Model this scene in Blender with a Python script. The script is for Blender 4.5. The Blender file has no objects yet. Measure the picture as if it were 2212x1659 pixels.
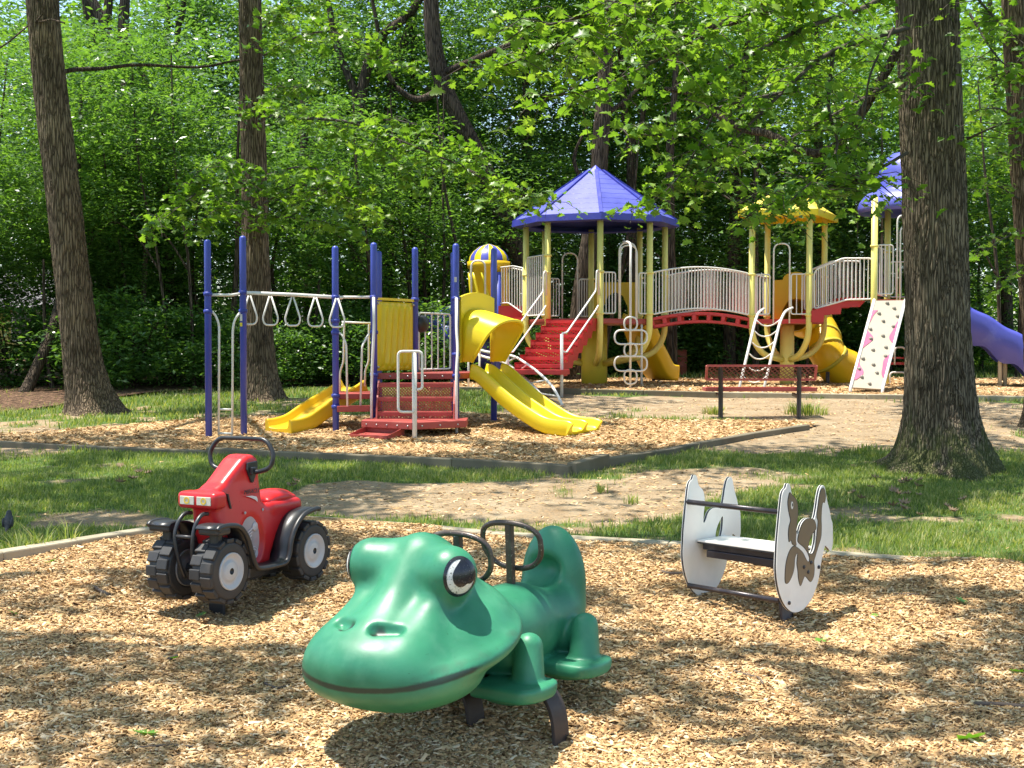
import bpy, math, random
import numpy as np
from mathutils import Vector, Matrix

random.seed(7)
RNG = np.random.default_rng(11)
SC = bpy.context.scene
COL = SC.collection
PI = math.pi

# ---------------------------------------------------------------- camera and measured positions
FPX = 2800.0                      # focal length in measuring units (picture 2212 units wide)
PITCH = math.atan(84.5 / FPX)
EYE = Vector((0.0, 0.0, 2.0))
_cp, _sp = math.cos(PITCH), math.sin(PITCH)

def ray(u, v):
    a = (u - 1106.0) / FPX
    b = -(v - 829.5) / FPX
    return Vector((a, _cp + b * _sp, -_sp + b * _cp))

def at(u, v, d):
    r = ray(u, v)
    return EYE + r * (d / r.y)

_GY = np.array([-40, 0, 19.0, 20.5, 22.0, 23.5, 25.0, 28.0, 33.0, 45.0, 60.0, 90.0, 160.0])
_GZ = np.array([-1.77, 0, 0.842, 0.915, 1.02, 1.115, 1.16, 1.175, 1.2, 1.62, 2.1, 2.9, 4.0])

def gz(y):
    return np.interp(y, _GY, _GZ)

def gp(u, v):
    r = ray(u, v)
    lo, hi = 1.0, 150.0
    def f(d):
        p = EYE + r * (d / r.y)
        return p.z - float(gz(p.y))
    if f(hi) > 0:
        return EYE + r * (hi / r.y)
    for _ in range(50):
        m = 0.5 * (lo + hi)
        if f(m) > 0: lo = m
        else: hi = m
    p = EYE + r * (lo / r.y)
    return Vector((p.x, p.y, float(gz(p.y))))

def on_plane(u, v, origin, tdir):
    """the point of the vertical plane through origin along tdir that is seen at u, v: (t, z)"""
    r = ray(u, v)
    n = Vector((-tdir[1], tdir[0], 0))
    o = Vector((origin[0], origin[1], 0))
    k = n.dot(o - Vector((EYE.x, EYE.y, 0))) / n.dot(Vector((r.x, r.y, 0)))
    p = EYE + r * k
    return ((p.x - o.x) * tdir[0] + (p.y - o.y) * tdir[1], p.z)

# ---------------------------------------------------------------- materials
def sock(bs, *names):
    for n in names:
        if n in bs.inputs: return bs.inputs[n]

class N:
    def __init__(self, name):
        self.m = bpy.data.materials.new(name)
        self.m.use_nodes = True
        self.t = self.m.node_tree
        self.t.nodes.clear()
        self.out = self.t.nodes.new('ShaderNodeOutputMaterial')
        self.tc = self.t.nodes.new('ShaderNodeTexCoord')
    def n(self, typ, **kw):
        nd = self.t.nodes.new('ShaderNode' + typ)
        for k, v in kw.items(): setattr(nd, k, v)
        return nd
    def l(self, a, b): self.t.links.new(a, b)
    def mapping(self, scale=(1, 1, 1), coord='Object', rot=(0, 0, 0)):
        mp = self.n('Mapping'); mp.inputs['Scale'].default_value = scale; mp.inputs['Rotation'].default_value = rot
        self.l(self.tc.outputs[coord], mp.inputs['Vector'])
        return mp.outputs['Vector']
    def noise(self, scale, detail=3, rough=0.55, vec=None, dist=0.0):
        nd = self.n('TexNoise'); nd.inputs['Scale'].default_value = scale
        nd.inputs['Detail'].default_value = detail; nd.inputs['Roughness'].default_value = rough
        nd.inputs['Distortion'].default_value = dist
        self.l(vec if vec is not None else self.tc.outputs['Object'], nd.inputs['Vector'])
        return nd
    def ramp(self, fac, stops, interp='LINEAR'):
        r = self.n('ValToRGB'); r.color_ramp.interpolation = interp
        el = r.color_ramp.elements
        while len(el) < len(stops): el.new(0.5)
        for e, (p, c) in zip(el, stops):
            e.position = p
            e.color = (*c, 1) if len(c) == 3 else c
        self.l(fac, r.inputs['Fac'])
        return r.outputs['Color']
    def mix(self, fac, a, b, blend='MIX'):
        mx = self.n('MixRGB', blend_type=blend)
        for s, val in ((mx.inputs['Fac'], fac), (mx.inputs['Color1'], a), (mx.inputs['Color2'], b)):
            if isinstance(val, (int, float)): s.default_value = val
            elif isinstance(val, tuple): s.default_value = (*val, 1) if len(val) == 3 else val
            else: self.l(val, s)
        return mx.outputs['Color']
    def math(self, op, a, b=0.0):
        mx = self.n('Math', operation=op)
        for s, val in zip(mx.inputs, (a, b)):
            if isinstance(val, (int, float)): s.default_value = val
            else: self.l(val, s)
        return mx.outputs[0]
    def bump(self, h, strength=0.3, dist=0.01, normal=None):
        b = self.n('Bump'); b.inputs['Strength'].default_value = strength; b.inputs['Distance'].default_value = dist
        self.l(h, b.inputs['Height'])
        if normal is not None: self.l(normal, b.inputs['Normal'])
        return b.outputs['Normal']
    def principled(self, color, rough=0.5, metal=0.0, normal=None, spec=0.5, coat=0.0):
        p = self.n('BsdfPrincipled')
        if isinstance(color, tuple): p.inputs['Base Color'].default_value = (*color[:3], 1)
        else: self.l(color, p.inputs['Base Color'])
        if isinstance(rough, (int, float)): p.inputs['Roughness'].default_value = rough
        else: self.l(rough, p.inputs['Roughness'])
        p.inputs['Metallic'].default_value = metal
        s = sock(p, 'Specular IOR Level', 'Specular'); s.default_value = spec
        if coat: sock(p, 'Coat Weight', 'Clearcoat').default_value = coat
        if normal is not None: self.l(normal, p.inputs['Normal'])
        self.l(p.outputs[0], self.out.inputs['Surface'])
        return p

def paint(name, c, rough=0.4, dirt=0.25, dirt_c=(0.22, 0.16, 0.10), scale=6.0, bump=0.04, spec=0.5, metal=0.0, fade=0.12, chips=0.0, chip_c=(0.03, 0.03, 0.03)):
    """moulded plastic or coated metal: faded patches, faint dirt, slight unevenness"""
    m = N(name)
    n1 = m.noise(scale, 4, 0.6); n2 = m.noise(scale * 0.25, 2)
    n3 = m.noise(scale * 14, 3, 0.7)
    lite = tuple(min(1, x * (1 + fade) + fade * 0.05) for x in c); dark = tuple(x * (1 - fade) for x in c)
    col = m.ramp(n2.outputs['Fac'], [(0.3, dark), (0.7, lite)])
    dm = m.ramp(n1.outputs['Fac'], [(0.52, (0, 0, 0)), (0.85, (dirt, dirt, dirt))])
    col = m.mix(dm, col, dirt_c)
    if chips:
        cm = m.ramp(n3.outputs['Fac'], [(0.70 - chips, (0, 0, 0)), (0.73 - chips, (1, 1, 1))])
        col = m.mix(cm, col, chip_c)
    rr = m.ramp(n1.outputs['Fac'], [(0.3, (rough * 0.8,) * 3), (0.8, (min(1, rough * 1.35),) * 3)])
    nm = m.bump(m.mix(0.35, n3.outputs['Fac'], n1.outputs['Fac']), bump, 0.01)
    m.principled(col, rr, metal, nm, spec)
    return m.m

def leafmat(name, cols, trans=0.45, rough=0.42, spec=0.35, tint=1.0):
    """thin leaf: reflects and lets light through; every leaf island has its own shade"""
    m = N(name)
    g = m.n('NewGeometry')
    nz = m.noise(0.35, 2)
    f = m.math('ADD', m.math('MULTIPLY', g.outputs['Random Per Island'], 0.65), m.math('MULTIPLY', nz.outputs['Fac'], 0.45))
    stops = [(0.1 + 0.85 * i / max(1, len(cols) - 1), c) for i, c in enumerate(cols)]
    col = m.ramp(f, stops)
    p = m.n('BsdfPrincipled'); m.l(col, p.inputs['Base Color']); p.inputs['Roughness'].default_value = rough
    sock(p, 'Specular IOR Level', 'Specular').default_value = spec
    t = m.n('BsdfTranslucent')
    tc = m.mix(1.0, col, (1.45 * tint, 1.5 * tint, 0.5), 'MULTIPLY')
    m.l(tc, t.inputs['Color'])
    mx = m.n('MixShader'); mx.inputs[0].default_value = trans
    m.l(p.outputs[0], mx.inputs[1]); m.l(t.outputs[0], mx.inputs[2])
    m.l(mx.outputs[0], m.out.inputs['Surface'])
    return m.m

def barkmat(name, c1, c2, moss=0.0, scale=1.0):
    m = N(name)
    v1 = m.mapping((14 * scale, 14 * scale, 1.6 * scale))
    n1 = m.noise(1.0, 6, 0.65, v1, 1.2)
    v = m.n('TexVoronoi'); v.feature = 'DISTANCE_TO_EDGE'; v.inputs['Scale'].default_value = 1.0
    v2 = m.mapping((20 * scale, 20 * scale, 1.7 * scale))
    wob = m.mix(0.12, v2, m.noise(5, 3).outputs['Color'], 'ADD')
    m.l(wob, v.inputs['Vector'])
    n2 = m.noise(1.3, 3)
    crack = m.ramp(v.outputs['Distance'], [(0.0, (0, 0, 0)), (0.22, (1, 1, 1))])
    h = m.mix(0.45, crack, n1.outputs['Fac'])
    col = m.ramp(h, [(0.2, c1), (0.75, c2)])
    big = m.ramp(n2.outputs['Fac'], [(0.35, (0.72, 0.7, 0.68)), (0.7, (1.25, 1.2, 1.12))])
    col = m.mix(1.0, col, big, 'MULTIPLY')
    if moss:
        sp = m.n('SeparateXYZ'); m.l(m.tc.outputs['Object'], sp.inputs[0])
        lo = m.math('SUBTRACT', 1.0, m.math('MULTIPLY', sp.outputs['Z'], 0.75))
        mm = m.math('MULTIPLY', m.math('MULTIPLY', lo, n1.outputs['Fac']), m.math('MULTIPLY', m.noise(4, 3).outputs['Fac'], 3.4 * moss))
        mr = m.ramp(mm, [(0.45, (0, 0, 0)), (0.75, (0.75, 0.75, 0.75))])
        col = m.mix(mr, col, (0.075, 0.095, 0.025))
    m.principled(col, 0.9, 0, m.bump(h, 1.0, 0.03), 0.15)
    return m.m

# ---------------------------------------------------------------- mesh helpers
class MB:
    def __init__(self):
        self.v = []; self.f = []; self.mi = []; self.sm = []
    def add(self, verts, faces, mi=0, smooth=False):
        b = len(self.v)
        self.v.extend([tuple(p) for p in verts])
        for f in faces:
            self.f.append(tuple(i + b for i in f)); self.mi.append(mi); self.sm.append(smooth)
        return self
    def box(self, c, s, rz=0.0, mi=0, R=None):
        hx, hy, hz = s[0] / 2, s[1] / 2, s[2] / 2
        M = R if R is not None else Matrix.Rotation(rz, 3, 'Z')
        c = Vector(c)
        vs = [c + M @ Vector((sx * hx, sy * hy, sz * hz)) for sz in (-1, 1) for sy in (-1, 1) for sx in (-1, 1)]
        return self.add(vs, [(0, 2, 3, 1), (4, 5, 7, 6), (0, 1, 5, 4), (2, 6, 7, 3), (0, 4, 6, 2), (1, 3, 7, 5)], mi)
    def bar(self, p, q, w, h, mi=0):
        p, q = Vector(p), Vector(q); d = (q - p); L = d.length; d.normalize()
        up = Vector((0, 0, 1)) if abs(d.z) < 0.98 else Vector((0, 1, 0))
        s = d.cross(up).normalized(); u = s.cross(d)
        M = Matrix((d, s, u)).transposed()
        return self.box((p + q) / 2, (L, w, h), R=M, mi=mi)
    def tube(self, pts, r, seg=10, closed=False, caps=True, mi=0, smooth=True):
        pts = [Vector(p) for p in pts]; n = len(pts)
        rr = r if isinstance(r, (list, tuple)) else [r] * n
        if closed:
            tang = [(pts[(i + 1) % n] - pts[i - 1]).normalized() for i in range(n)]
        else:
            tang = [(pts[min(i + 1, n - 1)] - pts[max(i - 1, 0)]).normalized() for i in range(n)]
        up = Vector((0, 0, 1)) if abs(tang[0].z) < 0.9 else Vector((1, 0, 0))
        nrm = (up - tang[0] * up.dot(tang[0])).normalized()
        vs = []
        for i in range(n):
            t = tang[i]
            nrm = nrm - t * nrm.dot(t)
            if nrm.length < 1e-6: nrm = t.orthogonal()
            nrm.normalize(); b = t.cross(nrm)
            for k in range(seg):
                a = 2 * PI * k / seg
                vs.append(pts[i] + (nrm * math.cos(a) + b * math.sin(a)) * rr[i])
        fs = []
        for i in range(n if closed else n - 1):
            j = (i + 1) % n
            for k in range(seg):
                k2 = (k + 1) % seg
                fs.append((i * seg + k, i * seg + k2, j * seg + k2, j * seg + k))
        self.add(vs, fs, mi, smooth)
        if caps and not closed:
            self.add([vs[k] for k in range(seg)], [tuple(reversed(range(seg)))], mi)
            self.add([vs[(n - 1) * seg + k] for k in range(seg)], [tuple(range(seg))], mi)
        return self
    def lathe(self, prof, c=(0, 0, 0), seg=24, mi=0, axis=(0, 0, 1), smooth=True, caps=True):
        """prof: list of (radius, distance along axis)"""
        ax = Vector(axis).normalized(); o = ax.orthogonal().normalized(); b = ax.cross(o); c = Vector(c)
        vs = []
        for (r, z) in prof:
            for k in range(seg):
                a = 2 * PI * k / seg
                vs.append(c + ax * z + (o * math.cos(a) + b * math.sin(a)) * r)
        fs = [(i * seg + k, i * seg + (k + 1) % seg, (i + 1) * seg + (k + 1) % seg, (i + 1) * seg + k)
              for i in range(len(prof) - 1) for k in range(seg)]
        self.add(vs, fs, mi, smooth)
        if caps:
            if prof[0][0] > 1e-4: self.add(vs[:seg], [tuple(reversed(range(seg)))], mi)
            if prof[-1][0] > 1e-4: self.add(vs[-seg:], [tuple(range(seg))], mi)
        return self
    def prism(self, outline, o, ux, uy, un, th, mi=0, side_mi=None):
        """outline in (ux, uy) at o, extruded along un by th; concave outlines are split by bpy when linked"""
        o, ux, uy, un = Vector(o), Vector(ux), Vector(uy), Vector(un)
        n = len(outline)
        a = [o + ux * p[0] + uy * p[1] for p in outline]
        bb = [p + un * th for p in a]
        self.add(a, [tuple(reversed(range(n)))], mi); self.add(bb, [tuple(range(n))], mi)
        self.add(a + bb, [(i, (i + 1) % n, n + (i + 1) % n, n + i) for i in range(n)], mi if side_mi is None else side_mi)
        return self
    def grid(self, rows, mi=0, smooth=True, closed=False):
        """rows: list of equally long lists of points"""
        m = len(rows[0]); vs = [p for r in rows for p in r]
        fs = []
        for i in range(len(rows) - 1):
            for j in range(m if closed else m - 1):
                k = (j + 1) % m
                fs.append((i * m + j, i * m + k, (i + 1) * m + k, (i + 1) * m + j))
        return self.add(vs, fs, mi, smooth)
    def obj(self, name, mats, parent=None, bevel=0.0, bseg=2, subsurf=0, solid=0.0, fixn=True):
        me = bpy.data.meshes.new(name)
        me.from_pydata([tuple(p) for p in self.v], [], self.f)
        if not isinstance(mats, (list, tuple)): mats = [mats]
        for m in mats: me.materials.append(m)
        me.polygons.foreach_set('material_index', self.mi)
        me.polygons.foreach_set('use_smooth', self.sm)
        me.update()
        if fixn:
            import bmesh
            bm = bmesh.new(); bm.from_mesh(me)
            bmesh.ops.remove_doubles(bm, verts=bm.verts, dist=1e-5)
            bmesh.ops.recalc_face_normals(bm, faces=bm.faces)
            bm.to_mesh(me); bm.free()
        o = bpy.data.objects.new(name, me); COL.objects.link(o)
        if parent is not None: o.parent = parent
        if solid:
            md = o.modifiers.new('Solidify', 'SOLIDIFY'); md.thickness = solid; md.offset = 0
        if bevel:
            md = o.modifiers.new('Bevel', 'BEVEL'); md.width = bevel; md.segments = bseg; md.limit_method = 'ANGLE'; md.angle_limit = math.radians(35)
            md.harden_normals = False
        if subsurf:
            md = o.modifiers.new('Subsurf', 'SUBSURF'); md.levels = subsurf; md.render_levels = subsurf
        return o

def fast_mesh(name, verts, faces_flat, nper, mats, parent=None, smooth=False, mi=None):
    """numpy mesh: verts (n,3), faces_flat (m, nper)"""
    me = bpy.data.meshes.new(name)
    verts = np.ascontiguousarray(verts, dtype=np.float32); m = len(faces_flat)
    me.vertices.add(len(verts)); me.vertices.foreach_set('co', verts.ravel())
    me.loops.add(m * nper); me.loops.foreach_set('vertex_index', np.ascontiguousarray(faces_flat, dtype=np.int32).ravel())
    me.polygons.add(m); me.polygons.foreach_set('loop_start', np.arange(m, dtype=np.int32) * nper)
    if mi is not None: me.polygons.foreach_set('material_index', np.ascontiguousarray(mi, dtype=np.int32))
    if smooth: me.polygons.foreach_set('use_smooth', np.ones(m, dtype=bool))
    me.update(calc_edges=True)
    if not isinstance(mats, (list, tuple)): mats = [mats]
    for k in mats: me.materials.append(k)
    o = bpy.data.objects.new(name, me); COL.objects.link(o)
    if parent is not None: o.parent = parent
    return o

def smoothpath(pts, n=6, closed=False):
    """Catmull-Rom through the points"""
    P = [Vector(p) for p in pts]; out = []; m = len(P)
    rng = range(m if closed else m - 1)
    for i in rng:
        p1, p2 = P[i], P[(i + 1) % m]
        p0 = P[i - 1] if (closed or i > 0) else p1 * 2 - p2
        p3 = P[(i + 2) % m] if (closed or i + 2 < m) else p2 * 2 - p1
        for k in range(n):
            t = k / n
            out.append(0.5 * ((2 * p1) + (p2 - p0) * t + (2 * p0 - 5 * p1 + 4 * p2 - p3) * t * t + (3 * p1 - p0 - 3 * p2 + p3) * t ** 3))
    if not closed: out.append(P[-1])
    return out

def fillet(pts, r, n=5, closed=False):
    """polyline with rounded corners"""
    P = [Vector(p) for p in pts]; out = []; m = len(P)
    for i in range(m):
        if not closed and i in (0, m - 1): out.append(P[i]); continue
        a, b, c = P[i - 1], P[i], P[(i + 1) % m]
        d1, d2 = (a - b), (c - b); rr = min(r, d1.length * 0.49, d2.length * 0.49)
        s, e = b + d1.normalized() * rr, b + d2.normalized() * rr
        for k in range(n + 1):
            t = k / n
            out.append(s * (1 - t) ** 2 + b * 2 * t * (1 - t) + e * t * t)
    return out

def tag(o, label=None, cat=None, group=None, kind=None):
    if label: o['label'] = label
    if cat: o['category'] = cat
    if group: o['group'] = group
    if kind: o['kind'] = kind
    return o

def thing(name, loc, label, cat, rz=0.0, group=None):
    o = bpy.data.objects.new(name, None); COL.objects.link(o)
    o.location = loc; o.rotation_euler = (0, 0, rz); o.empty_display_size = 0.2
    return tag(o, label, cat, group)

# implicit surfaces -> one continuous mesh (naive surface nets)
def surface_net(sdf, lo, hi, res):
    xs = [np.arange(lo[i], hi[i] + res, res) for i in range(3)]
    X, Y, Z = np.meshgrid(*xs, indexing='ij')
    D = sdf(X, Y, Z)
    S = D < 0
    nx, ny, nz = D.shape
    cnt = np.zeros((nx - 1, ny - 1, nz - 1), int)
    for i in (0, 1):
        for j in (0, 1):
            for k in (0, 1):
                cnt += S[i:nx - 1 + i, j:ny - 1 + j, k:nz - 1 + k]
    act = (cnt > 0) & (cnt < 8)
    acc = np.zeros(act.shape + (3,)); w = np.zeros(act.shape)
    offs = [(i, j, k) for i in (0, 1) for j in (0, 1) for k in (0, 1)]
    def sl(o): return D[o[0]:nx - 1 + o[0], o[1]:ny - 1 + o[1], o[2]:nz - 1 + o[2]]
    for a in offs:
        for ax in range(3):
            if a[ax] == 1: continue
            b = list(a); b[ax] = 1
            da, db = sl(a), sl(b)
            cr = (da < 0) != (db < 0)
            t = np.where(cr, da / np.where(cr, da - db, 1), 0)
            for c in range(3):
                acc[..., c] += np.where(cr, a[c] + (t if c == ax else 0), 0)
            w += cr
    idx = -np.ones(act.shape, int); idx[act] = np.arange(act.sum())
    I = np.argwhere(act)
    vp = acc[act] / w[act][:, None] + I
    verts = np.array(lo) + vp * res
    faces = []
    for ax in range(3):
        s = [slice(1, -1)] * 3; s2 = [slice(1, -1)] * 3
        s[ax] = slice(0, -1); s2[ax] = slice(1, None)
        A = S[tuple(s)]; B = S[tuple(s2)]
        e = np.argwhere(A != B); inside = A[A != B]
        off = np.array([1, 1, 1]); off[ax] = 0
        e = e + off
        u, v = [(1, 2), (2, 0), (0, 1)][ax]
        du = np.zeros(3, int); du[u] = 1; dv = np.zeros(3, int); dv[v] = 1
        q = [idx[tuple((e - du - dv).T)], idx[tuple((e - dv).T)], idx[tuple(e.T)], idx[tuple((e - du).T)]]
        q = np.stack(q, 1)
        q[~inside] = q[~inside][:, ::-1]
        faces.append(q)
    return verts, np.concatenate(faces)

def smin(a, b, k):
    h = np.clip(0.5 + 0.5 * (b - a) / k, 0, 1)
    return b * (1 - h) + a * h - k * h * (1 - h)
def smax(a, b, k): return -smin(-a, -b, k)
def s_ell(X, Y, Z, c, r):
    x, y, z = (X - c[0]) / r[0], (Y - c[1]) / r[1], (Z - c[2]) / r[2]
    k0 = np.sqrt(x * x + y * y + z * z) + 1e-9
    k1 = np.sqrt((x / r[0]) ** 2 + (y / r[1]) ** 2 + (z / r[2]) ** 2) + 1e-9
    return k0 * (k0 - 1) / k1
def s_cap(X, Y, Z, a, b, ra, rb=None):
    rb = ra if rb is None else rb
    a = np.array(a, float); b = np.array(b, float); d = b - a
    t = np.clip(((X - a[0]) * d[0] + (Y - a[1]) * d[1] + (Z - a[2]) * d[2]) / d.dot(d), 0, 1)
    return np.sqrt((X - a[0] - t * d[0]) ** 2 + (Y - a[1] - t * d[1]) ** 2 + (Z - a[2] - t * d[2]) ** 2) - (ra + (rb - ra) * t)
def s_box(X, Y, Z, c, h, r=0.02):
    qx, qy, qz = np.abs(X - c[0]) - h[0] + r, np.abs(Y - c[1]) - h[1] + r, np.abs(Z - c[2]) - h[2] + r
    return np.sqrt(np.maximum(qx, 0) ** 2 + np.maximum(qy, 0) ** 2 + np.maximum(qz, 0) ** 2) + np.minimum(np.maximum(qx, np.maximum(qy, qz)), 0) - r
def s_poly(X, Z, poly):
    """signed distance to a 2-D polygon"""
    P = np.array(poly, float); d = np.full(X.shape, 1e9); inside = np.zeros(X.shape, bool)
    for i in range(len(P)):
        a, b = P[i - 1], P[i]; e = b - a
        t = np.clip(((X - a[0]) * e[0] + (Z - a[1]) * e[1]) / max(e.dot(e), 1e-12), 0, 1)
        d = np.minimum(d, (X - a[0] - t * e[0]) ** 2 + (Z - a[1] - t * e[1]) ** 2)
        c = ((a[1] > Z) != (b[1] > Z)) & (X < (b[0] - a[0]) * (Z - a[1]) / (b[1] - a[1] + 1e-12) + a[0])
        inside ^= c
    return np.where(inside, -1, 1) * np.sqrt(d)
def net_obj(name, sdf, lo, hi, res, mats, parent, mi=None):
    v, f = surface_net(sdf, lo, hi, res)
    m = None
    if mi is not None:
        c = v[f].mean(1); m = mi(c)
    return fast_mesh(name, v, f, 4, mats, parent, smooth=True, mi=m)

# smooth value noise in 2-D for scattering
def vnoise(x, y, scale, seed=0):
    r = np.random.default_rng(seed); T = r.random((256, 256))
    u, v = np.asarray(x) / scale + 500.3, np.asarray(y) / scale + 500.7
    i, j = np.floor(u).astype(int), np.floor(v).astype(int)
    a, b = u - i, v - j; a = a * a * (3 - 2 * a); b = b * b * (3 - 2 * b)
    i &= 255; j &= 255; i2 = (i + 1) & 255; j2 = (j + 1) & 255
    return (T[i, j] * (1 - a) + T[i2, j] * a) * (1 - b) + (T[i, j2] * (1 - a) + T[i2, j2] * a) * b
def in_poly(x, y, poly):
    ins = np.zeros(np.shape(x), bool); P = poly
    for i in range(len(P)):
        a, b = P[i - 1], P[i]
        ins ^= ((a[1] > y) != (b[1] > y)) & (x < (b[0] - a[0]) * (y - a[1]) / (b[1] - a[1] + 1e-12) + a[0])
    return ins

def lettering(txt, size, mat, parent, loc, rot, shear=0.0, name='lettering', thick=0.001):
    cu = bpy.data.curves.new(name, 'FONT'); cu.body = txt; cu.size = size; cu.extrude = thick; cu.align_x = 'CENTER'; cu.shear = shear
    tmp = bpy.data.objects.new(name + '_curve', cu); COL.objects.link(tmp); bpy.context.view_layer.update()
    me = bpy.data.meshes.new_from_object(tmp.evaluated_get(bpy.context.evaluated_depsgraph_get()))
    bpy.data.objects.remove(tmp); bpy.data.curves.remove(cu)
    me.name = name; me.materials.clear(); me.materials.append(mat)
    o = bpy.data.objects.new(name, me); COL.objects.link(o); o.parent = parent; o.location = loc; o.rotation_euler = rot
    return o

class Root:
    """a thing built in world coordinates: its Empty stands at loc, the parts are shifted there"""
    def __init__(self, name, loc, label, cat, group=None):
        self.e = thing(name, loc, label, cat, 0.0, group); self.o = Vector(loc)
    def add(self, mb, name, mats, parent=None, label=None, **kw):
        mb.v = [tuple(Vector(p) - self.o) for p in mb.v]
        ob = mb.obj(name, mats, parent if parent is not None else self.e, **kw)
        if label: ob['label'] = label
        return ob
# ================================================================ GROUND
import bmesh
def gpx(pts): return [(gp(u, v).x, gp(u, v).y) for u, v in pts]

near_edge_px = [(-420, 1296), (0, 1224), (325, 1170), (585, 1126), (692, 1131), (942, 1150), (1061, 1163), (1446, 1184), (1786, 1206), (2212, 1237), (2500, 1262)]
near_edge = gpx(near_edge_px)
NEAR_BED = near_edge + [(7.0, 3.0), (-7.0, 3.0)]
A_near_px = [(-300, 952), (0, 963), (240, 975), (450, 984), (595, 993), (980, 1009), (1192, 1021), (1235, 1026)]
A_right_px = [(1235, 1026), (1307, 1005), (1446, 983), (1483, 974), (1622, 948), (1742, 929)]
A_far_px = [(1770, 918), (1500, 914), (1300, 908), (1000, 897), (700, 902), (443, 908), (158, 934), (0, 941), (-300, 948)]
BED_A = gpx(A_near_px[:-1] + A_right_px + A_far_px)
B_near_px = [(930, 846), (1191, 850), (1391, 855), (1560, 859), (1872, 864), (2130, 867), (2500, 872)]
B_near = gpx(B_near_px)
BED_B = B_near + [(14.5, 29.3), (9.0, 30.3), (3.0, 30.0), (-1.0, 29.2), (-1.9, 26.5)]
LITTER = gpx([(-600, 930), (0, 892), (120, 880), (260, 862), (420, 845), (560, 838), (760, 836), (900, 836)]) + [(-1.0, 30.5), (0, 60), (-60, 60), (-60, 24)]

# grass cover 0..1 (bare, trodden soil where it is low): measured patches
DIRT = [  # u, v, half width in u, half height in v, strength
    (1050, 1085, 420, 34, 1.0), (820, 1060, 170, 18, .7), (1330, 1110, 200, 20, .55), (1600, 1035, 200, 22, .8), (1420, 1060, 160, 22, .6),
    (1500, 885, 420, 22, .75), (1850, 905, 260, 55, .85), (1700, 960, 240, 22, 1.0), (2150, 900, 120, 26, .8), (2190, 960, 60, 40, .8),
    (1250, 870, 160, 14, .7), (1990, 935, 120, 40, .9), (560, 1105, 120, 14, .4), (250, 1130, 180, 12, .35), (2130, 1120, 130, 14, .35), (700, 1045, 120, 12, .4),
    (1950, 1190, 200, 12, .45), (640, 1155, 60, 12, .3)]
_dp = [(gp(u, v), gp(u - ru, v), gp(u, v - rv), gp(u, v + rv), s) for u, v, ru, rv, s in DIRT]
def grass_cover(x, y):
    x = np.asarray(x, float); y = np.asarray(y, float)
    g = np.ones_like(x) * 0.93
    for c, a, b, d, s in _dp:
        rx = abs(c.x - a.x); ry = max(0.25, (b.y - d.y) / 2)
        q = ((x - c.x) / rx) ** 2 + ((y - (b.y + d.y) / 2) / ry) ** 2
        g -= s * np.clip(1.35 - q * 0.8, 0, 1)
    g += (vnoise(x, y, 1.1, 1) - 0.62) * 1.1 + (vnoise(x, y, 0.3, 2) - 0.5) * 0.75
    return np.clip(g, 0, 1)

def soil_mat():
    m = N('lawn_and_soil')
    at_ = m.n('Attribute'); at_.attribute_name = 'cover'
    n1 = m.noise(3.0, 5, 0.7); n2 = m.noise(40, 4, 0.7); n3 = m.noise(0.5, 3)
    soil = m.ramp(m.mix(0.5, n1.outputs['Fac'], n2.outputs['Fac']), [(0.3, (0.12, 0.088, 0.055)), (0.46, (0.26, 0.205, 0.135)), (0.64, (0.45, 0.39, 0.285))])
    straw = m.ramp(n2.outputs['Fac'], [(0.42, (0, 0, 0)), (0.56, (1, 1, 1))])
    soil = m.mix(m.math('MULTIPLY', straw, 0.5), soil, (0.36, 0.21, 0.09))
    grs = m.ramp(m.mix(0.4, n2.outputs['Fac'], n3.outputs['Fac']), [(0.3, (0.045, 0.085, 0.02)), (0.6, (0.10, 0.17, 0.04)), (0.8, (0.19, 0.22, 0.075))])
    f = m.ramp(m.math('ADD', at_.outputs['Fac'], m.math('MULTIPLY', m.math('SUBTRACT', n2.outputs['Fac'], 0.5), 0.6)), [(0.38, (0, 0, 0)), (0.62, (1, 1, 1))])
    m.principled(m.mix(f, soil, grs), 0.95, 0, m.bump(n2.outputs['Fac'], 0.8, 0.03), 0.1)
    return m.m
def chip_mat(name='wood_chips', island=True):
    m = N(name)
    g = m.n('NewGeometry')
    n2 = m.noise(30, 3, 0.6)
    n4 = m.noise(1.1, 4, 0.6); f = m.math('ADD', m.math('MULTIPLY', g.outputs['Random Per Island'], 0.72), m.math('ADD', m.math('MULTIPLY', n2.outputs['Fac'], 0.12), m.math('MULTIPLY', m.math('SUBTRACT', n4.outputs['Fac'], 0.18), 0.42)))
    col = m.ramp(f, [(0.08, (0.075, 0.05, 0.032)), (0.20, (0.26, 0.155, 0.075)), (0.42, (0.47, 0.28, 0.12)), (0.72, (0.63, 0.42, 0.20)), (0.92, (0.76, 0.60, 0.38))])
    m.principled(col, 0.75, 0, None, 0.25)
    return m.m
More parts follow.
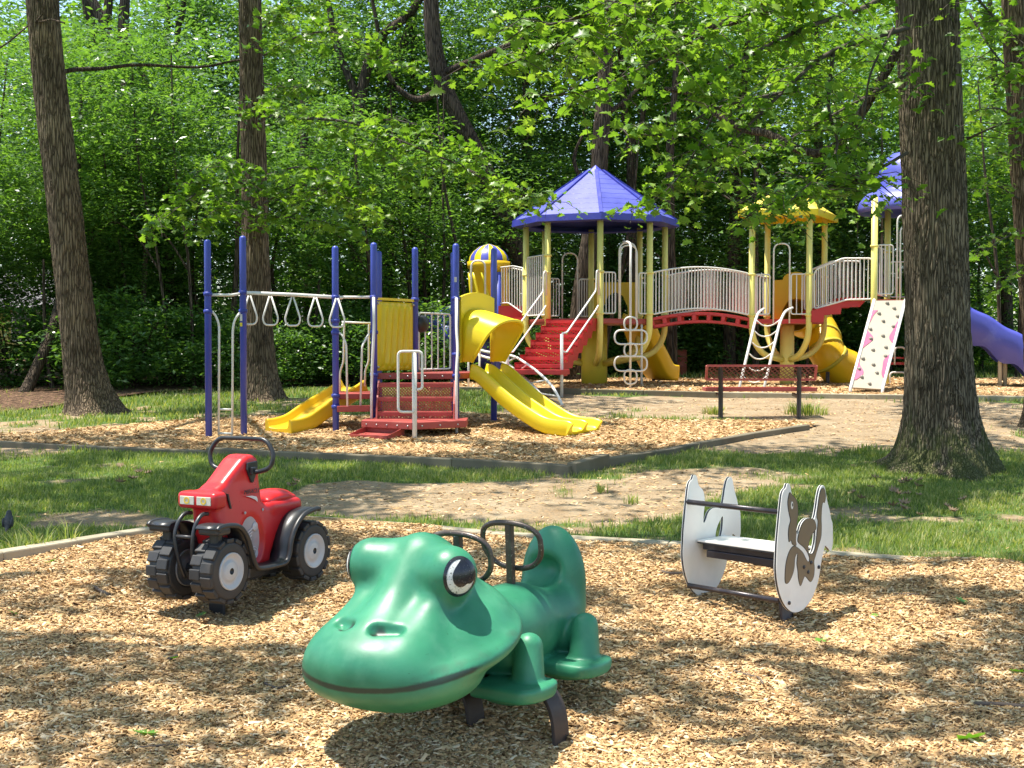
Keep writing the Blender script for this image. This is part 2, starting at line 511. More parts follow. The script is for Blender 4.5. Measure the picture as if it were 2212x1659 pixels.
def mulch_mat(name, scale):
    m = N(name)
    w1 = m.n('TexVoronoi'); w1.inputs['Scale'].default_value = 1.0
    vec = m.mapping((scale, scale * 2.6, scale)); wob = m.mix(0.5, vec, m.noise(6, 3).outputs['Color'], 'ADD'); m.l(wob, w1.inputs['Vector'])
    w2 = m.n('TexVoronoi'); w2.inputs['Scale'].default_value = 1.0
    vec2 = m.mapping((scale * 2.4, scale * 0.9, scale), rot=(0, 0, 0.5)); m.l(m.mix(0.5, vec2, m.noise(5, 3).outputs['Color'], 'ADD'), w2.inputs['Vector'])
    s1 = m.n('SeparateColor'); m.l(w1.outputs['Color'], s1.inputs[0]); s2 = m.n('SeparateColor'); m.l(w2.outputs['Color'], s2.inputs[0])
    f = m.mix(0.5, s1.outputs[0], s2.outputs[1])
    col = m.ramp(f, [(0.12, (0.09, 0.055, 0.03)), (0.3, (0.26, 0.16, 0.075)), (0.55, (0.46, 0.29, 0.135)), (0.85, (0.64, 0.46, 0.26))])
    big = m.ramp(m.noise(0.8, 3).outputs['Fac'], [(0.3, (0.86, 0.84, 0.8)), (0.7, (1.12, 1.08, 1.02))])
    col = m.mix(1.0, col, big, 'MULTIPLY')
    h = m.mix(0.5, w1.outputs['Distance'], w2.outputs['Distance'])
    m.principled(col, 0.85, 0, m.bump(m.mix(0.4, h, f), 0.9, 0.03), 0.15)
    return m.m
def litter_mat():
    m = N('leaf_litter')
    n1 = m.noise(14, 5, 0.75); n2 = m.noise(1.2, 3)
    col = m.ramp(n1.outputs['Fac'], [(0.35, (0.03, 0.018, 0.011)), (0.5, (0.10, 0.060, 0.036)), (0.66, (0.34, 0.20, 0.125))])
    m.principled(col, 0.9, 0, m.bump(n1.outputs['Fac'], 1.0, 0.05), 0.15)
    return m.m
M_SOIL, M_CHIP, M_MULCH, M_MULCHF, M_LITTER = soil_mat(), chip_mat(), mulch_mat('mulch_near', 42), mulch_mat('mulch_far', 30), litter_mat()

xs = np.unique(np.concatenate([np.arange(-12, 12.01, 0.12), np.linspace(-120, -12, 40), np.linspace(12, 120, 40)]))
ys = np.unique(np.concatenate([np.arange(8.5, 24, 0.1), np.linspace(-30, 8.5, 24), np.arange(24, 50, 0.5), np.linspace(50, 160, 30)]))
X, Y = np.meshgrid(xs, ys)
Z = gz(Y) + (vnoise(X, Y, 1.3, 5) - 0.5) * 0.05 * np.clip(Y / 8 - 0.8, 0, 1)
Z = Z - 0.22 * in_poly(X, Y + 0.35, NEAR_BED)
nx_, ny_ = len(xs), len(ys)
ii = np.arange((ny_ - 1) * nx_).reshape(ny_ - 1, nx_)[:, :-1].ravel()
F = np.stack([ii, ii + 1, ii + nx_ + 1, ii + nx_], 1)
ground = fast_mesh('ground', np.stack([X, Y, Z], -1).reshape(-1, 3), F, 4, M_SOIL, smooth=True)
_c = grass_cover(X, Y); _c = np.where(Y > 24, np.clip(_c + 0.3, 0, 1), _c)
_a = ground.data.attributes.new('cover', 'FLOAT', 'POINT'); _a.data.foreach_set('value', _c.astype(np.float32).ravel())
tag(ground, kind='structure')

def bed(name, poly, step, mat, lift, amp, sc, extra=None):
    bm = bmesh.new()
    f = bm.faces.new([bm.verts.new((x, y, 0)) for x, y in poly])
    x0, x1 = min(p[0] for p in poly), max(p[0] for p in poly); y0, y1 = min(p[1] for p in poly), max(p[1] for p in poly)
    for a0, a1, no in ((x0, x1, (1, 0, 0)), (y0, y1, (0, 1, 0))):
        for k in np.arange(a0 + step, a1, step):
            bmesh.ops.bisect_plane(bm, geom=bm.verts[:] + bm.edges[:] + bm.faces[:], plane_co=(k * no[0], k * no[1], 0), plane_no=no)
    for v in bm.verts:
        v.co.z = float(bed_z(v.co.x, v.co.y, lift, amp, sc))
    bmesh.ops.recalc_face_normals(bm, faces=bm.faces)
    for f in bm.faces:
        f.smooth = True
        if f.normal.z < 0: f.normal_flip()
    me = bpy.data.meshes.new(name); bm.to_mesh(me); bm.free(); me.materials.append(mat)
    o = bpy.data.objects.new(name, me); COL.objects.link(o); tag(o, kind='structure')
    return o
HOLES = [(1.75, 7.68, 0.62, 0.10), (-1.60, 7.95, 0.65, 0.09), (0.1, 5.5, 0.6, 0.07)]
def bed_z(x, y, lift=0.05, amp=0.05, sc=0.9):
    z = gz(y) + lift + (vnoise(x, y, sc, 8) - 0.5) * amp + (vnoise(x, y, sc * .35, 9) - 0.5) * amp * 0.35
    for hx, hy, r, dp in HOLES:
        q = ((np.asarray(x) - hx) ** 2 + (np.asarray(y) - hy) ** 2) / r ** 2
        z = z - dp * np.exp(-q * 1.6)
    return z
bed('mulch_bed', NEAR_BED, 0.16, M_MULCH, 0.05, 0.05, 0.9)
bed('mulch_bed', BED_A, 0.35, M_MULCHF, 0.05, 0.05, 0.9)
bed('mulch_bed', BED_B, 0.6, M_MULCHF, 0.05, 0.04, 0.9)
_lit = bed('leaf_litter', LITTER, 1.0, M_LITTER, 0.03, 0.06, 2.0)

def scatter_chips(name, n, poly, ymin, ymax, half, lens, seed, prefer_near=1.0, full=True, lift=0.05, amp=0.05):
    r = np.random.default_rng(seed)
    y = ymin + (ymax - ymin) * r.random(n) ** prefer_near
    x = (r.random(n) * 2 - 1) * (half * y)
    k = in_poly(x, y, poly); x, y = x[k], y[k]; n = len(x)
    z = bed_z(x, y, lift, amp) + r.random(n) * 0.012
    L = r.uniform(*lens, n) * np.where(r.random(n) < 0.06, 1.8, 1); W = L * r.uniform(0.18, 0.5, n); T = r.uniform(0.002, 0.006, n)
    yaw = r.normal(0, 0.9, n) + r.choice([0, PI], n); pit = r.normal(0, 0.28, n); rol = r.normal(0, 0.35, n)
    cy, sy, cp, sp, cr, sr = np.cos(yaw), np.sin(yaw), np.cos(pit), np.sin(pit), np.cos(rol), np.sin(rol)
    ex = np.stack([cy * cp, sy * cp, sp], 1)
    ey = np.stack([-sy * cr + cy * sp * sr, cy * cr + sy * sp * sr, -cp * sr], 1)
    ez = np.cross(ex, ey)
    c = np.stack([x, y, z], 1)
    t1, t2 = r.uniform(0.35, 1.0, n), r.uniform(0.35, 1.0, n)
    def P(sx, s, h): return c + ex * (sx * L / 2)[:, None] + ey * (s * W / 2)[:, None] + ez * (h * T)[:, None]
    if full:
        V = np.stack([P(-1, -t1, 0), P(1, -t2, 0), P(1, t1, 0), P(-1, t2, 0), P(-1, -t1, 1), P(1, -t2, 1), P(1, t1, 1), P(-1, t2, 1)], 1)
        fq = np.array([(4, 5, 6, 7), (0, 1, 5, 4), (1, 2, 6, 5), (3, 0, 4, 7)])
    else:
        V = np.stack([P(-1, -t1, 1), P(1, -t2, 1), P(1, t1, 1), P(-1, t2, 1)], 1); fq = np.array([(0, 1, 2, 3)])
    nv = V.shape[1]
    F = (np.arange(n)[:, None, None] * nv + fq[None]).reshape(-1, 4)
    o = fast_mesh(name, V.reshape(-1, 3), F, 4, M_CHIP); tag(o, kind='stuff', label='pale tan and brown wood chips strewn over the bed', cat='wood chips')
    return o
scatter_chips('wood_chips', 240000, NEAR_BED, 4.5, 10.6, 0.47, (0.014, 0.044), 3, 1.25)
scatter_chips('wood_chips', 60000, BED_A, 14.5, 20.5, 0.47, (0.03, 0.07), 4, 1.0, False)
scatter_chips('wood_chips', 36000, BED_B, 21.5, 30.5, 0.47, (0.04, 0.09), 5, 1.0, False)

# ---------------------------------------------------------------- grass blades
M_GRASS = leafmat('grass_blade', [(0.085, 0.13, 0.03), (0.16, 0.225, 0.055), (0.27, 0.32, 0.10), (0.50, 0.43, 0.23)], trans=0.4, rough=0.5, spec=0.25)
def grass(n, ymin, ymax, half, h, seed, keep, w=0.005, power=1.0, name='grass', xr=None):
    r = np.random.default_rng(seed)
    y = ymin + (ymax - ymin) * r.random(n) ** power
    x = (r.random(n) * 2 - 1) * (half * y) if xr is None else r.uniform(xr[0], xr[1], n)
    x += r.normal(0, 0.02, n); k = keep(x, y) > r.random(n); x, y = x[k], y[k]; n = len(x)
    z = gz(y) + (vnoise(x, y, 1.3, 5) - 0.5) * 0.05 * np.clip(y / 8 - 0.8, 0, 1) - 0.005
    H = r.uniform(0.45, 1.15, n) * h * (0.7 + 0.9 * vnoise(x, y, 0.5, 21)); a = r.random(n) * 2 * PI; le = r.uniform(0.1, 0.9, n) * H
    dx, dy = np.cos(a), np.sin(a); ws = w * r.uniform(0.6, 1.4, n)
    b = np.stack([x, y, z], 1); side = np.stack([-dy * ws, dx * ws, 0 * x], 1); ln = np.stack([dx * le, dy * le, 0 * x], 1)
    up = np.stack([0 * x, 0 * x, H], 1)
    V = np.stack([b - side, b + side, b + ln * 0.35 + up * 0.6 + side * 0.7, b + ln * 0.35 + up * 0.6 - side * 0.7, b + ln + up], 1)
    q = np.arange(n)[:, None] * 5
    F = np.concatenate([np.stack([q[:, 0], q[:, 0] + 1, q[:, 0] + 2], 1), np.stack([q[:, 0], q[:, 0] + 2, q[:, 0] + 3], 1), np.stack([q[:, 0] + 3, q[:, 0] + 2, q[:, 0] + 4], 1)])
    o = fast_mesh(name, V.reshape(-1, 3), F, 3, M_GRASS); tag(o, kind='stuff', label='patchy green lawn grass between the mulch beds', cat='grass')
    return o
def keep_lawn(x, y):
    g = grass_cover(x, y); g = np.clip((g - 0.25) * 1.5, 0, 1) ** 1.3
    for P in (NEAR_BED, BED_A, BED_B): g = np.where(in_poly(x, y, P), 0, g)
    g = np.where(in_poly(x, y - (vnoise(x, y, .5, 77)) * .9 - .1, LITTER), g * .04, g)
    return g
grass(230000, 8.9, 15.6, 0.47, 0.05, 31, keep_lawn, 0.004, 0.9)
grass(120000, 15.5, 24.5, 0.5, 0.07, 32, keep_lawn, 0.008)
grass(60000, 28.0, 52.0, 0.55, 0.12, 33, keep_lawn, 0.016)
# longer tufts along the timber edge and at the bench feet
def tuft(cx, cy, r0, n, h, seed, w=0.005, name='grass_tuft', label=None):
    r = np.random.default_rng(seed); a = r.random(n) * 2 * PI; q = r.random(n) ** 0.7 * r0
    x, y = cx + np.cos(a) * q, cy + np.sin(a) * q; z = gz(y) - 0.01
    H = r.uniform(0.5, 1.1, n) * h; a = a + r.normal(0, 0.5, n); le = r.uniform(0.2, 0.8, n) * H
    dx, dy = np.cos(a), np.sin(a); b = np.stack([x, y, z], 1); side = np.stack([-dy * w, dx * w, 0 * x], 1)
    ln = np.stack([dx * le, dy * le, 0 * x], 1); up = np.stack([0 * x, 0 * x, H], 1)
    V = np.stack([b - side, b + side, b + ln * 0.3 + up * 0.65 + side * 0.7, b + ln * 0.3 + up * 0.65 - side * 0.7, b + ln + up * 0.95], 1)
    q0 = np.arange(n) * 5
    F = np.concatenate([np.stack([q0, q0 + 1, q0 + 2], 1), np.stack([q0, q0 + 2, q0 + 3], 1), np.stack([q0 + 3, q0 + 2, q0 + 4], 1)])
    o = fast_mesh(name, V.reshape(-1, 3), F, 3, M_GRASS); tag(o, label, 'grass tuft')
    return o
for k, (u, v, r0, n, h, lb) in enumerate([
        (45, 1208, .10, 60, .22, 'long grass tuft at the far left of the timber edge'), (92, 1200, .09, 60, .26, 'tall grass tuft behind the timber edge, right of the leftmost tuft'),
        (150, 1192, .07, 22, .28, 'thin upright grass tuft behind the middle of the pale timber'), (255, 1172, .12, 50, .16, 'low grass tuft beside the red quad rider\'s front wheels'),
        (1541, 893, .18, 90, .16, 'dry grass tuft at the left leg of the bench'), (1740, 895, .34, 220, .22, 'brownish grass tuft at the right leg of the bench'),
        (1365, 1085, .08, 40, .10, 'small green tuft on the bare soil in front of the bed corner'), (1300, 1062, .08, 40, .10, 'small green tuft on bare soil near the bed corner'),
        (1610, 1110, .14, 70, .12, 'grass tuft left of the squirrel rider on the lawn'), (2195, 1232, .14, 80, .16, 'grass tuft at the right end of the near timber edge')]):
    p = gp(u, v); tuft(p.x, p.y, r0, n, h, 60 + k, 0.005 if p.y < 15 else 0.008, label=lb)

# ---------------------------------------------------------------- timber edging: each timber its own thing
M_TIMBER = paint('weathered_timber', (0.36, 0.31, 0.22), 0.85, 0.5, (0.12, 0.10, 0.07), 5, 0.25, 0.15, fade=0.25)
M_TIMBERD = paint('old_dark_timber', (0.17, 0.145, 0.10), 0.9, 0.5, (0.07, 0.06, 0.04), 5, 0.25, 0.1, fade=0.25)
def timber(p, q, w, h, rise, mat, label, group):
    o = MB(); z0, z1 = float(gz(p[1])), float(gz(q[1]))
    c = ((p[0] + q[0]) / 2, (p[1] + q[1]) / 2)
    d = Vector((q[0] - c[0], q[1] - c[1], (z1 - z0) / 2))
    o.bar(-d * 0.995, d * 0.995, w, h)
    ob = o.obj('edging_timber', mat, bevel=0.012)
    ob.location = (c[0], c[1], (z0 + z1) / 2 + rise - h / 2)
    tag(ob, label, 'edging timber', group)
_names = ['leftmost pale weathered timber, half outside the photo', 'pale weathered timber left of the red quad rider', 'pale timber behind the red quad rider', 'short timber at the bend behind the quad rider',
          'grey timber between the quad rider and the frog', 'grey timber behind the frog rider\'s eyes', 'half buried grey timber behind the frog\'s tail', 'half buried timber behind the squirrel rider',
          'half buried timber on the lawn edge right of the squirrel rider', 'rightmost grey timber edge of the near bed']
for i in range(len(near_edge) - 1):
    timber(near_edge[i], near_edge[i + 1], 0.13, 0.16, 0.115 if i < 3 else 0.052, M_TIMBER, _names[i], 'timbers edging the near mulch bed')
ea = gpx(A_near_px)
for i in range(len(ea) - 1):
    timber(ea[i], ea[i + 1], 0.12, 0.16, 0.06 if i < 3 else 0.10, M_TIMBERD,
           ['timber at the far left end of the climbing frame bed', 'dark timber left of the climbing frame bed', 'dark timber in front of the horizontal ladder', 'dark timber behind the quad handlebar',
            'dark mossy timber in front of the low red step', 'dark mossy timber just left of the bed corner', 'short dark timber at the corner of the climbing frame bed'][i], 'dark timbers edging the climbing frame bed')
ea = gpx(A_right_px)
for i in range(len(ea) - 1):
    timber(ea[i], ea[i + 1], 0.12, 0.18 if i < 2 else .14, 0.13 if i == 0 else 0.08, M_TIMBERD,
           ['thick dark timber running right from the bed corner', 'second dark timber right of the bed corner', 'thin timber between bed corner and bench', 'dark timber below the bench', 'last timber of the run, ending near the bench'][i], 'dark timbers edging the climbing frame bed')
for i in range(len(B_near) - 1):
    timber(B_near[i], B_near[i + 1], 0.12, 0.14, 0.10, M_TIMBERD if i < 3 else M_TIMBER,
           ['timber behind the double slide', 'dark timber in front of the yellow column', 'dark timber left of the bench', 'pale timber behind the bench legs', 'pale timber in front of the climbing wall', 'timber right of the big tree'][i], 'timbers edging the far tower bed')

# loose chips and needles trodden over the bare soil, thin grass on it
def soil_keep(x, y):
    g = grass_cover(x, y)
    for P in (NEAR_BED, BED_A, BED_B, LITTER): g = np.where(in_poly(x, y, P), 1, g)
    return g
def crumbs(n, ymin, ymax, seed):
    r = np.random.default_rng(seed); y = r.uniform(ymin, ymax, n); x = (r.random(n) * 2 - 1) * .46 * y
    k = (r.random(n) > .25 + soil_keep(x, y)) & (vnoise(x, y, .6, 14) > .35); x, y = x[k], y[k]; n = len(x)
    z = gz(y) + (vnoise(x, y, 1.3, 5) - 0.5) * 0.05 * np.clip(y / 8 - 0.8, 0, 1) + .006; L = r.uniform(.015, .05, n); W = L * r.uniform(.12, .4, n); a = r.normal(0, .8, n)
    ex = np.stack([np.cos(a) * L, np.sin(a) * L, r.normal(0, .2, n) * L], 1) / 2; ey = np.stack([-np.sin(a) * W, np.cos(a) * W, r.normal(0, .3, n) * W], 1) / 2; c = np.stack([x, y, z], 1)
    V = np.stack([c - ex - ey, c + ex - ey, c + ex + ey, c - ex + ey], 1); F = np.arange(n)[:, None] * 4 + np.arange(4)[None]
    o = fast_mesh('wood_chips', V.reshape(-1, 3), F, 4, M_CHIP); tag(o, 'stray chips and dry needles on the trodden soil', 'wood chips', kind='stuff')
crumbs(60000, 9.0, 24.0, 15)

# ---------------------------------------------------------------- fallen leaves, twigs, robin
def leaf_mesh(name, pts, mat, curl):
    mb = MB(); n = len(pts); V = [(x, y, curl * (x * x + 1.6 * y * y) * 12 + .004) for x, y in pts] + [(0, 0, .004)]
    mb.add(V, [(i, (i + 1) % n, n) for i in range(n)]); o = mb.obj(name, mat, fixn=False); me = o.data; bpy.data.objects.remove(o); return me
_lob = [(-.5, 0), (-.36, .10), (-.42, .30), (-.20, .24), (-.12, .48), (.04, .26), (.22, .42), (.22, .20), (.40, .18), (.52, 0)]
_lob = _lob + [(a, -b) for a, b in _lob[-2:0:-1]]
M_DRY = paint('dry_brown_leaf', (.27, .175, .10), .8, .4, (.42, .33, .23), 20, fade=.3); M_GRN = leafmat('fallen_green_leaf', [(.10, .25, .03), (.16, .34, .05)], .3)
dl = leaf_mesh('dry_leaf', [(a * .105, b * .105) for a, b in _lob], M_DRY, .8); gl_ = leaf_mesh('green_leaf', [(a * .13, b * .13) for a, b in _lob], M_GRN, .1)
_q = random.Random(3)
def put(me, nm, u, v, s, label, cat, group=None, lift=.012):
    p = gp(u, v); z = float(gz(p.y)); z = max(z, float(bed_z(p.x, p.y)) if in_poly(np.array(p.x), np.array(p.y), NEAR_BED) else z)
    o = bpy.data.objects.new(nm, me); COL.objects.link(o); o.location = (p.x, p.y, z + lift); o.rotation_euler = (_q.uniform(-.5, .3), _q.uniform(-.4, .4), _q.uniform(0, 6)); o.scale = (s, s, s); return tag(o, label, cat, group)
for (u0, u1, v0, v1, n, lb, gr) in ((1840, 2010, 1040, 1078, 12, 'curled dry brown leaf in the grass below the big oak trunk', 'dry leaves below the big oak'), (230, 330, 1010, 1062, 6, 'pale dry leaf on the lawn left of the quad rider', 'dry leaves on the left lawn'),
        (1850, 2180, 1080, 1150, 8, 'dry leaf on the sunny lawn right of the squirrel rider', 'dry leaves on the right lawn'), (620, 700, 1040, 1100, 4, 'pale dry leaf on the soil right of the red seat', 'dry leaves behind the quad rider')):
    for i in range(n): put(dl, 'fallen_leaf', _q.uniform(u0, u1), _q.uniform(v0, v1), _q.uniform(.7, 1.2), lb, 'leaf', gr, .03)
for (u, v, s, lb) in ((316, 1621, 1.0, 'green leaf lying on the chips at the bottom left'), (2092, 1622, 1.2, 'green leaf lying on the chips at the bottom right'), (375, 1455, .5, 'small green leaf beside a dark twig, below the quad rider'), (30, 1341, .7, 'green leaf scrap at the far left of the mulch'), (435, 1332, .6, 'green leaf scrap under the quad\'s front wheel'),
        (1772, 1400, .6, 'green leaf in front of the squirrel rider\'s shadow'), (2080, 1322, 1.0, 'green leaf clump right of the squirrel rider'), (2200, 1482, .8, 'green leaf at the right edge of the mulch'), (1890, 1336, .4, 'small green leaf right of the squirrel rider\'s post'), (110, 1236, .7, 'green leaf near the pale timber at the left')):
    put(gl_, 'green_leaf', u, v, s, lb, 'leaf')
M_STICK = paint('grey_brown_stick', (.11, .08, .06), .9, .4)
def stick(pts, r, label):
    P = []
    for u, v in pts:
        p = gp(u, v); P.append(Vector((p.x, p.y, max(float(gz(p.y)), float(bed_z(p.x, p.y))) + .014)))
    c = P[len(P) // 2].copy(); mb = MB(); mb.tube(smoothpath([p - c for p in P], 4), r, 6); o = mb.obj('twig', M_STICK); o.location = c; tag(o, label, 'twig')
stick([(1585, 1481), (1618, 1490), (1638, 1494), (1649, 1507)], .006, 'thin bent twig on the mulch below the squirrel rider'); stick([(1428, 1254), (1450, 1257), (1480, 1256)], .012, 'short thick stick behind the white panel rider'); stick([(2105, 1544), (2160, 1546), (2225, 1552)], .012, 'dark stick lying at the right edge of the mulch')
stick([(203, 1296), (222, 1304), (237, 1309)], .011, 'short brown stick left of the quad rider'); stick([(365, 1457), (382, 1449)], .010, 'dark twig beside the small green leaf'); stick([(572, 1500), (600, 1510), (625, 1502)], .006, 'dark twig left of the frog snout'); stick([(1930, 1300), (1985, 1304)], .006, 'thin straight twig right of the squirrel rider')
stick([(300, 1655), (360, 1648), (420, 1650)], .005, 'thin twig at the bottom edge on the left')

def robin():
    p = gp(18, 1153); t = thing('robin', (p.x, p.y, float(gz(p.y))), 'dark grey-backed robin standing in the grass at the left edge', 'bird', math.radians(100))
    bk = paint('slate_feathers', (.05, .048, .052), .7, .5, (.10, .09, .08), 30)
    def sdf(X, Y, Z):
        d = s_cap(X, Y, Z, (-.015, 0, .085), (.025, 0, .125), .040, .034); d = smin(d, s_ell(X, Y, Z, (.035, 0, .168), (.025, .022, .022)), .02)
        d = smin(d, s_cap(X, Y, Z, (-.03, 0, .075), (-.085, 0, .025), .020, .010), .02)
        for s in (-1, 1): d = smin(d, s_ell(X, Y, Z, (-.02, s * .034, .095), (.045, .010, .038)), .006)
        return smin(d, s_cap(X, Y, Z, (.055, 0, .166), (.078, 0, .163), .006, .002), .006)
    net_obj('body', sdf, (-.12, -.07, 0), (.10, .07, .21), .0055, bk, t)
    for s in (-1, 1):
        mb = MB(); mb.tube([(0, s * .015, .06), (.004, s * .016, .03), (0, s * .016, 0)], .0028, 5)
        for a in (-.5, 0, .5): mb.tube([(0, s * .016, .003), (.02 * math.cos(a), s * .016 + .02 * math.sin(a), .001)], .002, 4)
        mb.obj('leg', M_STICK, t)
robin()
# ================================================================ GREEN FROG RIDER
def frog():
    rz = math.atan2(-0.83, -0.55)          # local x = forward (snout), y = the frog's left, z = up
    base = Vector((-0.455, 5.45, float(gz(5.73))))
    t = thing('frog_spring_rider', base, 'big glossy green two-seat frog rider with bulging painted eyes, nearest the camera', 'spring rider', rz, 'spring riders in the near mulch bed')
    # ---- body: one continuous moulded surface
    def mouth_h(x): return 0.415 + (0.32 - x) * 0.17
    def sdf(X, Y, Z):
        # tilt the head disc: subtract the slope along x
        Zs = Z - (0.32 - X) * 0.21
        # the wide duck-like jaw: plan ellipse tapering in height
        d = s_ell(X, Y, Zs, (-0.08, 0, 0.40), (0.46, 0.455, 0.115))
        jaw = s_ell(X, Y, Z, (0.07, 0, 0.385), (0.335, 0.385, 0.145))
        d = smin(d, jaw, 0.07)
        d = smin(d, s_box(X, Y, Z, (0.115, 0, 0.425), (0.235, 0.300, 0.130), 0.125), 0.06)
        up = s_ell(X, Y, Zs, (-0.10, 0, 0.45), (0.40, 0.37, 0.17))
        d = smin(d, up, 0.06)
        # rounded snout
        d = smin(d, s_ell(X, Y, Z, (0.14, 0, 0.465), (0.285, 0.30, 0.155)), 0.07)
        # forehead ridge and crown
        d = smin(d, s_cap(X, Y, Z, (-0.12, 0, 0.82), (0.15, 0, 0.55), 0.115, 0.10), 0.10)
        d = smin(d, s_ell(X, Y, Z, (-0.16, 0, 0.68), (0.20, 0.22, 0.22)), 0.08)
        # eye bulges
        for s in (-1, 1):
            d = smin(d, s_cap(X, Y, Z, (-0.08, s * 0.13, 0.785), (-0.045, s * 0.205, 0.795), 0.125, 0.115), 0.04)
            d = smin(d, s_cap(X, Y, Z, (-0.01, s * 0.175, 0.69), (0.19, s * 0.185, 0.505), 0.055, 0.07), 0.07)
        # back of the head into the neck
        d = smin(d, s_cap(X, Y, Z, (-0.30, 0, 0.52), (-0.52, 0, 0.45), 0.19, 0.18), 0.08)
        # body with two saddles
        b = s_ell(X, Y, Z, (-0.78, 0, 0.40), (0.46, 0.205, 0.215))
        b = smin(b, s_ell(X, Y, Z, (-0.44, 0, 0.47), (0.16, 0.20, 0.17)), 0.08)
        # seat back / tail: tall upright lobe
        b = smin(b, s_ell(X, Y, Z, (-1.20, 0, 0.56), (0.115, 0.175, 0.285)), 0.07)
        b = smin(b, s_ell(X, Y, Z, (-1.10, 0, 0.42), (0.22, 0.19, 0.17)), 0.06)
        b = smax(b, -s_ell(X, Y, Z, (-1.04, 0, 0.64), (0.13, 0.11, 0.085)), 0.035)
        d = smin(d, b, 0.05)
        # legs and feet on both sides, front and rear pair
        for s in (-1, 1):
            for fx, yy in ((-0.47, 0.30), (-0.98, 0.29)):
                k = s_cap(X, Y, Z, (fx - 0.02, s * (yy + .005), 0.27), (fx - 0.055, s * (yy - .01), 0.405), 0.075, 0.062)
                k = smin(k, s_cap(X, Y, Z, (fx - 0.10, s * 0.15, 0.34), (fx - 0.06, s * (yy - .02), 0.37), 0.10, 0.055), 0.02)
                foot = s_box(X, Y, Z, (fx + 0.02, s * (yy - 0.03), 0.232), (0.145, 0.165, 0.034), 0.022)
                foot = smax(foot, s_cap(X, Y, Z, (fx + .02, s * (yy - .06), .20), (fx + .02, s * (yy - .05), .26), .19, .20), .02)
                foot = smin(foot, s_ell(X, Y, Z, (fx + .01, s * (yy - .06), .205), (.13, .14, .045)), .02)
                k = smin(k, foot, 0.018)
                d = smin(d, k, 0.022)
        # nostrils
        for s in (-1, 1):
            d = smax(d, -s_cap(X, Y, Z, (0.275, s * 0.075, 0.600), (0.235, s * 0.15, 0.598), 0.030, 0.024), 0.022)
        return d
    m = N('green_moulded_plastic')
    n1 = m.noise(3, 3); n2 = m.noise(60, 4, 0.7); n3 = m.noise(7, 4, 0.65)
    col = m.ramp(n1.outputs['Fac'], [(0.3, (0.018, 0.150, 0.078)), (0.7, (0.052, 0.275, 0.145))])
    specks = m.ramp(n2.outputs['Fac'], [(0.66, (0, 0, 0)), (0.72, (0.5, 0.5, 0.5))])
    col = m.mix(specks, col, (0.01, 0.06, 0.03))
    sc = m.ramp(n3.outputs['Fac'], [(0.5, (0, 0, 0)), (0.8, (0.35, 0.35, 0.35))])
    col = m.mix(sc, col, (0.11, 0.32, 0.20))
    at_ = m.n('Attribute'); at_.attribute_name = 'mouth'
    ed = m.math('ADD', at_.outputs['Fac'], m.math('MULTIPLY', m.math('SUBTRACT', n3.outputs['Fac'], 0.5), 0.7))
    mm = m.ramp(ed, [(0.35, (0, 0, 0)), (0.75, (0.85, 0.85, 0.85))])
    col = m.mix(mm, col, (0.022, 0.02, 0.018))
    rr = m.ramp(n3.outputs['Fac'], [(0.3, (0.36,) * 3), (0.75, (0.58,) * 3)])
    m.principled(col, rr, 0, m.bump(n2.outputs['Fac'], 0.05, 0.004), 0.5)
    body = net_obj('body', sdf, (-1.40, -0.52, 0.10), (0.46, 0.52, 1.0), 0.0105, m.m, t)
    me = body.data; co = np.empty(len(me.vertices) * 3, np.float32); me.vertices.foreach_get('co', co); co = co.reshape(-1, 3)
    # painted mouth line, widest at the front, and nostril pits coloured dark
    hh = 0.405 + (0.32 - co[:, 0]) * 0.19 - 0.03 * np.clip(np.abs(co[:, 1]) * 2.2, 0, 1) * 0
    mo = np.clip(1.2 - np.abs(co[:, 2] - hh) / 0.019, 0, 1) * np.clip((co[:, 0] - 0.0) / 0.10, 0, 1)
    mo = mo * (np.abs(co[:, 1]) > 0.0)
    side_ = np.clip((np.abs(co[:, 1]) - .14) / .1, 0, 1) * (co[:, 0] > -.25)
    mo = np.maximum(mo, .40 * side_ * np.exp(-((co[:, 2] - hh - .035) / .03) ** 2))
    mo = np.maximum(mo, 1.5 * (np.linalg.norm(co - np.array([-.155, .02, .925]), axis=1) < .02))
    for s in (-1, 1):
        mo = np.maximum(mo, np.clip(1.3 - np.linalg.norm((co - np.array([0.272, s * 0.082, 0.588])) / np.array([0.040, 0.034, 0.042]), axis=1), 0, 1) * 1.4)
    a = me.attributes.new('mouth', 'FLOAT', 'POINT'); a.data.foreach_set('value', mo.astype(np.float32))
    # ---- eyes: white painted caps with black pupils
    white = paint('white_eye_paint', (0.72, 0.72, 0.68), 0.35, 0.5, (0.10, 0.10, 0.09), 9, chips=0.10, chip_c=(0.05, 0.06, 0.05))
    black = paint('black_eye_paint', (0.012, 0.013, 0.02), 0.22, 0.2, (0.2, 0.2, 0.2), 12, chips=0.03, chip_c=(0.5, 0.5, 0.5))
    for s in (-1, 1):
        c = Vector((-0.045, s * 0.205, 0.795)); ax = Vector((0.46, s * 0.88, 0.0)).normalized()
        e1 = Vector((0, 0, 1)); e1 = (e1 - ax * ax.dot(e1)).normalized(); e2 = ax.cross(e1) * s
        def cap(r, a0, a1, squash=1.0, off=(0, 0), nr=10, sg=40, shape=None):
            rows = []
            for i in range(nr + 1):
                al = a0 + (a1 - a0) * i / nr; row = []
                for k in range(sg):
                    th = 2 * PI * k / sg; q = al * (shape(th) if shape else 1)
                    p, h = q * math.cos(th) * squash + off[0], q * math.sin(th) + off[1]
                    ang = math.hypot(p, h) + 1e-9
                    dr = ax * math.cos(ang) + (e2 * p + e1 * h) / ang * math.sin(ang)
                    row.append(c + dr * r)
                rows.append(row)
            return rows
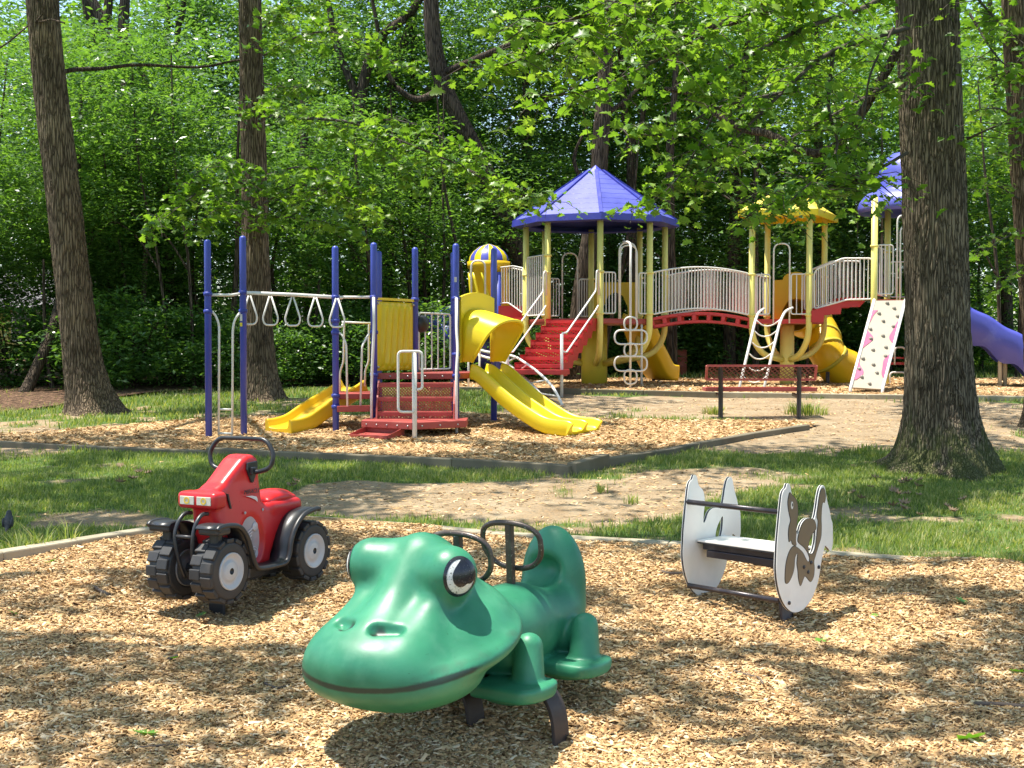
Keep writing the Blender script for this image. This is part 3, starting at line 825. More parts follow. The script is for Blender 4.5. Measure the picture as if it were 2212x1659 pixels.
        mb = MB(); mb.grid(cap(0.1165, 0.001, 0.80, 0.86), 0, True, True)
        eye = mb.obj('eye', [white], t)
        mb = MB(); mb.grid(cap(0.1180, 0.66, 0.80, 0.86, nr=4), 0, True, True); mb.obj('eye_outline', [black], eye)
        mb = MB(); mb.grid(cap(0.1190, 0.001, 0.56, 0.80, (-0.13, 0.09), shape=lambda th: 1.0 + 0.10 * math.cos(3 * th + 0.6) - 0.42 * max(0, math.cos(th + PI * .62)) ** 6), 0, True, True)
        mb.obj('pupil', [black], eye)
    # ---- steering loops
    rust = paint('worn_brown_steel', (0.075, 0.055, 0.045), 0.42, 0.6, (0.30, 0.27, 0.22), 6, 0.1, 0.5, chips=0.06, chip_c=(0.36, 0.36, 0.32), metal=0.35)
    for x in (-0.385, -0.80):
        mb = MB()
        ring = []
        for k in range(40):
            th = 2 * PI * k / 40; cx, sy = math.cos(th), math.sin(th)
            ring.append((x - 0.02 + 0.03 * sy, math.copysign(abs(cx) ** 0.85, cx) * 0.165, 0.80 + (0.105 if sy > 0 else 0.118) * math.copysign(abs(sy) ** (0.62 if sy > 0 else 0.95), sy)))
        mb.tube(ring, 0.0135, 10, closed=True)
        h = mb.obj('handlebar', rust, t)
        mb = MB(); mb.prism([(-.030, .89), (-.018, .74), (-.020, .55), (.020, .55), (.018, .74), (.030, .89)], (x - 0.012, 0, 0), (0, 1, 0), (0, 0, 1), (-0.028, 0, 0), 1) if False else mb.bar((x - .02, 0, .545), (x, 0, .90), .036, .036)
        mb.obj('handlebar_stem', rust, h, bevel=0.008)
    # ---- leaf springs
    steel = paint('black_brown_spring_steel', (0.03, 0.022, 0.02), 0.5, 0.5, (0.08, 0.055, 0.04), 8, 0.1, 0.4)
    for y0, x0 in ((-0.05, -0.46), (0.335, -0.56)):
        mb = MB(); pts = [(x0, y0 - 0.16, 0.235), (x0, y0 - 0.08, 0.25), (x0, y0 + 0.0, 0.232), (x0, y0 + 0.065, 0.16), (x0, y0 + 0.092, 0.07), (x0, y0 + 0.10, -0.06)]
        rows = []
        pp = smoothpath(pts, 6)
        for i, p in enumerate(pp):
            tn = (pp[min(i + 1, len(pp) - 1)] - pp[max(i - 1, 0)]).normalized(); nn = Vector((0, -tn.z, tn.y)) * 0.009
            rows.append([p + Vector((0.06, 0, 0)) + nn, p + Vector((-0.06, 0, 0)) + nn, p + Vector((-0.06, 0, 0)) - nn, p + Vector((0.06, 0, 0)) - nn])
        mb.grid(rows, 0, False, True); mb.add(rows[-1], [(0, 1, 2, 3)]); mb.add(rows[0], [(3, 2, 1, 0)])
        mb.obj('leaf_spring', steel, t, bevel=0.003)
    mb = MB(); mb.box((-0.56, 0.06, 0.222), (0.20, 0.34, 0.02)); mb.box((-0.40, 0.0, 0.235), (0.16, 0.22, 0.03))
    mb.obj('mounting_plate', rust, t, bevel=0.004)
    return t
frog()
# ================================================================ RED QUAD RIDER
def quad():
    rz = math.atan2(-0.90, -0.44)
    t = thing('quad_spring_rider', (-1.907, 7.858, 0.35), 'red and black toy quad bike rider with chunky tyres on one spring', 'spring rider', rz, 'spring riders in the near mulch bed')
    red = paint('red_moulded_plastic', (0.60, 0.018, 0.022), 0.32, 0.25, (0.30, 0.02, 0.02), 4, 0.05, 0.5, fade=0.15)
    blk = paint('black_moulded_plastic', (0.022, 0.023, 0.026), 0.36, 0.35, (0.10, 0.085, 0.07), 5, 0.06, 0.5)
    rub = paint('dusty_black_tyre', (0.035, 0.034, 0.034), 0.55, 0.5, (0.13, 0.105, 0.085), 5, 0.1, 0.4)
    rim = paint('silver_grey_rim', (0.50, 0.50, 0.51), 0.42, 0.35, (0.28, 0.24, 0.2), 9, 0.05, 0.5)
    hub = paint('dark_inner_rim', (0.14, 0.14, 0.14), 0.5, 0.3)
    # body
    prof = [(-0.02, .66), (-0.02, .745), (-0.075, .765), (-.15, .80), (-.33, .935), (-.38, .955), (-.44, .955), (-.475, .93), (-.487, .86), (-.50, .66), (-.53, .635), (-.60, .625), (-.86, .625), (-.895, .60),
            (-.90, .50), (-.74, .50), (-.62, .42), (-.56, .30), (-.55, .24), (-.40, .24), (-.20, .30), (-.10, .42), (-0.04, .58)]
    def sdf(X, Y, Z):
        d2 = s_poly(X, Z, prof)
        hw = 0.085 + 0.035 * np.clip((0.80 - Z) / 0.35, 0, 1) + 0.02 * np.clip((-X - 0.2) / 0.5, 0, 1)
        hw = np.where(X > -0.12, hw - 0.02 * np.clip((X + 0.12) / 0.1, 0, 1), hw)
        d = smax(d2, np.abs(Y) - hw, 0.045)
        # the recess that shows the engine
        for s in (-1, 1):
            e = s_ell(X, Y * 1.0, Z, (-0.36, s * 0.125, 0.42), (0.115, 0.035, 0.17))
            d = smax(d, -e, 0.015)
        hl = s_box(X, Y, Z, (-0.035, 0, 0.705), (0.062, 0.150, 0.052), 0.03)
        d = smin(d, hl, 0.02)
        d = smin(d, s_box(X, Y, Z, (-0.73, 0, 0.60), (0.17, 0.13, 0.04), 0.035), 0.03)
        return d
    net_obj('body', sdf, (-0.98, -0.22, 0.2), (0.10, 0.22, 1.0), 0.009, red, t)
    def seat_sdf(X, Y, Z):
        d = s_ell(X, Y, Z, (-0.72, 0, 0.655), (0.175, 0.115, 0.05))
        d = smin(d, s_box(X, Y, Z, (-0.72, 0, 0.638), (0.155, 0.105, 0.022), 0.02), 0.02)
        d = smin(d, s_ell(X, Y, Z, (-0.54, 0, 0.645), (0.08, 0.06, 0.03)), 0.03)
        return d
    net_obj('seat', seat_sdf, (-0.95, -0.18, 0.58), (-0.4, 0.18, 0.75), 0.008, red, t)
    # headlights (stickers)
    lens = paint('headlight_sticker', (0.62, 0.60, 0.50), 0.35, 0.3, (0.45, 0.35, 0.1), 20)
    bulb = paint('headlight_yellow', (0.75, 0.52, 0.06), 0.4, 0.1)
    for s in (-1, 1):
        mb = MB(); mb.box((0.029, s * 0.064, 0.705), (0.006, 0.108, 0.052)); h = mb.obj('headlight', lens, t, bevel=0.004)
        mb = MB(); mb.lathe([(0.021, 0), (0.021, 0.002), (0.012, 0.002), (0.012, 0.0)], (0.0325, s * 0.064, 0.705), 20, axis=(1, 0, 0), smooth=False, caps=False); mb.obj('bulb', bulb, h)
    # handlebar: closed loop with brackets
    mb = MB()
    loop = [(-.37, .06, .86), (-.40, .13, .845), (-.41, .235, .875), (-.42, .255, .96), (-.43, .19, 1.055), (-.43, -.19, 1.055), (-.42, -.255, .96), (-.41, -.235, .875), (-.40, -.13, .845), (-.37, -.06, .86)]
    mb.tube(fillet(loop, 0.075, 6), 0.0145, 12); hb = mb.obj('handlebar', blk, t)
    for s in (-1, 1):
        mb = MB(); mb.prism([(-.05, .05), (.05, .045), (.055, 0), (0.01, -.085), (-.01, -.085), (-.055, 0)], (-.395, s * .094, .865), (1, 0, 0), (0, 0, 1), (0, s, 0), .014)
        mb.box((-.385, s * .115, .855), (.05, .03, .05)); mb.obj('handlebar_bracket', blk, hb, bevel=0.006)
    # fenders with running boards
    side = [(.148, .555), (.12, .572), (.02, .572), (-.07, .548), (-.135, .48), (-.175, .39), (-.205, .315), (-.25, .272), (-.4, .262), (-.52, .266), (-.565, .31), (-.588, .40), (-.64, .485), (-.73, .55), (-.86, .572), (-.90, .566)]
    for s in (-1, 1):
        pp = smoothpath([(a, 0, h) for a, h in side], 4)
        rows = [[Vector((p.x, s * 0.10, p.z)), Vector((p.x, s * 0.25, p.z))] for p in pp]
        mb = MB(); mb.grid(rows, 0, True); f = mb.obj('fender', blk, t, solid=0.012)
        mb = MB(); mb.tube([Vector((p.x, s * 0.262, p.z - 0.002)) for p in pp], 0.0165, 10); mb.obj('fender_edge', blk, f)
        mb = MB(); mb.box((.085, s * .19, .545), (.12, .16, .055)); mb.box((.06, s * .18, .49), (.06, .07, .09)); mb.obj('fender_pad', blk, f, bevel=0.018, bseg=3)
    # bumper hooks
    mb = MB()
    for s in (-1, 1):
        mb.tube(smoothpath([(-.01, s * .062, .625), (.05, s * .066, .625), (.105, s * .068, .58), (.135, s * .068, .50), (.12, s * .055, .36), (.07, s * .05, .24)], 6), 0.0125, 10)
    mb.tube([(.133, -.068, .50), (.133, .068, .50)], 0.011, 8)
    mb.obj('bumper', blk, t)
    # wheels
    def wheel(x, s):
        R, W = 0.192, 0.165; c = Vector((x, s * 0.165, 0.29))
        mb = MB(); prof = [(0.105, -W / 2 + .012), (0.12, -W / 2), (0.165, -W / 2 + 0.002), (0.183, -W / 2 + 0.02), (0.190, 0), (0.183, W / 2 - 0.02), (0.165, W / 2 - 0.002), (0.12, W / 2), (0.105, W / 2 - .012)]
        mb.lathe(prof, c, 48, axis=(0, 1, 0), caps=False)
        n = 14
        for k in range(n):
            for sd in (-1, 1):
                a = 2 * PI * (k + (0.5 if sd > 0 else 0)) / n
                rad = Vector((math.cos(a), 0, math.sin(a))); tan = Vector((-math.sin(a), 0, math.cos(a)))
                R3 = Matrix((tan, Vector((0, 1, 0)), rad)).transposed()
                mb.box(c + rad * 0.1845 + Vector((0, sd * 0.040, 0)), (0.064, 0.078, 0.026), R=R3)
        w = mb.obj('wheel', rub, t, bevel=0.006, bseg=2)
        for f in w.data.polygons: f.use_smooth = len(f.vertices) == 4 and f.area < 0.0006
        for sd in (-1, 1):
            mb = MB(); y = sd * (W / 2)
            mb.lathe([(0.112, y - sd * .010), (0.114, y + sd * .004), (0.106, y + sd * .006), (0.094, y - sd * 0.012), (0.066, y - sd * 0.016), (0.060, y - sd * .004), (0.050, y - sd * .002), (0.030, y + sd * .002), (0.020, y + sd * .003)], c, 36, axis=(0, 1, 0), caps=False)
            r_ = mb.obj('rim', rim if sd == s else hub, w)
            mb = MB(); mb.lathe([(0.020, y + sd * .003), (0.018, y - sd * .01), (0.0001, y - sd * .012)], c, 20, axis=(0, 1, 0), caps=False); mb.obj('axle_hole', blk, w)
    for x in (0.0, -0.865):
        for s in (-1, 1): wheel(x, s)
    # chassis, spring and foot
    mb = MB(); mb.box((-.43, 0, .20), (.80, .13, .085)); mb.box((-.43, 0, .245), (.72, .20, .03)); mb.tube([(0, -.1, .29), (0, .1, .29)], 0.03, 12); mb.tube([(-.865, -.1, .29), (-.865, .1, .29)], 0.03, 12)
    mb.obj('chassis', blk, t, bevel=0.01)
    mb = MB(); rows = []
    pp = smoothpath([(-.55, 0, .16), (-.35, 0, .155), (-.22, 0, .13), (-.17, 0, .06), (-.18, 0, -.08)], 6)
    for i, p in enumerate(pp):
        tn = (pp[min(i + 1, len(pp) - 1)] - pp[max(i - 1, 0)]).normalized(); nn = Vector((-tn.z, 0, tn.x)) * 0.009
        rows.append([p + Vector((0, .055, 0)) + nn, p + Vector((0, -.055, 0)) + nn, p + Vector((0, -.055, 0)) - nn, p + Vector((0, .055, 0)) - nn])
    mb.grid(rows, 0, False, True); mb.obj('leaf_spring', blk, t)
    for s in (-1, 1):
        mb = MB(); mb.prism([(-.150, .735), (-.138, .735), (-.170, .640), (-.182, .640)], (0, s * .098, 0), (1, 0, 0), (0, 0, 1), (0, s, 0), .012); mb.obj('vent_slit', blk, t)
        for (a, z_) in ((-.30, .60), (-.48, .60), (-.66, .55)):
            mb = MB(); mb.lathe([(.009, 0), (.009, .004), (.0001, .006)], (a, s * .118, z_), 10, axis=(0, s, 0)); mb.obj('bolt', rim, t)
    # engine picture in the recess, both sides; lettering on the flank
    grey = paint('engine_print_grey', (0.42, 0.36, 0.37), 0.45, 0.5, (0.5, 0.12, 0.14), 14, fade=0.3)
    lt = paint('engine_print_light', (0.60, 0.56, 0.57), 0.4, 0.3, (0.5, 0.15, 0.16), 22)
    for s in (-1, 1):
        y = s * 0.104
        e = MB(); out = [(-.36 + .098 * math.cos(q) * 1.05, .42 + .150 * math.sin(q)) for q in np.linspace(0, 2 * PI, 28, endpoint=False)]
        e.prism(out, (0, y, 0), (1, 0, 0), (0, 0, 1), (0, s, 0), .003); en = e.obj('engine_print', grey, t)
        e = MB()
        for k in range(5): e.box((-.345 + .004 * k, y + s * .0065, .475 - .022 * k), (.085, .005, .009), R=Matrix.Rotation(.45, 3, 'Y'))
        e.lathe([(.0001, .0), (.026, .0), (.03, s * .004), (.024, s * .008), (.0001, s * .008)], (-.41, y + s * .003, .50), 20, axis=(0, 1, 0)) if True else None
        e.lathe([(.018, 0), (.018, s * .006), (.026, s * .006), (.026, 0)], (-.40, y + s * .003, .335), 20, axis=(0, 1, 0), caps=False)
        e.lathe([(.034, 0), (.034, s * .005), (.040, s * .005), (.040, 0)], (-.40, y + s * .003, .335), 20, axis=(0, 1, 0), caps=False)
        e.bar((-.30, y + s * .006, .38), (-.37, y + s * .006, .36), .006, .012); e.bar((-.31, y + s * .006, .355), (-.37, y + s * .006, .335), .006, .012)
        e.obj('engine_fins', lt, en)
    ink = paint('dark_print', (0.05, 0.04, 0.045), 0.5, 0.1); wht = paint('white_print', (0.7, 0.68, 0.68), 0.5, 0.1)
    lo = lettering('MIRACLE', 0.040, ink, t, (-0.375, 0.1135, 0.715), (PI / 2, 0, PI), shear=0.35)
    mb = MB(); mb.prism([(-.43, .675), (-.42, .690), (-.375, .700), (-.31, .703), (-.36, .690), (-.405, .672), (-.432, .655)], (0, .1145, 0), (1, 0, 0), (0, 0, 1), (0, 1, 0), .002); mb.obj('swoosh_print', wht, t)
    return t
quad()
# ================================================================ SQUIRREL PANEL RIDER
def sq():
    T = Vector((0.72, 0.69, 0)).normalized(); Nn = Vector((T.y, -T.x, 0))       # panels run along T; outer face looks along Nn
    oR = Vector((1.547, 7.60, 0)); oL = oR - Nn * 0.70
    rz = math.atan2(T.y, T.x)
    g0 = float(gz(7.92))
    t = thing('squirrel_spring_rider', (oR.x - Nn.x * .35, oR.y - Nn.y * .35, g0), 'white panel rider with two cut-out squirrel sides, standing alone on the right', 'spring rider', rz, 'spring riders in the near mulch bed')
    def z3(p): return (1395.3 + p[0] * .25644, 986.9 + p[1] * .25644)
    def cv(pts, o):
        r = []
        for p in pts:
            u, v = z3(p); a, z = on_plane(u, v, o, (T.x, T.y)); r.append((a, z - g0))
        return r
    # outer outline of the right hand panel, measured on the photograph
    OUT = [(1103, 840), (1100, 950), (1110, 1060), (1135, 1170), (1175, 1255), (1225, 1303), (1275, 1308), (1330, 1280), (1385, 1215), (1420, 1140), (1450, 1050), (1468, 950), (1480, 870), (1496, 800), (1504, 765), (1512, 750), (1530, 765), (1548, 787), (1562, 788), (1573, 740),
           (1575, 650), (1572, 560), (1560, 520), (1545, 440), (1532, 390), (1520, 330), (1510, 270), (1500, 243), (1486, 240), (1468, 265), (1452, 330), (1438, 430), (1425, 500), (1414, 525), (1395, 517), (1355, 518), (1325, 540), (1305, 575), (1290, 625), (1278, 650), (1268, 640), (1272, 560), (1280, 480), (1276, 400), (1262, 355), (1245, 335),
           (1228, 310), (1218, 250), (1206, 226), (1190, 228), (1180, 262), (1163, 280), (1148, 320), (1138, 400), (1128, 500), (1115, 640), (1107, 740)]
    HOLE = [(1428, 590), (1400, 640), (1378, 700), (1368, 760), (1372, 800), (1390, 815), (1408, 790), (1424, 720), (1430, 650)]
    wh = paint('white_panel_face', (0.86, 0.84, 0.78), 0.38, 0.35, (0.45, 0.42, 0.33), 3, 0.02, 0.4, fade=0.04)
    bk = paint('black_panel_core', (0.02, 0.021, 0.026), 0.4, 0.2)
    br = paint('brown_engraved_layer', (0.20, 0.145, 0.085), 0.5, 0.3, (0.12, .09, .06), 6)
    steel = paint('dark_painted_steel', (0.035, 0.028, 0.032), 0.33, 0.5, (0.16, 0.14, 0.13), 10, 0.1, 0.6, metal=0.3)
    bolt = paint('bolt_black', (0.03, 0.03, 0.035), 0.35, 0.3, (0.3, 0.12, 0.08), 20)
    L = cv(OUT, oR)
    H = cv(HOLE, oR)
    def panel(n0, name='side_panel'):
        # local frame: x along T, -y along Nn.  bmesh with the hole, extruded in three plies
        def ply(y0, th, mat, shrink, parent, nm):
            bm = bmesh.new()
            def loopv(P):
                vs = [bm.verts.new((a, y0, z)) for a, z in P]
                return [bm.edges.new((vs[i], vs[(i + 1) % len(vs)])) for i in range(len(vs))]
            sm = lambda P: [(p.x, p.z) for p in smoothpath([(a, 0, z) for a, z in P], 3, True)]
            ed = loopv(sm(L)) + loopv(sm(H))
            bmesh.ops.triangle_fill(bm, use_beauty=True, use_dissolve=False, edges=ed)
            r = bmesh.ops.extrude_face_region(bm, geom=bm.faces[:])
            for v in [e for e in r['geom'] if isinstance(e, bmesh.types.BMVert)]: v.co.y += th
            bmesh.ops.recalc_face_normals(bm, faces=bm.faces)
            me = bpy.data.meshes.new(nm); bm.to_mesh(me); bm.free(); me.materials.append(mat)
            o = bpy.data.objects.new(nm, me); COL.objects.link(o); o.parent = parent; return o
        core = ply(n0 + 0.0036, 0.0128, bk, 0, t, name)
        ply(n0, 0.0034, wh, 0, core, 'panel_skin'); ply(n0 + 0.0166, 0.0034, wh, 0, core, 'panel_skin')
        return core
    pR = panel(-0.35 - 0.0); pL = panel(0.35)
    # brown engraved shapes with dark rims on the outer (right) face: two squirrels' fur and tail
    def inlay(pts, mat, out, nm='engraving'):
        P = cv(pts, oR); pp = [(p.x, p.z) for p in smoothpath([(a, 0, z) for a, z in P], 4, True)]
        bm = bmesh.new(); y = -0.35 - out
        vs = [bm.verts.new((a, y, z)) for a, z in pp]; ed = [bm.edges.new((vs[i], vs[(i + 1) % len(vs)])) for i in range(len(vs))]
        bmesh.ops.triangle_fill(bm, use_beauty=True, edges=ed)
        r = bmesh.ops.extrude_face_region(bm, geom=bm.faces[:])
        for v in [e for e in r['geom'] if isinstance(e, bmesh.types.BMVert)]: v.co.y += out + .0002
        bmesh.ops.recalc_face_normals(bm, faces=bm.faces)
        me = bpy.data.meshes.new(nm); bm.to_mesh(me); bm.free(); me.materials.append(mat)
        o = bpy.data.objects.new(nm, me); COL.objects.link(o); o.parent = pR
    LEFTSQ = [(1212, 300), (1228, 322), (1248, 342), (1262, 362), (1274, 405), (1277, 470), (1268, 560), (1262, 640), (1258, 700), (1262, 745), (1235, 735), (1222, 700), (1206, 715), (1200, 650), (1205, 590), (1218, 540), (1212, 500), (1200, 440), (1196, 370)]
    MID = [(1290, 640), (1305, 590), (1325, 552), (1352, 526), (1395, 522), (1420, 545), (1430, 600), (1404, 640), (1376, 700), (1364, 765), (1368, 812), (1395, 820), (1412, 805), (1428, 760), (1436, 690), (1445, 610), (1450, 540), (1440, 500), (1452, 400), (1462, 330), (1475, 280), (1492, 262), (1505, 290), (1510, 340), (1500, 385), (1488, 380), (1478, 430), (1474, 520),
           (1476, 600), (1470, 680), (1446, 760), (1425, 830), (1412, 880), (1416, 940), (1408, 1010), (1385, 1050), (1350, 1010), (1330, 1010), (1300, 1085), (1286, 1030), (1280, 960), (1272, 900), (1276, 840), (1272, 808), (1252, 850), (1246, 930), (1228, 1000), (1195, 1060), (1176, 1060), (1172, 1000), (1180, 900), (1200, 820), (1225, 770), (1250, 752), (1285, 775), (1320, 810), (1350, 870), (1372, 885), (1378, 850), (1360, 800), (1330, 760), (1285, 720), (1280, 690)]
    grow = lambda P, k: [(sum(q[0] for q in P) / len(P) + (p[0] - sum(q[0] for q in P) / len(P)) * k, sum(q[1] for q in P) / len(P) + (p[1] - sum(q[1] for q in P) / len(P)) * k) for p in P]
    def off(P, d):
        r = []
        n = len(P)
        area = sum(P[i - 1][0] * P[i][1] - P[i][0] * P[i - 1][1] for i in range(n))
        sg = 1 if area > 0 else -1
        for i in range(n):
            a, b = P[i - 1], P[(i + 1) % n]; dx, dy = b[0] - a[0], b[1] - a[1]; l = math.hypot(dx, dy) + 1e-6
            r.append((P[i][0] + sg * dy / l * d, P[i][1] - sg * dx / l * d))
        return r
    for S in (LEFTSQ, MID):
        inlay(off(S, 4.5), bk, 0.0012, 'engraving_rim'); inlay(S, br, 0.0024)
    EYE_ = [(1228 + 9 * math.cos(a), 408 + 32 * math.sin(a)) for a in np.linspace(0, 2 * PI, 12, endpoint=False)]
    inlay(EYE_, wh, 0.0036); inlay([(1230 + 4 * math.cos(a), 404 + 14 * math.sin(a)) for a in np.linspace(0, 2 * PI, 10, endpoint=False)], bk, 0.0048)
    # bolts
    for p in ((1328, 928), (1388, 890), (1364, 970), (1453, 928), (1204, 1230)):
        a, z = cv([p], oR)[0]
        mb = MB(); mb.lathe([(0.0115, 0), (0.0115, .007), (0.006, .010), (0.0001, .0105)], (a, -.350, z), 14, axis=(0, -1, 0)); mb.obj('bolt', bolt, pR)
    # bars
    for (p, nm) in (((1135, 1218), 'foot_bar'), ((1132, 468), 'hand_bar')):
        a, z = cv([p], oR)[0]; a += .012
        mb = MB(); mb.tube([(a, .351, z), (a, -.33, z)], 0.0165, 16); mb.obj(nm, steel, t)
    # seat: board and steel frame below
    a0, zs = .145, cv([(1108, 850)], oR)[0][1] + .014
    mb = MB(); mb.box((a0 + .15, .01, zs), (.30, .652, .012), mi=0); s = mb.obj('seat', [wh], t, bevel=0.002)
    mb = MB(); mb.box((a0 + .15, .01, zs - .0105), (.30, .652, .009)); mb.obj('seat_core', bk, s)
    mb = MB(); mb.box((a0 + .05, .01, zs - .036), (.035, .62, .04)); mb.box((a0 + .27, .01, zs - .036), (.035, .62, .04)); mb.box((a0 + .15, .0, zs - .078), (.26, .56, .045)); mb.box((a0 + .15, -.12, zs - .108), (.16, .16, .018))
    mb.obj('seat_frame', steel, t, bevel=0.004)
    # spring leaf down to the ground
    mb = MB(); rows = []
    pp = smoothpath([(a0 + .15, -.08, zs - .10), (a0 + .16, -.16, zs - .125), (a0 + .165, -.215, zs - .19), (a0 + .165, -.225, .14), (a0 + .16, -.22, .05), (a0 + .15, -.25, -.08)], 6)
    for i, p in enumerate(pp):
        tn = (pp[min(i + 1, len(pp) - 1)] - pp[max(i - 1, 0)]).normalized(); nn = Vector((0, -tn.z, tn.y)) * 0.010
        wd = .045 + .012 * (i > len(pp) - 9)
        rows.append([p + Vector((wd, 0, 0)) + nn, p + Vector((-wd, 0, 0)) + nn, p + Vector((-wd, 0, 0)) - nn, p + Vector((wd, 0, 0)) - nn])
    mb.grid(rows, 0, False, True); mb.obj('leaf_spring', steel, t, bevel=.003)
sq()
# ================================================================ CLIMBING FRAME WITH DOUBLE SLIDE
M_BLUE = paint('blue_powder_coat', (0.045, 0.07, 0.40), 0.38, 0.25, (0.05, 0.05, 0.16), 5, 0.04, 0.5, fade=0.15)
M_BLUEC = paint('blue_clamp', (0.03, 0.045, 0.30), 0.4, 0.3, (0.05, 0.05, 0.1), 9)
M_WHITE = paint('white_coated_tube', (0.74, 0.71, 0.66), 0.4, 0.4, (0.45, 0.38, 0.28), 6, 0.04, 0.4, fade=0.06)
M_YEL = paint('yellow_moulded_plastic', (0.74, 0.58, 0.012), 0.36, 0.25, (0.45, 0.30, 0.04), 2.2, 0.04, 0.45, fade=0.12)
M_YELD = paint('orange_yellow_moulded_plastic', (0.76, 0.48, 0.010), 0.36, 0.25, (0.42, 0.25, 0.04), 2.0, 0.04, 0.45, fade=0.12)
M_RED = paint('dull_red_coating', (0.34, 0.055, 0.045), 0.5, 0.4, (0.22, 0.12, 0.09), 6, 0.06, 0.4, fade=0.14)
M_RED2 = paint('bright_red_coating', (0.50, 0.03, 0.03), 0.42, 0.3, (0.25, 0.05, 0.04), 6, 0.05, 0.45, fade=0.14)
M_BOLT = paint('steel_bolt', (0.45, 0.43, 0.42), 0.35, 0.3, metal=0.8)
M_DARK = paint('black_rubbery_plastic', (0.02, 0.02, 0.022), 0.45, 0.2)
def perforated(name, c, scale, r=0.30, holes=True, diamond=False):
    m = N(name)
    g = m.n('NewGeometry'); v = m.mapping((scale, scale, scale * (1.6 if diamond else 1)))
    sp = m.n('SeparateXYZ'); m.l(v, sp.inputs[0])
    xy = m.math('ADD', sp.outputs['X'], m.math('MULTIPLY', sp.outputs['Y'], 0.8)); zz = m.math('ADD', sp.outputs['Z'], m.math('MULTIPLY', sp.outputs['Y'], 0.6))
    a, b = m.math('ADD', xy, zz), m.math('SUBTRACT', xy, zz)
    fa = m.math('ABSOLUTE', m.math('SUBTRACT', m.math('FRACT', a), 0.5)); fb = m.math('ABSOLUTE', m.math('SUBTRACT', m.math('FRACT', b), 0.5))
    mx = m.math('MAXIMUM', fa, fb); hole = m.math('LESS_THAN', mx, r)
    n1 = m.noise(8, 3)
    col = m.ramp(n1.outputs['Fac'], [(0.3, tuple(x * .8 for x in c)), (0.7, tuple(x * 1.15 for x in c))])
    p = m.principled(col, 0.45, 0, None, 0.4)
    tr = m.n('BsdfTransparent'); mix = m.n('MixShader'); m.l(hole, mix.inputs[0]); m.l(p.outputs[0], mix.inputs[1]); m.l(tr.outputs[0], mix.inputs[2]); m.l(mix.outputs[0], m.out.inputs['Surface'])
    return m.m
M_PERF = perforated('perforated_red_metal', (0.34, 0.06, 0.05), 24, 0.30)
M_PERF2 = perforated('perforated_bright_red_metal', (0.48, 0.03, 0.03), 18, 0.26)
M_MESHR = perforated('expanded_red_metal', (0.20, 0.055, 0.045), 13, 0.36, diamond=True)

def xd(u, d): return (u - 1106) * d / FPX
def post(R, name, x, y, zt, r, mat, z0=None, parent=None):
    z0 = float(gz(y)) - 0.15 if z0 is None else z0
    mb = MB(); mb.lathe([(r, z0), (r, zt - r * .9), (r * .93, zt - r * .5), (r * .7, zt - r * .15), (r * .3, zt), (0.0001, zt + .004)], (x, y, 0), 16)
    return R.add(mb, name, mat, parent)
def clamp(R, x, y, z, r, mat, parent, h=0.055, lug=None):
    mb = MB(); mb.lathe([(r, z - h / 2), (r * 1.30, z - h / 2 + .006), (r * 1.30, z + h / 2 - .006), (r, z + h / 2)], (x, y, 0), 16, caps=False)
    if lug: mb.tube([(x, y, z), (x + lug[0], y + lug[1], z)], r * .5, 8)
    return R.add(mb, 'clamp', mat, parent)
def rails(R, name, lines, r, mat, parent=None, fil=0.0, seg=8, label=None):
    mb = MB()
    for L in lines:
        P = fillet(L, fil, 5) if fil else L
        mb.tube(P, r, seg)
    return R.add(mb, name, mat, parent, label)
def barrier(R, p, q, zb, zt, n, mat, r=0.0145, br=0.0105, inset=0.03, name='railing', top=None, bot=None, parent=None, round_=0.05):
    """railing panel from p to q (x, y) with n balusters; top/bot: functions of 0..1 giving heights"""
    p, q = Vector((p[0], p[1], 0)), Vector((q[0], q[1], 0)); d = (q - p); L = d.length; e = d / L
    a, b = p + e * inset, q - e * inset
    ft = top or (lambda t: zt); fb = bot or (lambda t: zb)
    k = 14 if (top or bot) else 1
    mb = MB()
    tp = [a.lerp(b, i / k) + Vector((0, 0, ft(i / k))) for i in range(k + 1)]; bp = [a.lerp(b, i / k) + Vector((0, 0, fb(i / k))) for i in range(k + 1)]
    mb.tube(fillet(tp + bp[::-1], round_, 4, True), r, 8, closed=True)
    for i in range(1, n + 1):
        t = i / (n + 1); c = a.lerp(b, t)
        mb.tube([c + Vector((0, 0, fb(t))), c + Vector((0, 0, ft(t)))], br, 6, caps=False)
    return R.add(mb, name, mat, parent)
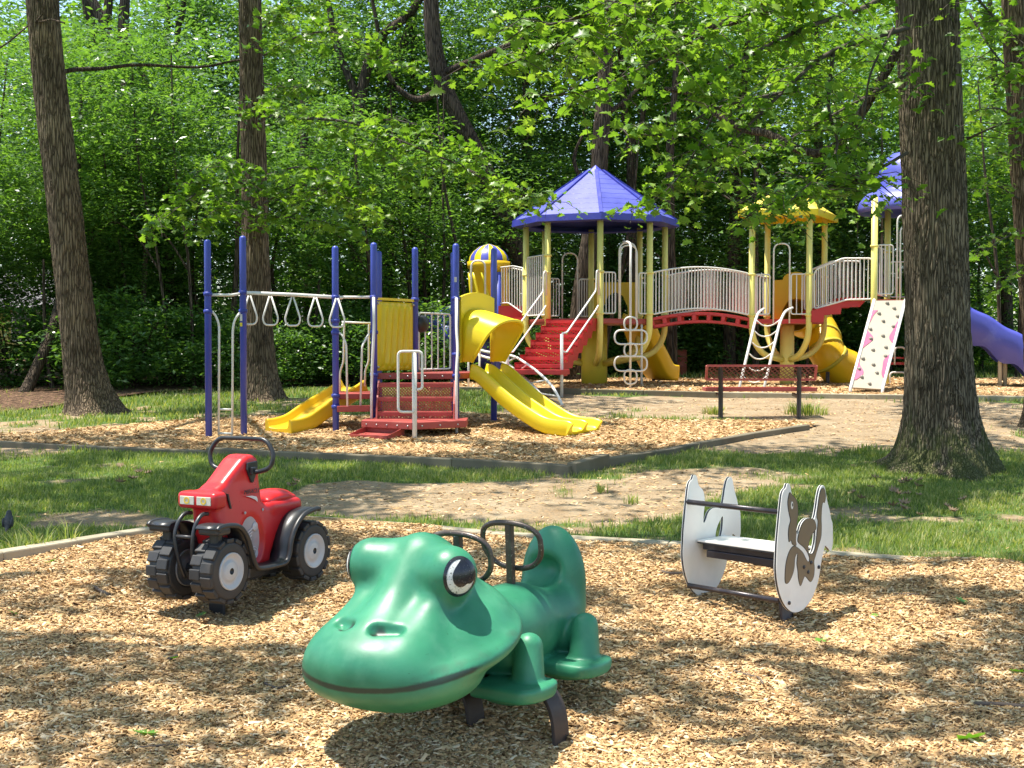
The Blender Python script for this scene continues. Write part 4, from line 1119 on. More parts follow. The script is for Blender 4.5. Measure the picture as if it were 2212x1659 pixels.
def slide(R, path, side, w, rail_h, mat, lanes=1, name='slide', th=0.035, lip=True, rail_w=0.045, round_rail=True):
    """channel slide: path = bed centre points, side = unit vector across"""
    P = smoothpath(path, 5); s = Vector(side).normalized()
    xs_ = []
    lw = w / lanes
    sec = []
    for k in range(lanes):
        x0 = -w / 2 + k * lw
        rw = rail_w
        for (a, h) in ((-rw * .5, rail_h * .8), (-rw * .25, rail_h), (rw * .25, rail_h), (rw * .5, rail_h * .8), (rw * .75, rail_h * .35), (rw * 1.3, 0.01), (lw / 2, 0.0), (lw - rw * 1.3, 0.01), (lw - rw * .75, rail_h * .35)):
            sec.append((x0 + a, h))
    for (a, h) in ((-rail_w * .5, rail_h * .8), (-rail_w * .25, rail_h), (rail_w * .25, rail_h), (rail_w * .5, rail_h * .8)): sec.append((w / 2 + a, h))
    sec += [(w / 2 + rail_w * .5, -th), (w / 2, -th * 1.6), (-w / 2, -th * 1.6), (-w / 2 - rail_w * .5, -th)]
    mb = MB(); rows = []
    for i, p in enumerate(P):
        tn = (P[min(i + 1, len(P) - 1)] - P[max(i - 1, 0)]).normalized(); u = s.cross(tn); u = u if u.z > 0 else -u
        rows.append([p + s * a + u * h for a, h in sec])
    mb.grid(rows, 0, True, True)
    mb.add(rows[0], [tuple(range(len(sec)))]); mb.add(rows[-1], [tuple(reversed(range(len(sec))))])
    return R.add(mb, name, mat)

def set_a():
    R = Root('climbing_frame', (-1.2, 18.2, float(gz(18.2))), 'blue-posted climbing frame with hanging ring handles, yellow double slide and red steps', 'climbing frame')
    PA = {}
    for k, u, d, zt in (('A', 450, 17.1, 3.385), ('B', 526, 17.3, 3.45), ('C', 725, 17.55, 3.335), ('D', 808, 17.8, 3.40), ('G', 985, 17.98, 3.40), ('E', 897, 18.67, 3.40), ('H', 1067, 18.75, 3.40), ('F', 980, 19.6, 3.40), ('K', 819, 19.4, 3.40)):
        x = xd(u, d); PA[k] = (x, d); o = post(R, 'post', x, d, zt, 0.045, M_BLUE)
        for v in {'A': (635, 673), 'B': (632, 672), 'C': (642, 693, 719, 855, 879), 'D': (642, 718, 810, 887), 'E': (647,), 'G': (645, 766, 812), 'H': (765,), 'F': (678, 705)}.get(k, ()):
            clamp(R, x, d, at(u, v, d).z, 0.045, M_BLUEC, o)
    A, B, C, D, E, G, H, F, K = [PA[k] for k in 'ABCDEGHFK']
    # overhead: A-B bar, beam, C-D bar
    rails(R, 'cross_bar', [[at(452, 637, 17.1), at(500, 637.5, 17.2), at(526, 633, 17.3)]], 0.019, M_WHITE)
    rails(R, 'cross_bar', [[at(728, 642, 17.55), at(800, 642, 17.8)]], 0.019, M_WHITE)
    rails(R, 'overhead_beam', [[at(533, 632.5, 17.28), at(640, 637, 17.4), at(740, 643, 17.58)]], 0.024, M_WHITE)
    for u in (539, 584, 632, 681, 728):
        c = at(u, 640 + (u - 584) * .03, 17.4); w_, h_ = .095, .385
        mb = MB(); mb.tube(fillet([c + Vector((-.012, 0, 0)), c + Vector((-w_ * 1.12, 0, -h_ * .78)), c + Vector((-w_ * .8, 0, -h_)), c + Vector((w_ * .8, 0, -h_)), c + Vector((w_ * 1.12, 0, -h_ * .78)), c + Vector((.012, 0, 0))], 0.05, 4), 0.0125, 8)
        R.add(mb, 'ring_handle', M_WHITE)
    # ladder between A and B
    lad = rails(R, 'ladder_rail', [[at(457, 673, 17.12), at(465, 680, 17.14), at(473.6, 701, 17.15), at(472.4, 940, 17.15)]], 0.0155, M_WHITE, fil=.08)
    rails(R, 'ladder_rail', [[at(518, 676, 17.25), at(507, 690, 17.22), at(503, 710, 17.2), at(501.6, 940, 17.2)]], 0.0155, M_WHITE, fil=.08)
    for v in (884, 936): rails(R, 'rung', [[at(472.5, v, 17.15), at(502, v + 1, 17.2)]], 0.014, M_WHITE)
    # hand rails of the low deck
    for L in ([at(730, 718, 17.55), at(739, 722.5, 17.5), at(748, 744, 17.5), at(750.5, 886, 17.5)], [at(797, 721, 17.75), at(782, 747, 17.6), at(778.5, 886, 17.6)],
              [at(740, 696, 18.4), at(743.7, 701, 18.4), at(742, 781, 18.4), at(734.5, 802.5, 18.4), at(734, 846, 18.4)], [at(800, 699, 18.5), at(797, 702, 18.5), at(796.6, 781, 18.5), at(789, 799.5, 18.5), at(788, 834, 18.5)],
              [at(738, 695.5, 18.4), at(801, 698.5, 18.45)]):
        rails(R, 'hand_rail', [L], 0.0145, M_WHITE, fil=.05)
    # decks
    def slab(pts, zt, th, mat, name, bolts=None):
        mb = MB(); mb.prism([(x, y) for x, y in pts], (0, 0, zt - th), (1, 0, 0), (0, 1, 0), (0, 0, 1), th); o = R.add(mb, name, mat, bevel=0.008)
        if bolts:
            for (p, q, n, z) in bolts:
                for i in range(n):
                    t = (i + .5) / n; x, y = p[0] + (q[0] - p[0]) * t, p[1] + (q[1] - p[1]) * t
                    dx, dy = q[0] - p[0], q[1] - p[1]; l = math.hypot(dx, dy); nn = Vector((dy / l, -dx / l, 0))
                    m2 = MB(); m2.lathe([(.013, 0), (.013, .005), (.0001, .008)], Vector((x, y, z)) + nn * .001, 8, axis=nn); R.add(m2, 'bolt', M_BOLT, o)
        return o
    zdeck = at(897, 806, 17.85).z
    slab([(D[0] + .02, 17.86), (G[0], 17.96), (H[0], H[1]), (F[0], F[1]), (E[0], E[1])], zdeck, 0.085, M_RED, 'deck', [((-1.80, 17.87), (-.84, 17.955), 4, zdeck - .045)])
    zl = at(760, 850, 17.7).z
    slab([(C[0] + .03, 17.62), (D[0] - .02, 17.72), (K[0], 18.75), (-2.55, 18.65)], zl, 0.075, M_RED, 'low_deck')
    slab([(C[0] + .03, 17.45), (D[0] - .02, 17.55), (D[0] - .04, 17.75), (C[0] + .01, 17.65)], at(760, 877, 17.5).z, 0.08, M_RED, 'step')
    zp = 1.004
    slab([(-1.99, 17.10), (-1.27, 16.60), (-.60, 17.10), (-.60, 17.72), (-1.99, 17.72)], zp, 0.092, M_RED, 'front_platform', [((-1.99, 17.10), (-1.27, 16.60), 5, zp - .05), ((-1.27, 16.6), (-.6, 17.1), 3, zp - .05)])
    # steps from the platform to the deck with perforated risers
    nst = 3; yb, yf = 17.84, 17.50
    for k in range(1, nst + 1):
        t = k / (nst + .45); z = zdeck + (zp - zdeck) * (0.14 + 0.28 * (k - 1) * 1.12) - .06; y = yb - 0.10 * k
        mb = MB(); mb.box((-1.315, y, z), (1.02, .13, .035)); mb.box((-1.315, y - .062, z - .018), (1.02, .012, .05)); o = R.add(mb, 'tread', M_RED, bevel=0.004)
        mb = MB(); zn = (zdeck + (zp - zdeck) * (0.14 + 0.28 * k * 1.12) - .06) if k < nst else zp
        mb.box((-1.315, y - .05, (z - .045 + zn) / 2), (1.0, .004, max(.03, z - .045 - zn))); R.add(mb, 'riser', M_PERF, o)
    for x in (-1.835, -.795):
        mb = MB(); mb.prism([(17.84, zdeck - .1), (17.84, zp), (17.42, zp), (17.48, zp + .2), (17.74, zdeck - .1)], (x, 0, 0), (0, 1, 0), (0, 0, 1), (.02, 0, 0), 1); R.add(mb, 'stringer', M_RED)
    mb = MB()                                                      # low tray step left of the platform
    f1, f2, b2, b1 = Vector((-2.11, 16.78, 0)), Vector((-1.585, 16.42, 0)), Vector((-1.40, 16.80, 0)), Vector((-1.92, 17.12, 0))
    zb, zt_ = .785, .89
    up = lambda p, z: Vector((p.x, p.y, z))
    mb.add([up(f1, zb + .03), up(f2, zb + .03), up(b2, zb + .06), up(b1, zb + .06)], [(0, 1, 2, 3)])
    mb.bar(up(f1, zb + .03), up(f2, zb + .03), .02, .055)
    mb.add([up(f2, zb), up(b2, zb), up(b2, zt_ + .04), up(f2, zb + .06)], [(0, 1, 2, 3)]); mb.add([up(f1, zb), up(b1, zb), up(b1, zt_ + .04), up(f1, zb + .06)], [(0, 1, 2, 3)])
    mb.add([up(b1, zb), up(b2, zb), up(b2, zt_ + .04), up(b1, zt_ + .04)], [(0, 1, 2, 3)])
    R.add(mb, 'step', M_RED, solid=0.012)
    # white flat legs beside D and G, front post with loop handles
    rails(R, 'hand_rail', [[at(807, 642, 17.7), at(808, 712, 17.62), at(804.5, 783, 17.6), at(802.5, 830, 17.6), at(802.5, 905, 17.5)]], 0.020, M_WHITE, fil=.1)
    rails(R, 'hand_rail', [[at(986, 644, 17.9), at(986, 712, 17.7), at(989, 755, 17.6), at(986, 800, 17.5), at(986, 960, 17.3)]], 0.020, M_WHITE, fil=.1)
    c = at(895, 757, 16.6); mb = MB(); mb.tube([(c.x, 16.62, .55), (c.x, 16.62, c.z)], 0.031, 14); o = R.add(mb, 'front_post', M_WHITE)
    x0, x1 = xd(860, 16.6), xd(912, 16.6); z = lambda v: at(895, v, 16.6).z
    rails(R, 'loop_handle', [[(c.x, 16.60, z(890)), (x0, 16.60, z(890)), (x0, 16.60, z(759)), (x1, 16.60, z(759)), (x1, 16.60, z(840)), (c.x + .03, 16.60, z(842))]], 0.0165, M_WHITE, o, fil=.06, seg=10)
    # yellow corrugated panel between D and E
    Dp, Ep = Vector((D[0], D[1], 0)), Vector((E[0], E[1], 0)); e = (Ep - Dp).normalized(); nn = Vector((e.y, -e.x, 0)); Ld = (Ep - Dp).length
    zt_, zb = 2.60, zdeck + .03
    mb = MB(); rows = []
    for j in range(25):
        h = j / 24; row = []
        for i in range(61):
            t = i / 60; sl = t * 6.2 + h * 0.7 - .3
            ins = 1 if (.10 < t < .93 and .06 < h < .93) else 0
            bump = max(0, math.cos(2 * PI * sl)) ** 2.0 * 0.06 * ins
            row.append(Dp + e * (.055 + t * (Ld - .11)) + nn * (bump - .01) + Vector((0, 0, zt_ - (zt_ - zb) * h)))
        rows.append(row)
    mb.grid(rows, 0, True); pn = R.add(mb, 'yellow_panel', M_YEL, solid=0.02)
    mb = MB(); mb.bar(Dp + Vector((0, 0, zt_ + .035)) + e * .03, Ep + Vector((0, 0, zt_ + .035)) - e * .03, .035, .035); R.add(mb, 'panel_bar', M_YEL, pn)
    for (t, zz) in ((.07, zt_ - .03), (.93, zt_ - .03), (.07, zb + .05), (.93, zb + .05)):
        mb = MB(); mb.lathe([(.018, 0), (.018, .03), (.0001, .035)], Dp + e * Ld * t + nn * .002 + Vector((0, 0, zz)), 8, axis=nn); R.add(mb, 'bolt', M_BOLT, pn)
    # railing E-F and black porthole
    barrier(R, E, F, zdeck + .03, at(922, 676.5, 18.9).z, 4, M_WHITE, inset=.1)
    c = Vector((E[0] + .075, E[1] + .13, at(900, 700, 18.9).z)); mb = MB(); mb.lathe([(.13, 0), (.13, .02), (.11, .07), (.065, .10), (.0001, .115)], c, 24, axis=(e.y, -e.x, 0)); mb.lathe([(.13, 0), (.0001, -.01)], c, 24, axis=(e.y, -e.x, 0)); R.add(mb, 'porthole_bubble', M_DARK)
    # hood of the double slide between G and H
    Gp, Hp = Vector((G[0], G[1], 0)), Vector((H[0], H[1], 0)); e = (Hp - Gp).normalized(); out = Vector((e.y, -e.x, 0)); Lg = (Hp - Gp).length; mid = (Gp + Hp) / 2
    zb_, arch_z, R0 = at(1000, 782, 18.1).z, 2.17, 0.36
    arc = [(-R0, zb_ + .0)] + [(R0 * math.copysign(abs(math.cos(a)) ** .75, -math.cos(a)), arch_z + .33 * abs(math.sin(a)) ** .8) for a in np.linspace(0, PI, 19)] + [(R0, zb_ + .0)]
    rows = []
    for i, (a, zz) in enumerate(arc):
        f = min(1, max(0, (zz - zb_) / .72)); dep = .20 + .42 * f ** 1.1
        rows.append([mid + e * (a * (1 + .10 * q)) + out * (.02 + dep * q) + Vector((0, 0, zz - .16 * q * f)) for q in (0, .25, .5, .75, .95, 1.0)])
    mb = MB(); mb.grid(rows, 0, True); hood = R.add(mb, 'slide_hood', M_YEL, solid=0.028)
    mb = MB(); mb.tube([r[-1] for r in rows], 0.022, 8); R.add(mb, 'hood_rim', M_YEL, hood)
    mb = MB()
    pin = [(a, zz) for a, zz in arc]; pout = []
    for i, (a, zz) in enumerate(arc):
        t = i / (len(arc) - 1); ao = -Lg * .44 + Lg * .88 * t if 0 < i < len(arc) - 1 else math.copysign(Lg * .44, a)
        ao = max(-Lg * .44, min(Lg * .44, a * 1.6)); zo = zb_ - .01 if i in (0, len(arc) - 1) else max(zz, 2.60 + .14 * math.cos(a / R0 * 1.5)) if abs(a) < R0 * .999 or zz > arch_z + .05 else zz
        pout.append((ao, zo))
    for yy in (0.0,):
        rws = [[mid + e * a + out * .015 + Vector((0, 0, z_)) for a, z_ in pin], [mid + e * a + out * .03 + Vector((0, 0, z_)) for a, z_ in pout]]
        mb.grid(rws, 0, False)
    R.add(mb, 'hood_panel', M_YEL, hood, solid=0.035)
    # double slide
    st = Vector((-.33, 18.32, 0)); en = Vector((.965, 17.36, 0)); dirv = (en - st); side = Vector((-dirv.y, dirv.x, 0)).normalized()
    prof = [(-.03, 1.60), (.05, 1.56), (.33, 1.235), (.6, .995), (.74, .905), (.86, .875), (.97, .865), (1.0, .845)]
    slide(R, [st + dirv * t + Vector((0, 0, z_)) for t, z_ in prof], side, 0.70, 0.135, M_YEL, lanes=2, name='double_slide', th=.05)
    mb = MB(); mb.tube([(.70, 17.55, .6), (.70, 17.55, .86)], .03, 8); R.add(mb, 'slide_support', M_DARK)
    # small slide on the left
    st = at(766, 838, 18.75); en = Vector((xd(600, 17.55), 17.55, .84)); d0 = Vector((en.x - st.x, en.y - st.y, 0)); side = Vector((-d0.y, d0.x, 0)).normalized()
    pf = [(0, st.z + .0), (.15, st.z - .10), (.5, 1.07), (.72, .92), (.88, .87), (1.0, .86)]
    slide(R, [Vector((st.x, st.y, 0)) + d0 * t + Vector((0, 0, z_)) for t, z_ in pf], side, .46, .13, M_YELD, 1, 'small_slide', th=.05)
    # number stickers on post G, maker's plate on B
    wht = paint('worn_sticker', (.6, .58, .55), .5, .5, (.1, .1, .3), 30)
    for v_, hgt in ((604, .07), (642, .03)):
        c = at(984, v_, 17.94); mb = MB(); mb.box((c.x, c.y - .008, c.z), (.035, .002, hgt)); R.add(mb, 'sticker', wht)
    c = at(523, 686, 17.25); mb = MB(); mb.box((c.x - .012, c.y - .004, c.z), (.03, .004, .09)); R.add(mb, 'sticker', wht)
    c = at(523, 701, 17.25); mb = MB(); mb.box((c.x - .012, c.y - .004, c.z), (.03, .004, .05)); R.add(mb, 'sticker', M_YEL)
set_a()
# ================================================================ TOWERS, BRIDGES, FAR SLIDES (one connected structure)
M_ROOFB = None
def roof_mat(name, c, board=9.0):
    m = N(name)
    n1 = m.noise(1.6, 3); n2 = m.noise(9, 4)
    sp = m.n('SeparateXYZ'); m.l(m.tc.outputs['Object'], sp.inputs[0])
    wob = m.math('ADD', m.math('MULTIPLY', sp.outputs['Z'], board), m.math('MULTIPLY', n2.outputs['Fac'], 0.35))
    fr = m.math('FRACT', wob)
    line = m.ramp(fr, [(0.0, (0, 0, 0)), (0.10, (1, 1, 1))])
    col = m.ramp(n1.outputs['Fac'], [(0.3, tuple(x * .85 for x in c)), (0.75, tuple(min(1, x * 1.2 + .03) for x in c))])
    col = m.mix(m.math('MULTIPLY', m.math('SUBTRACT', 1.0, line), 0.75), col, tuple(x * .35 for x in c))
    m.principled(col, 0.48, 0, m.bump(line, 0.5, 0.02), 0.4)
    return m.m
M_ROOFB = roof_mat('blue_boarded_roof', (0.075, 0.085, 0.39)); M_ROOFT = paint('blue_roof_trim', (0.045, 0.052, 0.36), 0.4, 0.2)
M_ROOFY = roof_mat('yellow_boarded_roof', (0.80, 0.60, 0.06)); M_ROOFS = paint('violet_blue_plastic', (0.075, 0.085, 0.43), 0.4, 0.3, (0.35, 0.35, 0.6), 3)
M_YPOST = paint('pale_yellow_coating', (0.80, 0.70, 0.19), 0.42, 0.25, (0.4, 0.33, 0.08), 5, fade=0.1)
M_OLIVE = paint('olive_yellow_coating', (0.52, 0.44, 0.035), 0.5, 0.4, (0.3, 0.27, 0.06), 4)  # darker olive tone of yellow for the first column and tube collars

def set_b():
    R = Root('tower_play_structure', (4.0, 25.5, float(gz(25.5))), 'long play structure of roofed yellow-post towers joined by white-railed red bridges at the back', 'play structure')
    gnd = float(gz(26)) - .1
    # ---------- tower one: octagonal, blue roof
    cx, cy, r = 1.67, 26.0, 1.39
    zd = 2.505
    mb = MB(); mb.lathe([(.26, gnd), (.26, zd - .1)], (cx - .02, cy, 0), 28); col1 = R.add(mb, 'column', M_OLIVE)
    ang = [math.radians(270 + 45 * k) for k in range(8)]
    V = [(cx + r * math.cos(a), cy + r * math.sin(a)) for a in ang]     # 0 front, 1 front right, 2 right, 3 back right, 4 back, 5 back left, 6 left, 7 front left
    for k, (x, y) in enumerate(V):
        dx, dy = (cx - x) / r, (cy - y) / r
        P = [Vector((x, y, 4.42)), Vector((x, y, 2.15)), Vector((x + dx * .25, y + dy * .25, 1.80)), Vector((x + dx * (r - .2), y + dy * (r - .2), 1.62))]
        if k == 7: P = [Vector((x, y, 4.42)), Vector((x, y, 2.30))]
        mb = MB(); mb.tube(fillet(P, .42, 7), .060, 14); o = R.add(mb, 'post', M_YPOST)
        for z_ in ((3.39, 2.60) if k != 7 else (3.39, 3.72)): clamp(R, x, y, z_, .060, M_YPOST, o, .05)
    mb = MB(); mb.prism([(cx + 1.34 * math.cos(a), cy + 1.34 * math.sin(a)) for a in ang], (0, 0, zd - .10), (1, 0, 0), (0, 1, 0), (0, 0, 1), .10); R.add(mb, 'deck', M_RED, bevel=.01)
    # roof
    Ro, ze, za = 1.635, 4.46, 5.56
    E_ = [Vector((cx + Ro * math.cos(a), cy + Ro * math.sin(a), ze)) for a in ang]; T_ = [Vector((cx + .19 * math.cos(a), cy + .19 * math.sin(a), za - .12)) for a in ang]
    mb = MB()
    for k in range(8): mb.add([E_[k], E_[(k + 1) % 8], T_[(k + 1) % 8], T_[k]], [(0, 1, 2, 3)])
    rf = R.add(mb, 'roof', M_ROOFB, solid=.03)
    mb = MB(); mb.add([Vector((cx + .21 * math.cos(a), cy + .21 * math.sin(a), za - .14)) for a in ang] + [Vector((cx, cy, za + .03))], [(k, (k + 1) % 8, 8) for k in range(8)]); R.add(mb, 'roof_cap', M_ROOFT, rf)
    for k in range(8):
        mb = MB(); mb.bar(E_[k] + Vector((0, 0, .015)), T_[k] + Vector((0, 0, .02)), .065, .05); R.add(mb, 'roof_rib', M_ROOFT, rf)
    mb = MB()
    for k in range(8):
        a, b = E_[k], E_[(k + 1) % 8]; i_ = lambda p, s, z: Vector((cx + (p.x - cx) * s, cy + (p.y - cy) * s, z))
        mb.add([i_(a, 1.012, ze + .02), i_(b, 1.012, ze + .02), i_(b, 1.02, ze - .10), i_(a, 1.02, ze - .10)], [(0, 1, 2, 3)])
        mb.add([i_(a, 1.02, ze - .10), i_(b, 1.02, ze - .10), i_(b, .80, ze - .10), i_(a, .80, ze - .10)], [(0, 1, 2, 3)])
    R.add(mb, 'roof_fascia', M_ROOFT, rf, solid=.02)
    zb, zt = 2.60, 3.38
    def arch(p, q, za_, zb_, back=0.0, r_=.0165, name='entry_arch'):
        p, q = Vector((p[0], p[1], 0)), Vector((q[0], q[1], 0)); w_ = (q - p).length
        P = [p + Vector((0, 0, zb_)), p + Vector((0, 0, za_)), q + Vector((0, 0, za_)), q + Vector((0, 0, zb_))]
        rails(R, name, [P], r_, M_WHITE, fil=w_ * .48)
    lerp2 = lambda a, b, t: (a[0] + (b[0] - a[0]) * t, a[1] + (b[1] - a[1]) * t)
    barrier(R, V[6], V[7], 2.58, 3.74, 9, M_WHITE, inset=.07, br=.011)                     # tall barrier left of the stairs
    barrier(R, V[0], lerp2(V[0], V[1], .36), zb, zt, 3, M_WHITE, inset=.06)               # front right opening with climber
    barrier(R, lerp2(V[0], V[1], .74), V[1], zb, zt, 2, M_WHITE, inset=.04)
    arch(lerp2(V[0], V[1], .38), lerp2(V[0], V[1], .72), 3.95, 2.50); arch(lerp2(V[0], V[1], .40), lerp2(V[0], V[1], .74), 3.90, 2.50)
    barrier(R, V[5], lerp2(V[5], V[4], .36), zb, zt, 3, M_WHITE, inset=.06); barrier(R, lerp2(V[5], V[4], .70), V[4], zb, zt, 3, M_WHITE, inset=.04)
    arch(lerp2(V[5], V[4], .37), lerp2(V[5], V[4], .70), 3.92, 2.52)
    # yellow slide hood at the back right and slide behind
    a, b = V[4], V[3]; p0, p1 = Vector((b[0] - .95, b[1], 0)), Vector((b[0] + .0, b[1] - .0, 0))
    mb = MB(); out = [(0, 2.52), (0, 3.30), (.90, 3.30), (.90, 2.52), (.72, 2.52), (.70, 2.80), (.60, 3.02), (.45, 3.10), (.30, 3.02), (.20, 2.80), (.18, 2.52)]
    mb.prism(out, p0, (1, 0, 0), (0, 0, 1), (0, 1, 0), .05); R.add(mb, 'slide_hood', M_YELD)
    st, en = Vector((2.55, 26.9, 0)), Vector((xd(1440, 27.6), 27.6, 0)); d0 = en - st; sd = Vector((-d0.y, d0.x, 0)).normalized()
    zz = lambda v: at(1400, v, 27.4).z
    slide(R, [st + d0 * t + Vector((0, 0, z_)) for t, z_ in ((-.05, 2.50), (.1, 2.42), (.35, 1.98), (.55, 1.72), (.72, 1.50), (.85, 1.42), (1.02, 1.40))], sd, .62, .17, M_YELD, 1, 'slide', th=.10)
    mb = MB(); mb.tube([(xd(1412, 27.6), 27.6, gnd), (xd(1412, 27.6), 27.6, 1.4)], .035, 10); R.add(mb, 'slide_support', M_DARK)
    # stairs from the front left opening
    top = Vector(((V[7][0] + V[0][0]) / 2, (V[7][1] + V[0][1]) / 2, 0)); dr = Vector((-.40, -.917, 0)); sd = Vector((.917, -.40, 0)); w = .93
    nst = 7; zt0, zb0 = 2.50, 1.545; run = 1.75
    for k in range(nst):
        z_ = zt0 - (k + .35) * (zt0 - zb0) / nst; c = top + dr * (run * (k + .5) / nst); R3 = Matrix((sd, -dr, Vector((0, 0, 1)))).transposed()
        mb = MB(); mb.box(c + Vector((0, 0, z_)), (w, run / nst + .01, .03), R=R3); mb.box(c + dr * (run / nst * .5) + Vector((0, 0, z_ - .015)), (w, .02, .055), R=R3); o = R.add(mb, 'tread', M_RED2)
        mb = MB(); mb.box(c + dr * (run / nst * .5 - .02) + Vector((0, 0, z_ - .075)), (w - .03, .006, .115), R=R3); R.add(mb, 'riser', M_PERF2, o)
    for s in (-1, 1):
        pts = []
        for k in range(nst):
            z_ = zt0 - (k + .35) * (zt0 - zb0) / nst; y0, y1 = run * k / nst, run * (k + 1) / nst
            pts += [(y0, z_ + .05), (y1, z_ + .05)]
        low = []
        for k in reversed(range(nst)):
            z_ = zt0 - (k + .35) * (zt0 - zb0) / nst; y0, y1 = run * k / nst, run * (k + 1) / nst
            low += [(y1 - .02, z_ - .19), (y0 + .06, z_ - .19)]
        mb = MB(); mb.prism(pts + low, top + sd * (s * w / 2 - .01), dr, (0, 0, 1), sd, .02); R.add(mb, 'stringer', M_RED2)
    c = top + dr * (run + .20); R3 = Matrix((sd, -dr, Vector((0, 0, 1)))).transposed()
    mb = MB(); mb.box(c + Vector((0, 0, 1.52)), (1.18, .44, .085), R=R3); R.add(mb, 'landing', M_RED2, bevel=.008)
    g2 = float(gz(23.6)) - .05
    for s in (-1, 1):
        b_ = c + sd * (s * .52)
        rails(R, 'landing_leg', [[b_ + Vector((0, 0, g2)), b_ + Vector((0, 0, 2.19))]], .028, M_WHITE, seg=10)
        vv = Vector(V[7 if s < 0 else 0] + (0,)) + dr * .07
        rails(R, 'stair_handrail', [[vv + Vector((0, 0, 2.95)), vv + Vector((0, 0, 3.42)), vv + dr * .12 + Vector((0, 0, 3.40)), vv + dr * .16 + Vector((0, 0, 3.02)), b_ + Vector((0, 0, 2.22)) - dr * .25, b_ + Vector((0, 0, 2.20)), b_ + Vector((0, 0, 1.90)), b_ + Vector((0, 0, 1.86)) - dr * .22, vv + dr * .16 + Vector((0, 0, 2.66)), vv + dr * .03 + Vector((0, 0, 2.75))]], .0165, M_WHITE, fil=.07)
    # loop pole climber
    px, py = xd(1361.5, 24.15), 24.15; zg = float(gz(py)) - .05
    rails(R, 'climber_pole', [[(px, py, zg), (px, py, 3.55), (px + .02, py + .15, 3.92), (px - .10, py + .45, 3.95)]], .022, M_WHITE, fil=.15, seg=10)
    rails(R, 'climber_pole', [[(px + .30, py + .9, zg), (px + .30, py + .9, 2.45)]], .022, M_WHITE, seg=10)
    def loop(x0, x1, z0, z1, yy):
        P = [Vector((px + x0, yy, z0)), Vector((px + x1, yy, z0)), Vector((px + x1, yy, z1)), Vector((px + x0, yy, z1))]
        mb = MB(); mb.tube(fillet(P, min(abs(x1 - x0), abs(z1 - z0)) * .48, 7, True), .017, 8, closed=True); R.add(mb, 'climber_loop', M_WHITE)
    zv = lambda y6: at(1361, 340.3 + y6 * .30782, py).z
    for (a0, a1, y0, y1) in ((925, 1015, 1120, 1212), (858, 1085, 1212, 1310), (925, 1013, 1305, 1396), (857, 1085, 1396, 1498), (925, 1013, 1490, 1590)):
        k = .30782 * py / 2800; loop((a0 - 968) * k, (a1 - 968) * k, zv(y1), zv(y0), py - .01)
    # ---------- bridge one: arched, between tower one and tower two
    T2 = {'LF': (4.71, 25.50), 'RF': (5.79, 25.30), 'LB': (5.24, 26.65), 'RB': (6.35, 26.40)}
    A0, A1 = V[1], T2['LF']; B0, B1 = (V[2][0] - .0, V[2][1]), (T2['LF'][0] + .1, T2['LF'][1] + .95)
    bow = lambda t: .155 * math.sin(PI * t) ** .9
    for (p, q) in ((A0, A1), ((V[2][0] + .02, 26.1), (5.0, 26.35))):
        barrier(R, p, q, 0, 0, 29, M_WHITE, inset=.06, top=lambda t: 3.395 + bow(t) * .75, bot=lambda t: 2.585 + bow(t) * .8, r=.017, br=.0125, name='bridge_railing')
    mb = MB(); rows = []
    for i in range(25):
        t = i / 24; z_ = 2.505 + bow(t) * .8; xa, ya = lerp2(A0, A1, t); rows.append([Vector((xa, ya + .02, z_)), Vector((xa + .2, ya + .88, z_))])
    mb.grid(rows, 0, True); R.add(mb, 'bridge_deck', M_RED2, solid=.02)
    for dy in (.0, .86):
        segs = 7
        mb = MB()
        f = lambda t, lo: Vector((lerp2(A0, A1, t)[0] + dy * .2, lerp2(A0, A1, t)[1] + dy, 2.505 + bow(t) * .8 - lo))
        for lo, th in ((.02, .05), (.17, .045)):
            for i in range(24): mb.bar(f(i / 24, lo + .0), f((i + 1) / 24, lo + .0), .03, th)
        for i in range(1, segs): 
            t = i / segs; mb.bar(f(t - .018, .095), f(t + .018, .095), .03, .12)
        for t in (.02, .98): mb.bar(f(t - .02, .095), f(t + .02, .095), .03, .19)
        R.add(mb, 'bridge_beam', M_RED2)
    # ---------- tower two: square, yellow roof
    c2 = Vector((xd(1700, 26.05), 26.05, 0))
    mb = MB(); mb.lathe([(.14, gnd), (.14, 2.4)], c2, 24); R.add(mb, 'column', M_YPOST)
    for k, (x, y) in T2.items():
        d0 = (c2 - Vector((x, y, 0))); L = d0.length; d0.normalize()
        P = [Vector((x, y, 4.62)), Vector((x, y, 2.15)), Vector((x, y, 1.80)) + d0 * .30, Vector((x, y, 1.70)) + d0 * (L - .1)]
        mb = MB(); mb.tube(fillet(P, .40, 7), .060, 14); o = R.add(mb, 'post', M_YPOST); clamp(R, x, y, 3.38, .06, M_YPOST, o, .05); clamp(R, x, y, 2.58, .06, M_YPOST, o, .05)
    q = [T2['LF'], T2['RF'], T2['RB'], T2['LB']]
    mb = MB(); mb.prism(q, (0, 0, 2.42), (1, 0, 0), (0, 1, 0), (0, 0, 1), .085); R.add(mb, 'deck', M_RED2)
    mc = Vector((sum(p[0] for p in q) / 4, sum(p[1] for p in q) / 4, 0)); ro = [Vector((mc.x + (p[0] - mc.x) * 1.36, mc.y + (p[1] - mc.y) * 1.36, 4.60)) for p in q]; ri = [Vector((mc.x + (p[0] - mc.x) * .12, mc.y + (p[1] - mc.y) * .12, 5.12)) for p in q]
    mb = MB()
    for k in range(4): mb.add([ro[k], ro[(k + 1) % 4], ri[(k + 1) % 4], ri[k]], [(0, 1, 2, 3)])
    mb.add(ri, [(0, 1, 2, 3)]); rf = R.add(mb, 'roof', M_ROOFY, solid=.03)
    mb = MB()
